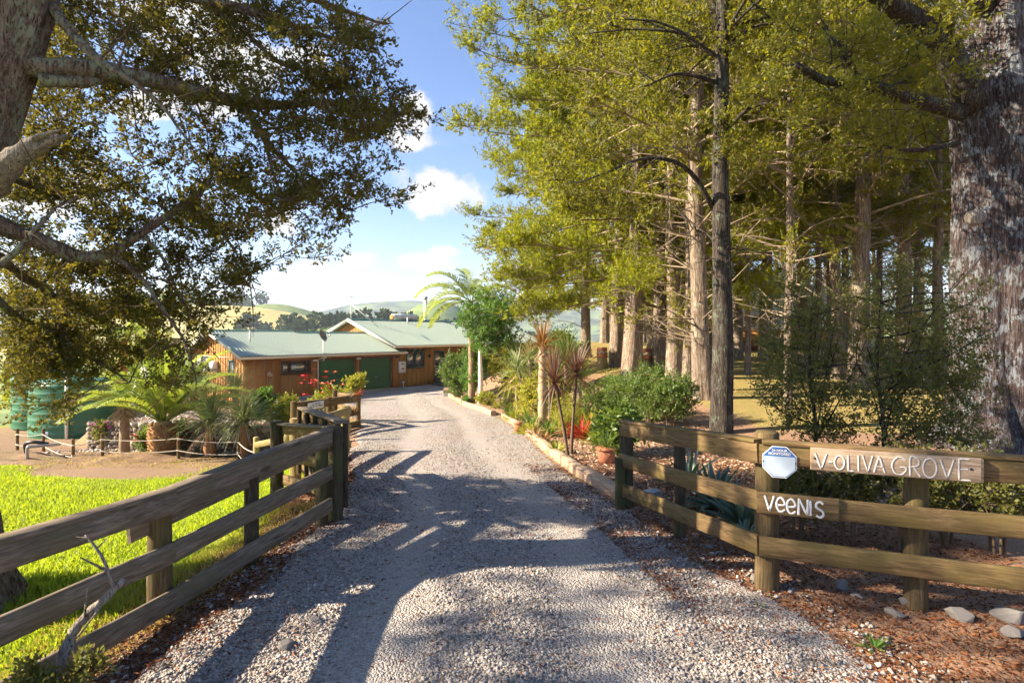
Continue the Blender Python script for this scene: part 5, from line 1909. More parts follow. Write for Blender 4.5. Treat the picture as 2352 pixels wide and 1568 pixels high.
tube(tr, path, rad_, seg, flute=oldflute)
for (pts, r0, r1) in (([(2230, 250, 9.4), (2170, 110, 9.0), (2060, 20, 8.6), (1960, -50, 8.2)], 0.24, 0.10), ([(2210, 262, 9.3), (2080, 222, 8.9), (1980, 192, 8.6), (1900, 186, 8.3), (1830, 150, 8.0)], 0.12, 0.04),
                      ([(2280, 60, 9.5), (2210, -60, 9.2), (2160, -160, 9.2)], 0.2, 0.1), ([(1985, 193, 8.6), (1940, 130, 8.4), (1895, 60, 8.2)], 0.05, 0.02),
                      ([(2200, 330, 9.4), (2100, 345, 9.0), (2000, 330, 8.7)], 0.05, 0.02)):
    bp = curve(np.array([at(*q) for q in pts]) - g_, 18)
    mb = MB()
    tube(mb, bp, np.linspace(r0, r1, 18), 10, rough=0.04, rng=rng, cap=True)
    mb.build('bough', M_bark_dark, ot, smooth=True)
    for _ in range(10):
        e = bp[rng.integers(5, 18)]
        q = curve([e, e + rng.normal(0, 0.25, 3), e + rng.normal(0, 0.55, 3)], 5)
        tube(lb, q, np.linspace(0.018, 0.005, 5), 3, cap=False)
for k in range(46):
    px, py = rng.uniform(1760, 2200), rng.uniform(-60, 240)
    if rng.uniform() < 0.25:
        px, py = rng.uniform(1850, 2160), rng.uniform(230, 380)
    cc = at(px, py, rng.uniform(7.8, 9.6)) - g_
    foliage(cr, lb, cc, [0.5, 0.5, 0.28], rng, 6, 6, 8, 0.07, 0.027, 0.35, None, 0.007, -0.1)
for k in range(50):
    h = rng.uniform(6.5, 13); a = rng.uniform(0, 6.28); ln = rng.uniform(0.8, 4.0)
    e = np.array([math.cos(a) * ln, math.sin(a) * ln, h])
    foliage(cr, lb, e, [1.0, 1.0, 0.55], rng, 7, 6, 7, 0.11, 0.042, 0.4, None, 0.02)
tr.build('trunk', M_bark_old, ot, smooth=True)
tag(lb.build('twigs', M_bark_dark, ot), kind='stuff')
tag(cr.build('crown', M_leaf_deep, ot), kind='stuff')
mb = MB()
hp = at(2247, 498, 8.98) - g_
tube(mb, [hp + [0, 0.12, 0], hp, hp + [0, -0.02, 0]], [0.13, 0.12, 0.06], 14)
mb.build('limb_scar', M_bark_dead, ot, smooth=True)

# ---- left framing tree ------------------------------------------------------------
rng = np.random.default_rng(401)
LT = gp(-4.85, 5.0)
lt = thing('framing_tree', LT, 'large tree at the left edge whose boughs hang across the sky', 'tree')
tr, lb, cr = MB(), MB(), MB()
tp_ = np.array([[-4.66, 4.6, -0.45], [-4.66, 4.6, -0.1], [-4.73, 4.6, 0.4], [-4.77, 4.62, 1.2], [-4.98, 4.75, 2.0], [-5.10, 4.92, 2.9], [-4.76, 5.0, 4.0], [-4.38, 5.0, 5.0], [-4.1, 5.05, 6.2], [-3.9, 5.1, 8.5], [-3.7, 5.2, 11.0]])
pth = curve(tp_, 60) - LT
rr_ = np.interp(np.linspace(0, 1, 60), [0, 0.1, 0.2, 0.3, 0.45, 0.6, 0.75, 1], [0.62, 0.52, 0.44, 0.40, 0.38, 0.32, 0.26, 0.1])
trunk_mesh(tr, pth, rr_, 48, rng, 11, 0.07, 0.35, 0.02)
tr.build('trunk', M_bark_left, lt, smooth=True)
BOUGH = []


def bough(pts, r0, r1, m=None, twigs=8, tl=0.35):
    bp = curve(np.array([at(*q) for q in pts]) - LT, 26)
    bp[1:] += np.cumsum(rng.normal(0, 0.004, (25, 3)), 0)
    rad = np.linspace(r0, r1, 26) * (1 + 0.06 * rng.standard_normal(26))
    mb = MB()
    tube(mb, bp, rad, 12 if r0 > 0.03 else 6, rough=0.03, rng=rng)
    mb.build('bough', M_bark_left, lt, smooth=True)
    BOUGH.append(bp)
    for _ in range(twigs):
        e = bp[rng.integers(4, 26)]
        d1 = rng.normal(0, tl, 3)
        tw_ = curve([e, e + d1 * 0.5 + rng.normal(0, 0.06, 3), e + d1], 6)
        tube(lb, tw_, np.linspace(0.010, 0.003, 6), 3, cap=False)
        BOUGH.append(tw_)


bough([(60, 150, 5.0), (130, 160, 5.1), (210, 162, 5.2), (330, 182, 5.5), (450, 214, 5.8), (560, 240, 6.0), (640, 248, 6.2), (698, 243, 6.3), (760, 240, 6.4), (850, 255, 6.6), (930, 265, 6.8)], 0.10, 0.02, twigs=22)
bough([(555, 246, 6.0), (600, 300, 6.0), (615, 330, 6.0), (650, 365, 6.1), (700, 410, 6.2), (745, 450, 6.3)], 0.04, 0.012, twigs=14)
bough([(610, 325, 6.0), (625, 370, 6.0), (640, 420, 6.1), (670, 470, 6.2)], 0.025, 0.008, twigs=10)
bough([(-60, 470, 5.1), (0, 518, 5.2), (100, 556, 5.4), (180, 586, 5.6), (250, 578, 5.8), (320, 537, 6.0), (400, 483, 6.2), (450, 448, 6.3), (482, 410, 6.3), (490, 365, 6.3)], 0.085, 0.02, twigs=18)
bough([(255, 580, 5.8), (320, 640, 5.9), (375, 720, 6.0), (420, 790, 6.1), (445, 850, 6.1)], 0.03, 0.008, twigs=14)
bough([(330, 540, 6.0), (380, 600, 6.2), (415, 680, 6.3), (440, 740, 6.4)], 0.022, 0.007, twigs=12)
bough([(400, 480, 6.2), (470, 500, 6.4), (530, 560, 6.5), (570, 630, 6.6), (580, 660, 6.6)], 0.022, 0.007, twigs=14)
bough([(110, 0, 5.1), (160, 70, 5.0), (230, 140, 4.9), (300, 185, 4.9), (380, 250, 4.9), (440, 330, 5.0)], 0.05, 0.008, twigs=8)
bough([(90, 185, 5.0), (200, 188, 5.2), (300, 180, 5.6), (420, 195, 6.2), (520, 225, 6.6), (640, 300, 7.0)], 0.06, 0.012, twigs=12)
bough([(130, -90, 5.1), (300, -30, 5.6), (480, 5, 6.0), (600, 40, 6.3), (700, 75, 6.5), (780, 100, 6.6), (870, 130, 6.8)], 0.07, 0.012, twigs=18)
bough([(200, -110, 5.2), (420, -60, 6.0), (640, -20, 6.6), (800, 30, 7.0), (880, 60, 7.2)], 0.07, 0.012, twigs=10)
bough([(470, 10, 6.0), (560, 70, 6.4), (640, 140, 6.6), (740, 170, 6.8), (830, 210, 7.0)], 0.035, 0.008, twigs=12)
bough([(-40, 560, 5.6), (60, 640, 6.2), (150, 690, 6.8), (260, 720, 7.2), (360, 760, 7.5)], 0.05, 0.01, twigs=14)
bough([(-60, 640, 5.6), (40, 730, 6.4), (140, 790, 7.0), (240, 840, 7.3), (300, 880, 7.4)], 0.05, 0.01, twigs=14)
bough([(-30, 380, 5.1), (60, 420, 5.6), (150, 440, 6.4), (260, 430, 7.0), (340, 420, 7.2)], 0.04, 0.01, twigs=12)
bough([(0, 610, 4.6), (60, 560, 4.6), (110, 500, 4.7), (170, 460, 4.9)], 0.03, 0.006, twigs=4)
GRID = ["79998766777786000", "78998765678888700", "68999876567778700", "56678887655667760", "56655434566579993", "67654111565358982",
        "68875465343666730", "78876678677777610", "77775678884676200", "67786646771354000", "88899754670000000", "99999864260000000",
        "99999856100000000", "99998431000000000", "89940035000000000", "24400000000000000"]
allb = np.concatenate(BOUGH)
for ry, rowc in enumerate(GRID):
    for cx_, chv in enumerate(rowc):
        dn = int(chv)
        lam = dn * (0.46 if ry >= 10 else 0.30)
        for _ in range(int(lam + rng.uniform(0, 1))):
            px = (cx_ + rng.uniform(0.0, 1.0)) * 60 - (28 if cx_ >= 9 else 0)
            py = (ry + rng.uniform(0.0, 1.0)) * 60
            d = rng.uniform(5.4, 7.6) if ry < 9 else rng.uniform(6.0, 8.4)
            if cx_ < 2 and ry < 8:
                d = rng.uniform(5.6, 8.0)
            c_ = at(px, py, d) - LT
            # hang the spray from the nearest bough
            dd = np.linalg.norm(allb - c_, axis=1)
            near = allb[np.argmin(dd)]
            rt = c_ + (near - c_) * min(1.0, 0.42 / max(dd.min(), 0.05))
            if dd.min() < 1.6:
                m_ = (near + rt) / 2 + rng.normal(0, 0.06, 3)
                tube(lb, curve([near, m_, rt], 5), np.linspace(0.010, 0.005, 5), 3, cap=False)
            r_ = rng.uniform(0.20, 0.34) * (0.72 if ry >= 13 else 1.0)
            fl_k = (1.15, 0.55) if ry < 10 else (1.0, 0.75)
            foliage(cr, lb, c_, [r_ * fl_k[0], r_ * fl_k[0], r_ * fl_k[1]], rng, 7, 6, 8, 0.044, 0.023, 0.25, rt, 0.0045, 0.0 if ry < 10 else -0.15, 0.12)  # lower hanging sprays carry their shade as a darker leaf tone
# upper crown above the picture
for k in range(150):
    h = rng.uniform(7.2, 12.0); a = rng.uniform(0, 6.28); ln = rng.uniform(0.3, 3.4)
    e = np.array([0.9 + math.cos(a) * ln, math.sin(a) * ln, h])
    foliage(cr, lb, e, [0.8, 0.8, 0.5], rng, 7, 6, 7, 0.10, 0.045, 0.3, None, 0.012)
tag(lb.build('twigs', M_twig, lt), kind='stuff')
tag(cr.build('crown', M_leaf_left, lt), kind='stuff')
# the broken dead limb
mb = MB()
dp = curve(np.array([at(-50, 440, 4.62), at(0, 395, 4.55), at(60, 345, 4.5), at(110, 325, 4.5), at(155, 312, 4.5)]) - LT, 16)
tube(mb, dp, np.interp(np.linspace(0, 1, 16), [0, 0.4, 0.7, 1], [0.13, 0.09, 0.055, 0.01]), 12, rough=0.12, rng=rng)
dp = curve(np.array([at(30, 360, 4.5), at(85, 318, 4.45), at(140, 298, 4.4)]) - LT, 10)
tube(mb, dp, np.linspace(0.05, 0.006, 10), 8, rough=0.12, rng=rng)
mb.build('broken_limb', M_bark_dead, lt, smooth=True)

# ---- trees beyond the left edge of the picture (they shade the near drive)
ROADSIDE = []
for (sd, nb_, cl_) in ((51, 20, 4), (52, 11, 3)):
    t_, l_, c_ = tree_template(sd, 12.5, 6.3, 3.1, nb_, 0.3, clumps=cl_, L=0.14, W=0.055, nsub=5, tufts=4, per=9, dead=0, rise=0.12)
    ROADSIDE.append((t_.data('trunk', M_bark_left, True), l_.data('limbs', M_twig, False), c_.data('crown', M_leaf_left, False), 0.3))
for (k, x_, y_, rot, sc, lbk) in ((1, -12.4, -1.2, 0.3, 1.0, 'roadside tree left of the frame nearest the camera'), (0, -12.6, 4.4, 1.9, 1.0, 'roadside tree left of the frame beside the lawn')):
    put_tree(ROADSIDE[k], 0, y_, 0, lbk, None, rot, sc, x=x_, name='roadside_tree')
# ------------------------------------------------------------------ palms and garden plants
def frond(mb, stem, base, az, elev, length, droop, rng, nl=34, ll=0.45, lw=0.05, tone=0.5, vee=0.5, twist=0.0):
    """a feather palm leaf: rachis with leaflets"""
    p = np.asarray(base, float).copy()
    d = np.array([math.cos(az) * math.cos(elev), math.sin(az) * math.cos(elev), math.sin(elev)])
    seg = 14
    pts = [p.copy()]
    for i in range(seg):
        p = p + d * length / seg
        pts.append(p.copy())
        d = nrm(d + np.array([0, 0, -droop / seg * (0.5 + i / seg)]))
    pts = np.array(pts)
    tube(stem, pts, np.linspace(0.022, 0.004, seg + 1) * (length / 2.2), 4, cap=False, tint=0.7)
    tg = nrm(np.gradient(pts, axis=0))
    q = np.linspace(0.14, 1.0, nl)
    for s_ in (-1, 1):
        f = q * seg
        i = np.minimum(f.astype(int), seg - 1)
        fr_ = (f - i)[:, None]
        P = pts[i] * (1 - fr_) + pts[i + 1] * fr_
        T = tg[i]
        side = nrm(np.cross(T, [0, 0, 1.0]))
        up = np.cross(side, T)
        D = nrm(T * 0.65 + side * s_ * 0.85 + up * vee + rng.normal(0, 0.08, (nl, 3)))
        Ln = ll * (0.35 + 0.65 * np.sin(np.pi * (0.12 + 0.8 * q))) * rng.uniform(0.85, 1.1, nl)
        W = lw
        nv = nrm(np.cross(D, T))
        # leaflet: two quads bending down
        m = P + D * Ln[:, None] * 0.55
        e = P + nrm(D + np.array([0, 0, -0.35])) * Ln[:, None]
        wv = nrm(np.cross(D, up)) * W / 2
        wv = nrm(np.cross(D, nv)) * W / 2
        v = np.stack([P + wv * 0.5, P - wv * 0.5, m - wv, m + wv, e], 1).reshape(-1, 3)
        k = np.arange(nl)[:, None] * 5
        tn = np.clip(tone + rng.normal(0, 0.15, nl), 0, 0.9)
        n0 = mb.n
        mb.add(v, k + np.array([0, 1, 2, 3]), tn)
        mb.f.append(k + np.array([3, 2, 4]) + n0)
        mb.t.append(tn)


def feather_palm(name, loc, label, fr, trunk, rng, trunk_mat=M_palm_trunk, leaf=M_leaf_palm, group=None):
    """fr: list of (az, elev, length, droop); trunk: (height, r0, r1)"""
    o = thing(name, loc, label, 'palm', group)
    h, r0, r1 = trunk
    mb = MB()
    n = max(8, int(h / 0.07))
    zz = np.linspace(-0.15, h, n)
    rad = np.interp(zz, [0, h], [r0, r1]) * (1 + 0.035 * (np.arange(n) % 2))
    tube(mb, np.stack([0.02 * np.sin(zz), 0 * zz, zz], -1), rad, 16)
    mb.build('trunk', trunk_mat, o, smooth=False)
    lf, st = MB(), MB()
    for (az, el, ln, dr) in fr:
        frond(lf, lf, [0.06 * math.cos(az), 0.06 * math.sin(az), h - 0.05], az, el, ln, dr, rng, nl=int(20 + ln * 10), ll=0.18 + 0.15 * ln)
    tag(lf.build('fronds', leaf, o), kind='stuff')
    return o


rng = np.random.default_rng(501)
# stout pineapple palm
pp = gp(xat(375, 17.6), 17.6)
o = thing('pineapple_palm', pp, 'stout feather palm with a scaly pineapple trunk behind the rope fence', 'palm')
mb = MB()
tube(mb, [[0, 0, -0.2], [0, 0, 0.1], [0, 0, 0.5], [0, 0, 0.85], [0, 0, 1.05]], [0.30, 0.34, 0.38, 0.34, 0.15], 18)
mb.build('trunk', M_palm_boot, o)
for r_ in range(9):
    for k in range(14):
        a = (k + 0.5 * (r_ % 2)) / 14 * 2 * math.pi + rng.normal(0, 0.05)
        if math.sin(a) > 0.35:
            continue
        z_ = 0.02 + r_ * 0.108 + rng.normal(0, 0.012)
        R_ = np.interp(z_, [0, 0.5, 0.85, 1.05], [0.34, 0.385, 0.35, 0.2])
        mb = MB()
        q = np.array([math.cos(a), math.sin(a), 0])
        s_ = np.array([-math.sin(a), math.cos(a), 0])
        b = q * (R_ - 0.01)
        vv = [b + s_ * 0.06 + [0, 0, z_ - 0.05], b - s_ * 0.06 + [0, 0, z_ - 0.05], b - s_ * 0.09 + [0, 0, z_ + 0.06], b + s_ * 0.09 + [0, 0, z_ + 0.06],
              q * (R_ + 0.075) + s_ * 0.05 + [0, 0, z_ + 0.07], q * (R_ + 0.075) - s_ * 0.05 + [0, 0, z_ + 0.07]]
        mb.add(vv, [[0, 1, 5, 4], [3, 4, 5, 2]]); mb.add(vv, [[0, 4, 3], [1, 2, 5]])
        mb.build('leaf_base', M_palm_boot, o)
lf = MB()
for k in range(34):
    az = k * 2.4 + rng.normal(0, 0.2)
    el = rng.uniform(0.55, 1.45)
    frond(lf, lf, [0.1 * math.cos(az), 0.1 * math.sin(az), 1.0], az, el, rng.uniform(2.1, 2.9), rng.uniform(0.9, 1.7), rng, 56, 0.46, 0.036, 0.65)
tag(lf.build('fronds', M_leaf_palm, o), kind='stuff')
# slim ringed palm with a straw skirt
p1 = gp(xat(285, 17.9), 17.9)
o = feather_palm('slim_palm', p1, 'slim ringed palm trunk with a dry straw skirt left of the pineapple palm', [(2.6, 0.9, 1.7, 1.5), (3.3, 0.6, 1.5, 1.5), (0.4, 1.0, 1.6, 1.4), (5.6, 0.8, 1.5, 1.5), (1.6, 1.2, 1.7, 1.2), (4.2, 0.9, 1.4, 1.5), (3.0, 1.3, 1.6, 1.0)], (1.55, 0.155, 0.12), rng)
mb = MB()
n = 240
a = rng.uniform(0, 6.28, n)
b = np.stack([0.11 * np.cos(a), 0.11 * np.sin(a), rng.uniform(1.35, 1.6, n)], -1)
leaves(mb, b, np.stack([np.cos(a) * 0.6, np.sin(a) * 0.6, -0.8 + 0 * a], -1) + rng.normal(0, 0.25, (n, 3)), rng.uniform(0.25, 0.5, n), 0.02, 0.5, rng)
mb.build('dry_skirt', M_straw, o)


def fan_palm(name, loc, label, h, r, nl, ll, rng, m=M_leaf_grey, cat='palm', w=0.045, droop=(0.3, 1.4), elmin=-0.5, trunk_m=M_palm_boot, lean=(0, 0), group=None, dry=0, top=1.5):
    o = thing(name, loc, label, cat, group)
    mb = MB()
    n = max(6, int(h / 0.12))
    zz = np.linspace(-0.12, h, n)
    cx_ = lean[0] * (np.clip(zz, 0, 9) / h) ** 1.2
    cy_ = lean[1] * (np.clip(zz, 0, 9) / h) ** 1.2
    tube(mb, np.stack([cx_, cy_, zz], -1), r * (1 + 0.12 * rng.standard_normal(n)) * np.interp(zz, [0, h], [1.15, 0.9]), 10)
    mb.build('trunk', trunk_m, o)
    lf = MB()
    tip = np.array([lean[0], lean[1], h])
    for k in range(nl):
        az = k * 2.39996 + rng.normal(0, 0.15)
        el = elmin + (top - elmin) * (rng.uniform(0, 1) ** 0.8)
        d0 = np.array([math.cos(az) * math.cos(el), math.sin(az) * math.cos(el), math.sin(el)])
        strap(lf, tip + d0 * r * 0.5, d0, ll * rng.uniform(0.75, 1.1), w, rng.uniform(*droop), rng, 5, np.clip(0.5 + rng.normal(0, 0.2), 0, 0.9))
    tag(lf.build('leaves', m, o), kind='stuff')
    if dry:
        dr = MB()
        for k in range(dry):
            az = rng.uniform(0, 6.28)
            d0 = np.array([math.cos(az) * 0.7, math.sin(az) * 0.7, -0.3])
            strap(dr, tip - [0, 0, 0.12], d0, ll * rng.uniform(0.5, 0.8), w * 0.8, 1.6, rng, 4, 0.5)
        dr.build('dry_leaves', M_straw, o)
    return o


fan_palm('butia_palm', gp(xat(482, 17.3), 17.3), 'grey-green palm with narrow arching leaves right of the pineapple palm', 0.95, 0.14, 380, 1.4, rng, w=0.028, dry=30, elmin=0.0, droop=(0.5, 1.5))
fan_palm('butia_palm', gp(xat(560, 17.0), 17.0), 'drooping grey-green palm with a dry skirt nearest the low pale fence', 1.05, 0.14, 380, 1.15, rng, w=0.028, droop=(0.5, 2.0), dry=60, elmin=-0.2)
fan_palm('butia_palm', gp(xat(465, 24.0), 24.0), 'grey-green palm against the sunlit gable wall', 1.1, 0.15, 180, 1.4, rng, w=0.038, droop=(0.5, 1.4), elmin=0.0)
fan_palm('butia_palm', gp(xat(540, 25.0), 25.0), 'grey-green palm below the narrow gable window', 0.8, 0.15, 180, 1.5, rng, w=0.038, droop=(0.4, 1.3), elmin=0.1)
# tall palms
feather_palm('tall_palm', gp(xat(283, 25.0), 25.0), 'tall palm with a brown trunk behind the hanging boughs and white dome', [(k * 2.4, rng.uniform(0.2, 1.2), rng.uniform(2.0, 2.6), rng.uniform(1.0, 1.8)) for k in range(16)], (4.3, 0.24, 0.17), rng, M_brownwall)
feather_palm('tall_palm', gp(xat(352, 30.0), 30.0), 'slender palm whose crown shows above the hanging boughs at left', [(k * 2.4, rng.uniform(0.3, 1.3), rng.uniform(1.8, 2.4), rng.uniform(0.9, 1.6)) for k in range(16)], (5.6, 0.16, 0.12), rng)
fr = [(3.3, 0.75, 3.1, 2.1), (3.0, 0.25, 3.2, 2.2), (3.6, 1.05, 2.8, 2.0), (2.7, 0.0, 2.8, 1.6), (3.9, 0.5, 3.0, 2.2), (2.3, 0.9, 2.6, 1.9), (0.2, 0.8, 2.6, 1.9), (5.2, 0.7, 2.7, 2.0), (1.3, 1.0, 2.5, 1.7), (4.5, 1.1, 2.6, 1.9), (0.9, 0.4, 2.4, 2.0), (5.9, 0.3, 2.5, 2.0)]
feather_palm('tall_palm', gp(xat(1082, 29.0), 29.0), 'tall feather palm leaning its fronds over the house roof at right', fr, (5.2, 0.16, 0.12), rng)


def bush(name, loc, label, rx, ry, rz_, nc, rng, m, cat='shrub', L=0.06, W=0.035, group=None, stems=5, nsub=6, tufts=5, per=7, twig=M_twig, flat=0.1, up=0.4, cr_=0.4, tone=0.0):
    o = thing(name, loc, label, cat, group)
    st, lf = MB(), MB()
    for k in range(stems):
        a = rng.uniform(0, 6.28)
        e = np.array([math.cos(a) * rx * 0.5, math.sin(a) * ry * 0.5, rz_ * rng.uniform(0.9, 1.5)])
        tube(st, curve([[0.05 * math.cos(a), 0.05 * math.sin(a), -0.1], e * [0.4, 0.4, 0.5], e], 6), np.linspace(0.03, 0.008, 6) * max(rx, 0.5), 5, cap=False)
    for k in range(nc):
        d_ = nrm(rng.standard_normal(3))
        q = rng.uniform(0.25, 1.0) ** 0.5
        c_ = np.array([rx, ry, rz_]) * d_ * q * 0.8 + [0, 0, rz_ * (1 + flat)]
        r_ = cr_ * (rx * ry * rz_) ** (1 / 3) * rng.uniform(0.7, 1.2)
        foliage(lf, st, c_, r_, rng, nsub, tufts, per, L, W, up, None, 0.006, tone)
    st.build('stems', twig, o)
    tag(lf.build('foliage', m, o), kind='stuff')
    return o


def blooms(o, pts, r, m, rng, name='flower'):
    for p in pts:
        mb = MB()
        n = 9
        a = np.arange(n) * 2.4
        d = np.stack([np.cos(a), np.sin(a), rng.uniform(-0.1, 0.8, n)], -1)
        leaves(mb, np.repeat([[0, 0, 0]], n, 0), d, r * 1.2, r * 0.9, 0.5, rng)
        q = mb.build(name, m, o)
        q.location = tuple(p)


# small leafy tree with a pale stem, camellia and shrubs near the house
p_ = gp(xat(1103, 27.4), 27.4)
o = thing('leafy_tree', p_, 'small bright green leafy tree with a pale straight stem beside the driveway', 'tree')
mb = MB(); tube(mb, curve([[0, 0, -0.2], [0.02, 0, 1.2], [0, 0, 2.4], [0.1, 0, 3.4]], 12), np.linspace(0.14, 0.07, 12), 10); mb.build('trunk', M_cream, o)
st, lf = MB(), MB()
for k in range(64):
    c_ = nrm(rng.standard_normal(3)) * np.array([1.65, 1.5, 1.35]) * rng.uniform(0.4, 1) ** 0.5 + [0.5, 0, 4.2]
    if rng.uniform() < 0.2:
        c_ = np.array([rng.uniform(-0.2, 1.6), rng.uniform(-0.8, 0.8), rng.uniform(2.2, 3.2)])
    foliage(lf, st, c_, 0.42, rng, 6, 5, 7, 0.12, 0.065, 0.1, [0.1, 0, 3.2] if k % 3 == 0 else None, 0.012)
st.build('branches', M_twig_pale, o)
tag(lf.build('crown', M_leaf_green, o), kind='stuff')
bush('camellia', gp(xat(1052, 31.5), 31.5), 'dense dark green rounded shrub beside the house door', 1.05, 1.0, 1.35, 60, rng, M_leaf_hedge, L=0.1, W=0.055)
bush('camellia', gp(xat(1090, 29.6), 29.6), 'lighter leafy shrub between the dense camellia and the pale stem', 0.8, 0.9, 1.5, 40, rng, M_leaf_green, L=0.1, W=0.055)
bush('low_shrub', gp(xat(1118, 26.0), 26.0), 'bright green low mound in the far bed left of the pale stem', 0.55, 0.5, 0.28, 22, rng, M_leaf_yellow, L=0.05, W=0.03)
bush('low_shrub', gp(xat(1075, 29.0), 29.0), 'small green mound at the end of the far bed', 0.4, 0.4, 0.22, 14, rng, M_leaf_green, L=0.05, W=0.03)
bush('low_shrub', gp(xat(1172, 23.0), 23.0), 'grey-green low plant between the two timber edgings', 0.5, 0.5, 0.35, 16, rng, M_leaf_shrub, L=0.06, W=0.03)
bush('garden_shrub', gp(xat(1290, 24.0), 24.0), 'dark leafy shrub behind the bronze spiky plant', 1.2, 1.0, 1.3, 44, rng, M_leaf_hedge, L=0.1, W=0.05)
bush('garden_shrub', gp(xat(1215, 29.0), 29.0), 'dark garden shrub under the green leafy tree', 1.3, 1.0, 1.2, 40, rng, M_leaf_hedge, L=0.11, W=0.055)
bush('garden_shrub', gp(xat(1160, 32.0), 32.0), 'shrub in the shade behind the pale-stemmed tree', 1.4, 1.0, 1.3, 40, rng, M_leaf_deep, L=0.11, W=0.055)
# spiky plants of the right bed
fan_palm('cabbage_tree', gp(xat(1246, 16.2), 16.2), 'bronze spiky head on a stout fibrous stem in the right bed', 2.25, 0.12, 120, 0.85, rng, M_leaf_bronze, 'plant', 0.04, (0.2, 1.5), -0.3, M_straw, dry=40)
fan_palm('cordyline', gp(xat(1312, 10.7), 10.7), 'taller dark maroon spiky head on a thin stem', 1.52, 0.028, 130, 0.74, rng, M_leaf_maroon, 'plant', 0.024, (0.05, 0.5), -0.8, M_twig, (0.10, 0.0))
fan_palm('cordyline', gp(xat(1304, 10.5), 10.5), 'lower dark maroon spiky head left of its twin stem', 1.34, 0.028, 150, 0.80, rng, M_leaf_maroon, 'plant', 0.024, (0.05, 0.6), -0.8, M_twig, (-0.24, 0.0))
fan_palm('spiky_plant', gp(xat(1243, 18.0), 18.0), 'green spiky head on a leaning stem left of the bronze head', 1.5, 0.05, 90, 1.0, rng, M_leaf_grey, 'plant', 0.045, (0.6, 2.0), -0.5, M_twig_pale, (-0.75, 0.0), dry=16)
fan_palm('spiky_plant', gp(xat(1232, 19.0), 19.0), 'green spiky head on the thinner leaning stem behind', 1.9, 0.045, 80, 0.9, rng, M_leaf_grey, 'plant', 0.045, (0.6, 1.8), -0.4, M_twig_pale, (-0.25, 0.0))
fan_palm('spiky_plant', gp(xat(1190, 20.5), 20.5), 'drooping yellow-green spiky clump at the left of the bed', 1.1, 0.05, 110, 1.15, rng, M_leaf_yellow, 'plant', 0.04, (0.8, 2.2), -0.2, M_twig_pale, (-0.1, 0.0))
fan_palm('spiky_plant', gp(xat(1262, 15.0), 15.0), 'thin straight stem with a small tuft in front of the bronze head', 1.75, 0.025, 40, 0.5, rng, M_leaf_bronze, 'plant', 0.02, (0.3, 1.5), -0.4, M_twig_pale)
fan_palm('yucca', gp(xat(1300, 18.5), 18.5), 'dark green yucca behind the maroon spiky heads', 1.7, 0.1, 150, 1.0, rng, M_leaf_hedge, 'plant', 0.05, (0.0, 0.7), -0.8, M_twig_pale)
fan_palm('yucca', gp(xat(1330, 19.6), 19.6), 'shorter dark yucca at the right of the taller yucca', 1.0, 0.1, 110, 0.9, rng, M_leaf_hedge, 'plant', 0.05, (0.0, 0.8), -0.6, M_twig_pale)
# hedge of clipped bushes
for k, (px, d, rx, rz_) in enumerate(((1395, 15.6, 0.75, 0.62), (1440, 14.6, 0.75, 0.66), (1492, 13.7, 0.75, 0.70), (1540, 13.0, 0.62, 0.62))):
    bush('hedge_bush', gp(xat(px, d), d), ('leftmost', 'second from left', 'third from left', 'rightmost')[k] + ' bush of the clipped green hedge in front of the grove', rx, 0.65, rz_, 46, rng, M_leaf_hedge, L=0.055, W=0.028, group='clipped hedge bushes', up=0.8)


def rosette(name, loc, label, n, ll, w, rng, m, cat='plant', droop=(0.3, 1.0), el=(0.2, 1.3), fold=0.2, group=None):
    o = thing(name, loc, label, cat, group)
    lf = MB()
    for k in range(n):
        az = k * 2.39996 + rng.normal(0, 0.2)
        e = rng.uniform(*el)
        d0 = np.array([math.cos(az) * math.cos(e), math.sin(az) * math.cos(e), math.sin(e)])
        strap(lf, d0 * 0.03, d0, ll * rng.uniform(0.7, 1.1), w, rng.uniform(*droop), rng, 5, np.clip(0.5 + rng.normal(0, 0.25), 0, 0.9), fold)
    tag(lf.build('leaves', m, o), kind='stuff')
    return o


rosette('bromeliad', gp(xat(1338, 12.6), 12.6, 0.02), 'large red bromeliad right of the maroon stems', 30, 0.62, 0.11, rng, M_leaf_red, el=(0.3, 1.3))
rosette('bromeliad', gp(xat(1318, 12.9), 12.9, 0.02), 'smaller dark red bromeliad behind the maroon stems', 18, 0.45, 0.08, rng, M_leaf_red)
rosette('strap_plant', gp(xat(1372, 11.9), 11.9), 'yellow-green strappy clump beside the red bromeliad', 90, 0.5, 0.035, rng, M_leaf_yellow)
rosette('strap_plant', gp(xat(1385, 11.0), 11.0), 'green strappy clump left of the terracotta pot', 70, 0.5, 0.035, rng, M_leaf_hedge)
rosette('strap_plant', gp(xat(1278, 10.9), 10.9), 'yellow leafy plant near the timber edge left of the maroon stems', 40, 0.32, 0.07, rng, M_leaf_yellow)
rosette('strap_plant', gp(xat(1216, 16.0), 16.0), 'green strappy clump behind the small brown pot', 60, 0.6, 0.04, rng, M_leaf_green)
rosette('strap_plant', gp(xat(1232, 13.6), 13.6), 'red-tinged strappy clump near the timber edge', 50, 0.42, 0.04, rng, M_leaf_bronze)
rosette('strap_plant', gp(xat(1205, 15.0), 15.0), 'yellow clump right behind the brown pot', 44, 0.4, 0.05, rng, M_leaf_yellow)
rosette('strap_plant', gp(xat(1172, 19.0), 19.0), 'green strappy clump at the left tip of the near bed', 60, 0.55, 0.045, rng, M_leaf_hedge)
rosette('strap_plant', gp(xat(1355, 14.2), 14.2), 'yellow broad-leaved clump in front of the hedge', 44, 0.6, 0.10, rng, M_leaf_yellow, el=(0.6, 1.4))
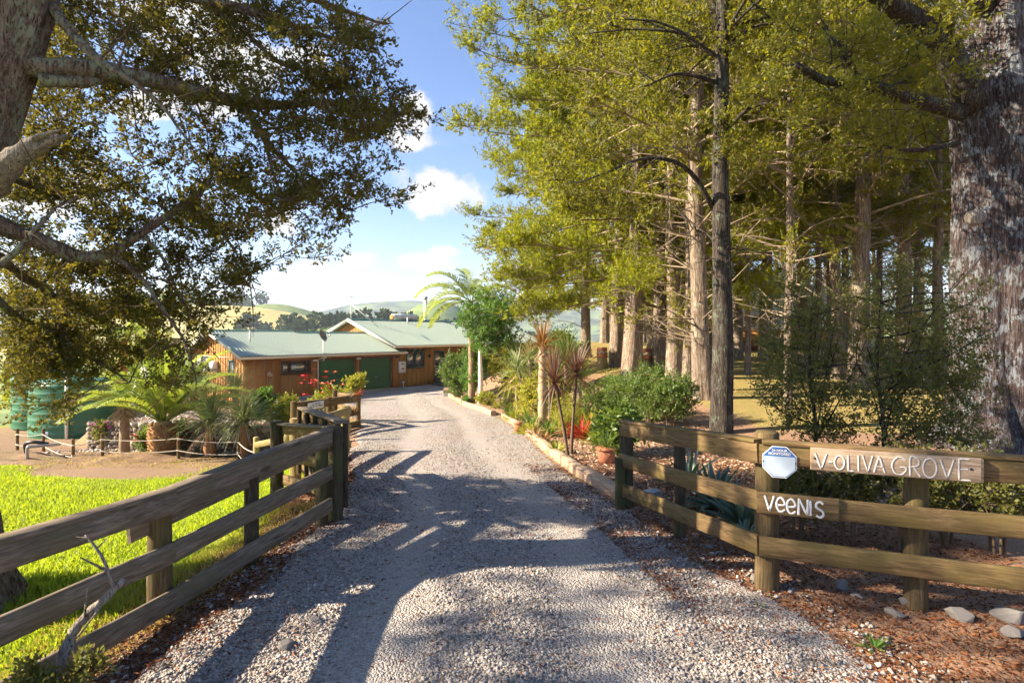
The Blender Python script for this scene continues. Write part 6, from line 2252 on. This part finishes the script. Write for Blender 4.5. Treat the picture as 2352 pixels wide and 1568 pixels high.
bush('low_shrub', gp(xat(1302, 13.2), 13.2), 'fine orange-yellow wispy plant behind the maroon stems', 0.4, 0.35, 0.5, 24, rng, M_leaf_yellow, L=0.05, W=0.012)
bush('low_shrub', gp(xat(1418, 10.2), 10.2), 'glossy dark green shrub beside the fence end post', 0.36, 0.36, 0.42, 26, rng, M_leaf_hedge, L=0.10, W=0.05)
bush('low_shrub', gp(xat(1256, 17.2), 17.2), 'tangle of yellow-green leaves under the bronze head', 0.8, 0.6, 0.7, 34, rng, M_leaf_yellow, L=0.09, W=0.04)
bush('low_shrub', gp(xat(1275, 21.0), 21.0), 'loose green shrub filling the middle of the bed', 1.0, 0.8, 0.8, 34, rng, M_leaf_green, L=0.09, W=0.05)
rosette('agave', gp(xat(1640, 6.9), 6.9), 'grey-green agave behind the middle bay of the right fence', 34, 0.62, 0.12, rng, M_leaf_agave, el=(0.2, 1.4), droop=(0.1, 0.9))
rosette('agave', gp(xat(1705, 6.3), 6.3), 'second agave nearer the fence post with the alarm plate', 30, 0.52, 0.11, rng, M_leaf_agave, el=(0.1, 1.4), droop=(0.1, 0.9))
rosette('agave', gp(xat(1580, 7.8), 7.8), 'spiky agave behind the first bay of the right fence', 34, 0.6, 0.075, rng, M_leaf_agave, el=(0.1, 1.4), droop=(0.2, 1.1))
rosette('agave', gp(xat(1712, 5.7), 5.7), 'small agave low behind the fence post', 22, 0.34, 0.06, rng, M_leaf_agave)


def pot(px, d, r, h, label, plant=None):
    g_ = gp(xat(px, d), d)
    o = thing('plant_pot', g_, label, 'pot')
    mb = MB(); tube(mb, [[0, 0, -0.02], [0, 0, h * 0.85]], [r * 0.75, r * 0.98], 20); mb.build('body', M_terra, o, smooth=False)
    mb = MB(); tube(mb, [[0, 0, h * 0.85], [0, 0, h]], [r * 1.08, r * 1.08], 20); mb.build('rim', M_terra, o)
    return g_


g_ = pot(1393, 9.6, 0.17, 0.26, 'terracotta pot in front of the strappy clump near the fence end')
rosette('strap_plant', g_ + [0, 0, 0.24], 'grassy plant growing in the terracotta pot', 46, 0.42, 0.025, rng, M_leaf_hedge)
pot(1190, 15.6, 0.12, 0.26, 'small brown pot standing by the timber edging')
# leafy shrubs behind the right fence
for (px, d, x0_, x1_, y0_, y1_, nc, lb_) in ((1868, 7.6, 1740, 2000, 610, 1010, 130, 'tall airy small-leaved shrub behind the fence, left of the pair'),
                                            (2025, 7.0, 1950, 2290, 590, 1020, 165, 'tall airy small-leaved shrub in front of the huge trunk, right of the pair')):
    g_ = gp(xat(px, d), d)
    o = thing('airy_shrub', g_, lb_, 'shrub')
    st, lf = MB(), MB()
    hi = at(px, 640, d) - g_
    mainp = curve([[0, 0, -0.1], [0.03, 0, 0.8], [-0.02, 0.05, 1.6], hi * [1, 1, 1]], 24)
    tube(st, mainp, np.linspace(0.035, 0.008, 24), 7)
    for k in range(26):
        i_ = rng.integers(5, 22)
        b0 = mainp[i_]
        px_, py_ = rng.uniform(x0_, x1_), rng.uniform(y0_, y1_)
        e = at(px_, py_ - 20, d + rng.uniform(-0.6, 0.6)) - g_
        e[2] = max(e[2], b0[2] + 0.1)
        tube(st, curve([b0, (b0 + e) / 2 + rng.normal(0, 0.06, 3), e], 7), np.linspace(0.012, 0.004, 7), 4, cap=False)
    for k in range(nc):
        px_, py_ = x0_ + (x1_ - x0_) * rng.beta(1.7, 1.7), y0_ + (y1_ - y0_) * rng.beta(1.5, 1.1)
        c_ = at(px_, py_, d + rng.normal(0, 0.35)) - g_
        foliage(lf, st, c_, 0.19, rng, 5, 4, 6, 0.036, 0.022, 0.3, None, 0.003, 0.0, 0.25)
    st.build('stems', M_bark_dark, o)
    tag(lf.build('foliage', M_leaf_shrub, o), kind='stuff')
for k, (px, d, rx, h_) in enumerate(((1830, 5.9, 0.45, 0.36), (1950, 5.7, 0.5, 0.42), (2060, 5.5, 0.5, 0.42), (2180, 5.5, 0.5, 0.44), (2290, 5.3, 0.5, 0.44))):
    lbk = ('left of the fence post below the name board', 'below the left half of the name board', 'below the right half of the name board', 'right of the post below the name board', 'at the right edge of the picture')[k]
    bush('under_shrub', gp(xat(px, d), d, 0.12), 'low dark leafy shrub behind the rails ' + lbk, rx, 0.35, h_, 26, rng, M_leaf_shrub, L=0.036, W=0.022, group='low shrubs behind the right fence', nsub=5, tufts=4)

# rose and flower bushes of the left bed
o = bush('rose_bush', gp(xat(752, 19.0), 19.0), 'tall rose bush with red and orange blooms behind the planter fence', 0.85, 0.6, 0.65, 20, rng, M_leaf_yellow, L=0.07, W=0.045, stems=9, tone=-0.2, cr_=0.32)
blooms(o, [np.array([rng.uniform(-0.9, 0.3), rng.uniform(-0.7, 0.0), rng.uniform(0.6, 1.7)]) for _ in range(16)], 0.07, M_redflower, rng)
blooms(o, [np.array([rng.uniform(-0.4, 0.9), rng.uniform(-0.6, 0.0), rng.uniform(0.9, 1.9)]) for _ in range(12)], 0.07, M_orangeflower, rng)
o = bush('rose_bush', gp(xat(815, 18.6), 18.6), 'thin rose cane with a yellow-green tuft leaning over the driveway', 0.35, 0.3, 0.25, 10, rng, M_leaf_yellow, L=0.07, W=0.045, stems=2, flat=4.2)
o = bush('flower_bush', gp(xat(612, 20.0), 20.0), 'leafy flower bush with reddish tips below the garage wall', 0.6, 0.6, 0.55, 40, rng, M_leaf_green, L=0.07, W=0.045)
blooms(o, [np.array([rng.uniform(-0.5, 0.5), rng.uniform(-0.6, 0.0), rng.uniform(0.5, 1.1)]) for _ in range(10)], 0.05, M_orangeflower, rng)
o = bush('flower_bush', gp(xat(662, 18.5), 18.5), 'light green bush with pale flowers behind the open gate', 0.55, 0.5, 0.42, 34, rng, M_leaf_yellow, L=0.08, W=0.05)
blooms(o, [np.array([rng.uniform(-0.5, 0.5), rng.uniform(-0.5, 0.0), rng.uniform(0.4, 0.9)]) for _ in range(8)], 0.05, M_white, rng)
o = bush('flower_bush', gp(xat(430, 18.6), 18.6), 'dark bush with red flowers right of the pineapple palm', 0.5, 0.5, 0.5, 30, rng, M_leaf_hedge, L=0.07, W=0.04)
blooms(o, [np.array([rng.uniform(-0.4, 0.4), rng.uniform(-0.6, -0.2), rng.uniform(0.4, 1.0)]) for _ in range(7)], 0.07, M_redflower, rng)
o = bush('flower_bush', gp(xat(345, 18.8), 18.8), 'small bush with red flowers left behind the pineapple palm', 0.4, 0.4, 0.4, 20, rng, M_leaf_hedge, L=0.07, W=0.04)
blooms(o, [np.array([rng.uniform(-0.3, 0.3), -0.4, rng.uniform(0.4, 0.8)]) for _ in range(4)], 0.08, M_redflower, rng)
o = bush('flower_bush', gp(xat(245, 20.0), 20.0), 'sparse rose with pink blooms against the green tank', 0.45, 0.4, 0.5, 16, rng, M_leaf_shrub, L=0.07, W=0.045)
blooms(o, [np.array([rng.uniform(-0.4, 0.4), -0.35, rng.uniform(0.6, 1.1)]) for _ in range(5)], 0.07, M_pinkflower, rng)
rosette('strap_plant', gp(xat(585, 22.5), 22.5), 'dark arching clump against the left corner of the garage', 80, 1.1, 0.04, rng, M_leaf_hedge, el=(0.3, 1.4), droop=(0.8, 2.0))
rosette('strap_plant', gp(xat(620, 23.5), 23.5), 'dark arching clump below the wind chime', 70, 1.0, 0.04, rng, M_leaf_hedge, el=(0.3, 1.4), droop=(0.8, 2.0))
# bromeliads hung on the planter fence
for k, (q, z_, lb_) in enumerate(((0.93, 1.05, 'red bromeliad on top of the planter fence corner'), (0.8, 0.95, 'straw-coloured air plant hanging on the planter fence'), (0.86, 0.5, 'small red bromeliad low on the planter fence'))):
    rosette('bromeliad', NA + (NB - NA) * q + np.array([0.13, -0.05, z_]), lb_, 30, 0.28, 0.022, rng, (M_leaf_red, M_straw, M_leaf_bronze)[k], droop=(0.2, 1.6), el=(-0.6, 1.4))
# dark bush behind the tanks and under the left tree
bush('back_shrub', gp(-25.5, 31.0), 'pale green shrub behind the tanks at the left edge', 2.2, 1.6, 2.0, 50, rng, M_leaf_grove, L=0.16, W=0.08)
bush('back_shrub', gp(-22.5, 35.0), 'tall yellow-green shrub behind the water tanks', 2.4, 1.6, 2.6, 60, rng, M_leaf_grove, L=0.16, W=0.08)
bush('back_shrub', gp(-19.0, 40.0), 'leafy tree-like shrub between the tanks and the gable', 2.4, 1.6, 2.4, 60, rng, M_leaf_grove, L=0.16, W=0.08)

EXTRA = [(1168, 21.8, 0.5, 0.05, M_leaf_hedge, 'dark green strap clump beside the gap in the edging'), (1183, 18.2, 0.55, 0.05, M_leaf_yellow, 'broad yellow strap clump left of the brown pot'),
         (1222, 14.6, 0.45, 0.05, M_leaf_yellow, 'bright yellow-green clump right of the brown pot'), (1250, 12.6, 0.36, 0.04, M_leaf_bronze, 'orange-tinted clump at the edging in front of the thin stem'),
         (1262, 13.8, 0.5, 0.05, M_leaf_green, 'green strap clump in front of the thin straight stem'), (1290, 15.2, 0.65, 0.05, M_leaf_yellow, 'tall yellow strap clump between bronze head and maroon heads'),
         (1322, 15.6, 0.7, 0.05, M_leaf_green, 'green strap clump behind the maroon heads'), (1208, 19.2, 0.8, 0.05, M_leaf_yellow, 'arching yellow clump below the drooping spiky head'),
         (1240, 20.2, 0.9, 0.06, M_leaf_green, 'arching green clump behind the bronze stem'), (1345, 17.0, 0.8, 0.06, M_leaf_grey, 'grey-green strap clump left of the hedge'),
         (1152, 25.0, 0.6, 0.05, M_leaf_grey, 'grey clump right of the pale tree stem'), (1140, 24.0, 0.4, 0.06, M_leaf_yellow, 'low yellow clump at the near end of the far bed')]
for (px, d, ll, w, m_, lb_) in EXTRA:
    rosette('strap_plant', gp(xat(px, d), d), lb_, 64, ll, w, rng, m_, droop=(0.3, 1.4))
# ------------------------------------------------------------------ loose ground cover
rng = np.random.default_rng(701)
OCT_F = np.array([[0, 2, 4], [2, 1, 4], [1, 3, 4], [3, 0, 4], [2, 0, 5], [1, 2, 5], [3, 1, 5], [0, 3, 5]])
OCT_V = np.array([[1, 0, 0], [-1, 0, 0], [0, 1, 0], [0, -1, 0], [0, 0, 1], [0, 0, -1]], float)


def scatter_stones(n, xf, y0, y1, s0, s1, ypow, seed, zf, name, m, label):
    rg = np.random.default_rng(seed)
    y = y0 + (y1 - y0) * rg.uniform(0, 1, n) ** ypow
    x = xf(y, rg.uniform(0, 1, n), rg)
    if name == 'gravel':
        k = rg.uniform(0, 1, n) > 0.7 * track_mask(x, y)
        x, y = x[k], y[k]
        n = len(x)
    s = (s0 + (s1 - s0) * rg.uniform(0, 1, n) ** 3.0)
    z = zf(x, y)
    a = rg.uniform(0, 6.28, n)
    V = OCT_V[None] * (1 + 0.32 * rg.standard_normal((n, 6, 3)) * np.array([0.6, 0.6, 0.4])) + 0.22 * rg.standard_normal((n, 6, 3))
    V = V * (s[:, None, None] * np.stack([rg.uniform(0.8, 1.3, n), rg.uniform(0.6, 1.0, n), rg.uniform(0.45, 0.8, n)], -1)[:, None])
    c, q = np.cos(a)[:, None], np.sin(a)[:, None]
    X = V[..., 0] * c - V[..., 1] * q
    Y = V[..., 0] * q + V[..., 1] * c
    V = np.stack([X + x[:, None], Y + y[:, None], V[..., 2] + (z + s * 0.22)[:, None]], -1)
    mb = MB()
    f = (np.arange(n)[:, None, None] * 6 + OCT_F[None]).reshape(-1, 3)
    mb.add(V.reshape(-1, 3), f, np.repeat(rg.uniform(0, 1, n), 8))
    return tag(mb.build(name, m), label, kind='stuff')


M_gstone = bytint('gravel_stone', (0.16, 0.14, 0.125), (0.37, 0.33, 0.30), 0.85, 0.2, (0.56, 0.51, 0.46))
inside = lambda y, u, r: left_edge(y) + 0.05 + (right_edge(y) - left_edge(y) - 0.05) * u
o = scatter_stones(58000, inside, 2.9, 22.0, 0.008, 0.020, 2.5, 1, ztrack, 'gravel', M_gstone, 'loose grey gravel covering the driveway')
o = scatter_stones(4200, lambda y, u, r: np.where(u < 0.5, left_edge(y) - 0.35 + u * 1.4, right_edge(y) - 0.3 + (u - 0.5) * 1.9), 3.0, 8.5, 0.010, 0.026, 1.2, 2, lambda x, y: zterr(x, y) + 0.004, 'verge_gravel', M_gstone, 'coarser stones mixed into the litter along both verges')


def litter(n, xf, y0, y1, seed, name, m, label, L=(0.02, 0.065), W=(0.004, 0.013), zf=zterr, lift=0.012, ypow=1.3):
    rg = np.random.default_rng(seed)
    y = y0 + (y1 - y0) * rg.uniform(0, 1, n) ** ypow
    x = xf(y, rg.uniform(0, 1, n), rg)
    z = zf(x, y) + lift * rg.uniform(0.4, 1.4, n)
    a = rg.uniform(0, 6.28, n)
    d = np.stack([np.cos(a), np.sin(a), rg.normal(0.05, 0.22, n)], -1)
    mb = MB()
    leaves(mb, np.stack([x, y, z], -1), d, rg.uniform(*L, n), rg.uniform(*W, n), rg.uniform(0, 1, n), rg)
    return tag(mb.build(name, m), label, kind='stuff')


M_litter = bytint('brown_litter', (0.045, 0.014, 0.008), (0.17, 0.055, 0.02), 0.9, 0.1, (0.36, 0.15, 0.06))
M_chip = bytint('bark_chip', (0.14, 0.075, 0.045), (0.42, 0.28, 0.18), 0.9, 0.1, (0.66, 0.52, 0.38))
scatter_stones(5000, lambda y, u, r: np.minimum(-15.0 + 9.0 * u, left_edge(y) - 0.4), 18.3, 27.0, 0.03, 0.075, 1.0, 3, lambda x, y: zterr(x, y), 'bed_pebbles', bytint('pale_pebble', (0.3, 0.25, 0.21), (0.5, 0.44, 0.38), 0.9, 0.1, (0.66, 0.6, 0.55)), 'pale pebbles covering the left garden bed')
litter(30000, lambda y, u, r: left_edge(y) - 0.95 + 1.35 * u + 0.35 * r.standard_normal(len(y)) * (u > 0.7), 2.8, 12.0, 11, 'leaf_litter', M_litter, 'reddish fallen needles along the left fence foot')
litter(44000, lambda y, u, r: right_edge(y) - 0.55 + 3.4 * u ** 1.3, 2.9, 10.0, 12, 'leaf_litter', M_litter, 'reddish fallen needles along the right fence foot')
litter(16000, lambda y, u, r: right_edge(y) + 0.25 + 3.6 * u, 6.8, 18.0, 13, 'bark_mulch', M_chip, 'pale bark chips over the right flower bed', (0.04, 0.11), (0.012, 0.03))
litter(4000, lambda y, u, r: left_edge(y) + (right_edge(y) - left_edge(y)) * np.where(r.uniform(0, 1, len(y)) < 0.5, u ** 2.2, 1 - u ** 2.2), 3.0, 12.0, 14, 'drive_litter', M_litter, 'scattered needles blown on to the gravel', zf=ztrack, lift=0.03)


def grass(n, xf, y0, y1, seed, m, name, label, hl=(0.05, 0.13), w=0.010, ypow=1.25, keep=None, lean=0.5):
    rg = np.random.default_rng(seed)
    y = y0 + (y1 - y0) * rg.uniform(0, 1, n) ** ypow
    x = xf(y, rg.uniform(0, 1, n), rg)
    if keep is not None:
        k = keep(x, y, rg)
        x, y = x[k], y[k]
    n = len(x)
    z = zterr(x, y) - 0.01
    clump = 0.75 + 0.5 * vnoise(x * 2.1, y * 2.1, 31)
    d = np.stack([rg.normal(0, lean, n), rg.normal(0, lean, n), np.ones(n)], -1)
    mb = MB()
    leaves(mb, np.stack([x, y, z], -1), d, rg.uniform(*hl, n) * np.clip(clump, 0.4, 1.5), w * (0.7 + 0.05 * y), np.clip(rg.uniform(0.1, 0.9, n), 0, 0.9), rg, bend=0.05)
    return tag(mb.build(name, m), label, kind='stuff')


def lawn_keep(x, y, rg):
    return zones(x, y)[0] + 0.35 * vnoise(x * 1.7, y * 1.7, 12) > rg.uniform(0.35, 0.75, len(x))


grass(120000, lambda y, u, r: left_edge(y) - 0.5 - (0.5 + 0.88 * y) * u ** 1.1, 2.6, 17.5, 21, M_grass, 'lawn_grass', 'bright sunlit green lawn behind the left fence', keep=lawn_keep, w=0.013)
grass(7000, lambda y, u, r: left_edge(y) - 0.35 - 0.85 * u, 2.6, 7.5, 22, M_drygrass, 'dry_grass', 'dry straw-coloured grass at the foot of the left fence', (0.06, 0.2), 0.007, lean=0.8)
grass(3500, lambda y, u, r: -14 + 9 * u, 14.5, 19.5, 23, M_drygrass, 'bank_grass', 'sparse dry tufts on the bare bank', (0.04, 0.12), 0.012, lean=0.8)
grass(26000, lambda y, u, r: right_edge(y) + 3.8 + 0.05 * y + 13 * u, 10.8, 34, 24, M_drygrass, 'grove_grass', 'short dry grass under the grove', (0.03, 0.09), 0.016, keep=lambda x, y, rg: vnoise(x * 1.1, y * 1.1, 41) > rg.uniform(-0.5, 0.6, len(x)), lean=0.7)

# rocks on the right verge
RK = [(3425, 2275, 0.13, 'larger pale angular rock on the right verge below the post'), (3350, 2310, 0.085, 'smaller rock left of the pale angular rock'), (3600, 2320, 0.11, 'flat pale rock near the right end of the verge'),
      (3790, 2330, 0.15, 'biggest grey rock at the right edge of the picture'), (3800, 2385, 0.10, 'brown rock just below the biggest rock'), (3150, 2205, 0.11, 'grey rock under the lowest rail near the litter'),
      (2840, 2175, 0.075, 'small rock beside the foot of the alarm sign post'), (2660, 2055, 0.07, 'rounded grey stone behind the first bay of the right fence'), (3215, 2240, 0.06, 'small pale stone right of the grey rock'),
      (1075, 2430, 0.085, 'long pale slab of rock at the left verge'), (1180, 2330, 0.06, 'flat rock left of the drive edge')]
for k, (tx, ty, r_, lb_) in enumerate(RK):
    px, py = tx * 0.6125, ty * 0.6125
    d = 2.0 * FPX / (py - HORY)
    for _ in range(6):
        d = (CAMZ - float(zterr(xat(px, d), d))) * FPX / (py - HORY)
    me = rock_mesh(300 + k)
    me.materials.append(M_rock)
    o = link('verge_rock', me, None, gp(xat(px, d), d, r_ * 0.25), rng.uniform(0, 3))
    o.scale = (r_ * 0.95, r_ * 0.7, r_ * 0.52)
    tag(o, lb_, 'rock')
# grey crumpled bag behind the right fence
g_ = gp(xat(1495, 7.3), 7.3, 0.06)
o = link('crumpled_bag', stone_mesh(401), None, g_); o.scale = (0.15, 0.09, 0.08); o.data.materials.append(M_metal)
tag(o, 'small crumpled grey bag lying behind the lowest rail', 'bag')

# dead branch leaning on the left fence
rng = np.random.default_rng(801)
b0 = at(125, 1560, 3.05)
br = thing('dead_branch', b0, 'grey dead branch leaning against the left fence', 'branch')
mb = MB()
def bpath(pts):
    return np.array([at(*q) for q in pts]) - b0
tube(mb, curve(bpath([(110, 1600, 3.0), (150, 1500, 3.1), (175, 1440, 3.15), (240, 1375, 3.2), (285, 1330, 3.25)]), 18), np.linspace(0.035, 0.016, 18), 9, rough=0.12, rng=rng)
mb.build('main_stem', M_bark_dead, br, smooth=True)
for pts, r0 in (([(262, 1352, 3.22), (240, 1290, 3.2), (215, 1250, 3.2), (195, 1228, 3.2)], 0.011), ([(245, 1310, 3.2), (210, 1292, 3.2), (185, 1280, 3.2)], 0.008), ([(222, 1260, 3.2), (245, 1236, 3.22)], 0.006),
                ([(200, 1235, 3.2), (175, 1232, 3.2)], 0.005), ([(195, 1415, 3.15), (198, 1370, 3.1), (200, 1350, 3.1)], 0.006), ([(180, 1460, 3.1), (230, 1395, 3.1), (255, 1365, 3.1)], 0.006)):
    mb = MB()
    tube(mb, curve(bpath(pts), 8), np.linspace(r0, r0 * 0.4, 8), 6, rough=0.08, rng=rng)
    mb.build('side_twig', M_bark_dead, br)
# little weeds
rosette('weed', gp(3.05 * 0 + xat(2010, 3.75), 3.75), 'small bright green weed on the right gravel verge', 14, 0.10, 0.022, rng, M_leaf_green, 'weed', el=(0.2, 1.2))
rosette('weed', gp(xat(1745, 4.35), 4.35), 'tiny green seedling in the needles below the right fence', 8, 0.05, 0.018, rng, M_leaf_green, 'weed', el=(0.3, 1.2))
for k in range(5):
    px = (70, 105, 135, 160, 190)[k]
    pass
bush('bramble', at(135, 1575, 2.95) - np.array([0, 0, 0.1]), 'small tangle of green weeds under the dead branch', 0.22, 0.2, 0.10, 10, rng, M_leaf_shrub, 'weed', L=0.03, W=0.016)

# ------------------------------------------------------------------ woods on the hills
def blob_trees(pts, name, m, label, s0, s1, seed, detail=90):
    """each far tree: a crown of leaf-clump faces round a short stem"""
    rg = np.random.default_rng(seed)
    mb = MB()
    n = len(pts)
    s = rg.uniform(s0, s1, n)
    dirs = nrm(rg.standard_normal((n, detail, 3)) + np.array([0, 0, 0.25]))
    rr = s[:, None, None] * np.array([0.42, 0.42, 0.5]) * rg.uniform(0.55, 1.08, (n, detail, 1))
    base = pts[:, None] + np.array([0, 0, 1.0]) * (s * 0.55)[:, None, None] + dirs * rr
    ld = nrm(dirs + rg.normal(0, 0.7, (n, detail, 3)))
    leaves(mb, base.reshape(-1, 3), ld.reshape(-1, 3), np.repeat(s * 0.30, detail), np.repeat(s * 0.24, detail), np.clip(np.repeat(rg.uniform(0.1, 0.8, n), detail) + rg.normal(0, 0.1, n * detail), 0, 0.9), rg)
    return tag(mb.build(name, m), label, kind='stuff')


M_leaf_far = leaf_mat('far_wood_leaf', (0.025, 0.045, 0.02), (0.085, 0.11, 0.04), 0.2, tcol=(0.10, 0.14, 0.04), gloss=0.0)
rg = np.random.default_rng(901)


def hill_pts(n, x0, x1, y0, y1, thr, seed, cond=None):
    r = np.random.default_rng(seed)
    x, y = r.uniform(x0, x1, n), r.uniform(y0, y1, n)
    k = vnoise(x / 38, y / 38, seed) > thr
    if cond is not None:
        k &= cond(x, y)
    x, y = x[k], y[k]
    return np.stack([x, y, hills_z(x, y) - 0.8], -1)


P1 = hill_pts(1100, -210, 60, 210, 352, -0.45, 61, lambda x, y: (x / y > -0.40) | ((y < 250) & (x / y > -0.6)))
blob_trees(P1, 'wood', M_leaf_far, 'dark wood on the rise just beyond the house roof', 5, 9.5, 1, 56)
P2 = hill_pts(420, -330, -60, 498, 620, -0.1, 62)
blob_trees(P2, 'hilltop_wood', M_leaf_far, 'bluish wood on the hilltop behind the golden pasture', 9, 16, 2, 60)
P3 = hill_pts(300, -90, 200, 430, 560, 0.0, 63)
blob_trees(P3, 'hedgerow_wood', M_leaf_far, 'trees at the foot of the green hill', 6, 11, 3, 60)
P4 = hill_pts(260, -700, -250, 250, 460, 0.15, 64)
blob_trees(P4, 'valley_wood', M_leaf_far, 'scattered woods in the valley at far left', 8, 14, 4, 60)
for k, (x_, y_, s_, lb_) in enumerate(((-172, 372, 15, 'larger round tree of the pair on the golden pasture'), (-160, 368, 12, 'smaller tree of the pair on the golden pasture'), (-112, 362, 9, 'lone dark tree at the right of the golden pasture'))):
    o = blob_trees(np.array([[0, 0, 0.0]]), 'pasture_tree', M_leaf_far, None, s_, s_ + 0.1, 70 + k, 160)
    cr_ = o
    cr_.name = 'crown'
    rt = thing('pasture_tree', (x_, y_, float(hills_z(np.array(x_), np.array(y_)))), lb_, 'tree')
    cr_.parent = rt
    mb = MB(); tube(mb, [[0, 0, -0.5], [0, 0, s_ * 0.4]], [0.5, 0.25], 6); mb.build('trunk', M_bark_dark, rt)

# ------------------------------------------------------------------ the air
mb = MB()
box(mb, -3600, 3400, -60, 4200, -110, 160)
hz = bpy.data.materials.new('thin_haze')
hz.use_nodes = True
ht = NT(hz.node_tree)
ht.n.clear()
vol = ht.new('ShaderNodeVolumePrincipled')
vol.inputs['Color'].default_value = (0.72, 0.82, 1.0, 1)
vol.inputs['Density'].default_value = 0.00026
vol.inputs['Anisotropy'].default_value = 0.25
hout = ht.new('ShaderNodeOutputMaterial')
ht.l.new(vol.outputs[0], hout.inputs['Volume'])
HAZE = True
if HAZE:
    tag(mb.build('haze', hz), 'thin pale blue haze over the valley', kind='stuff')
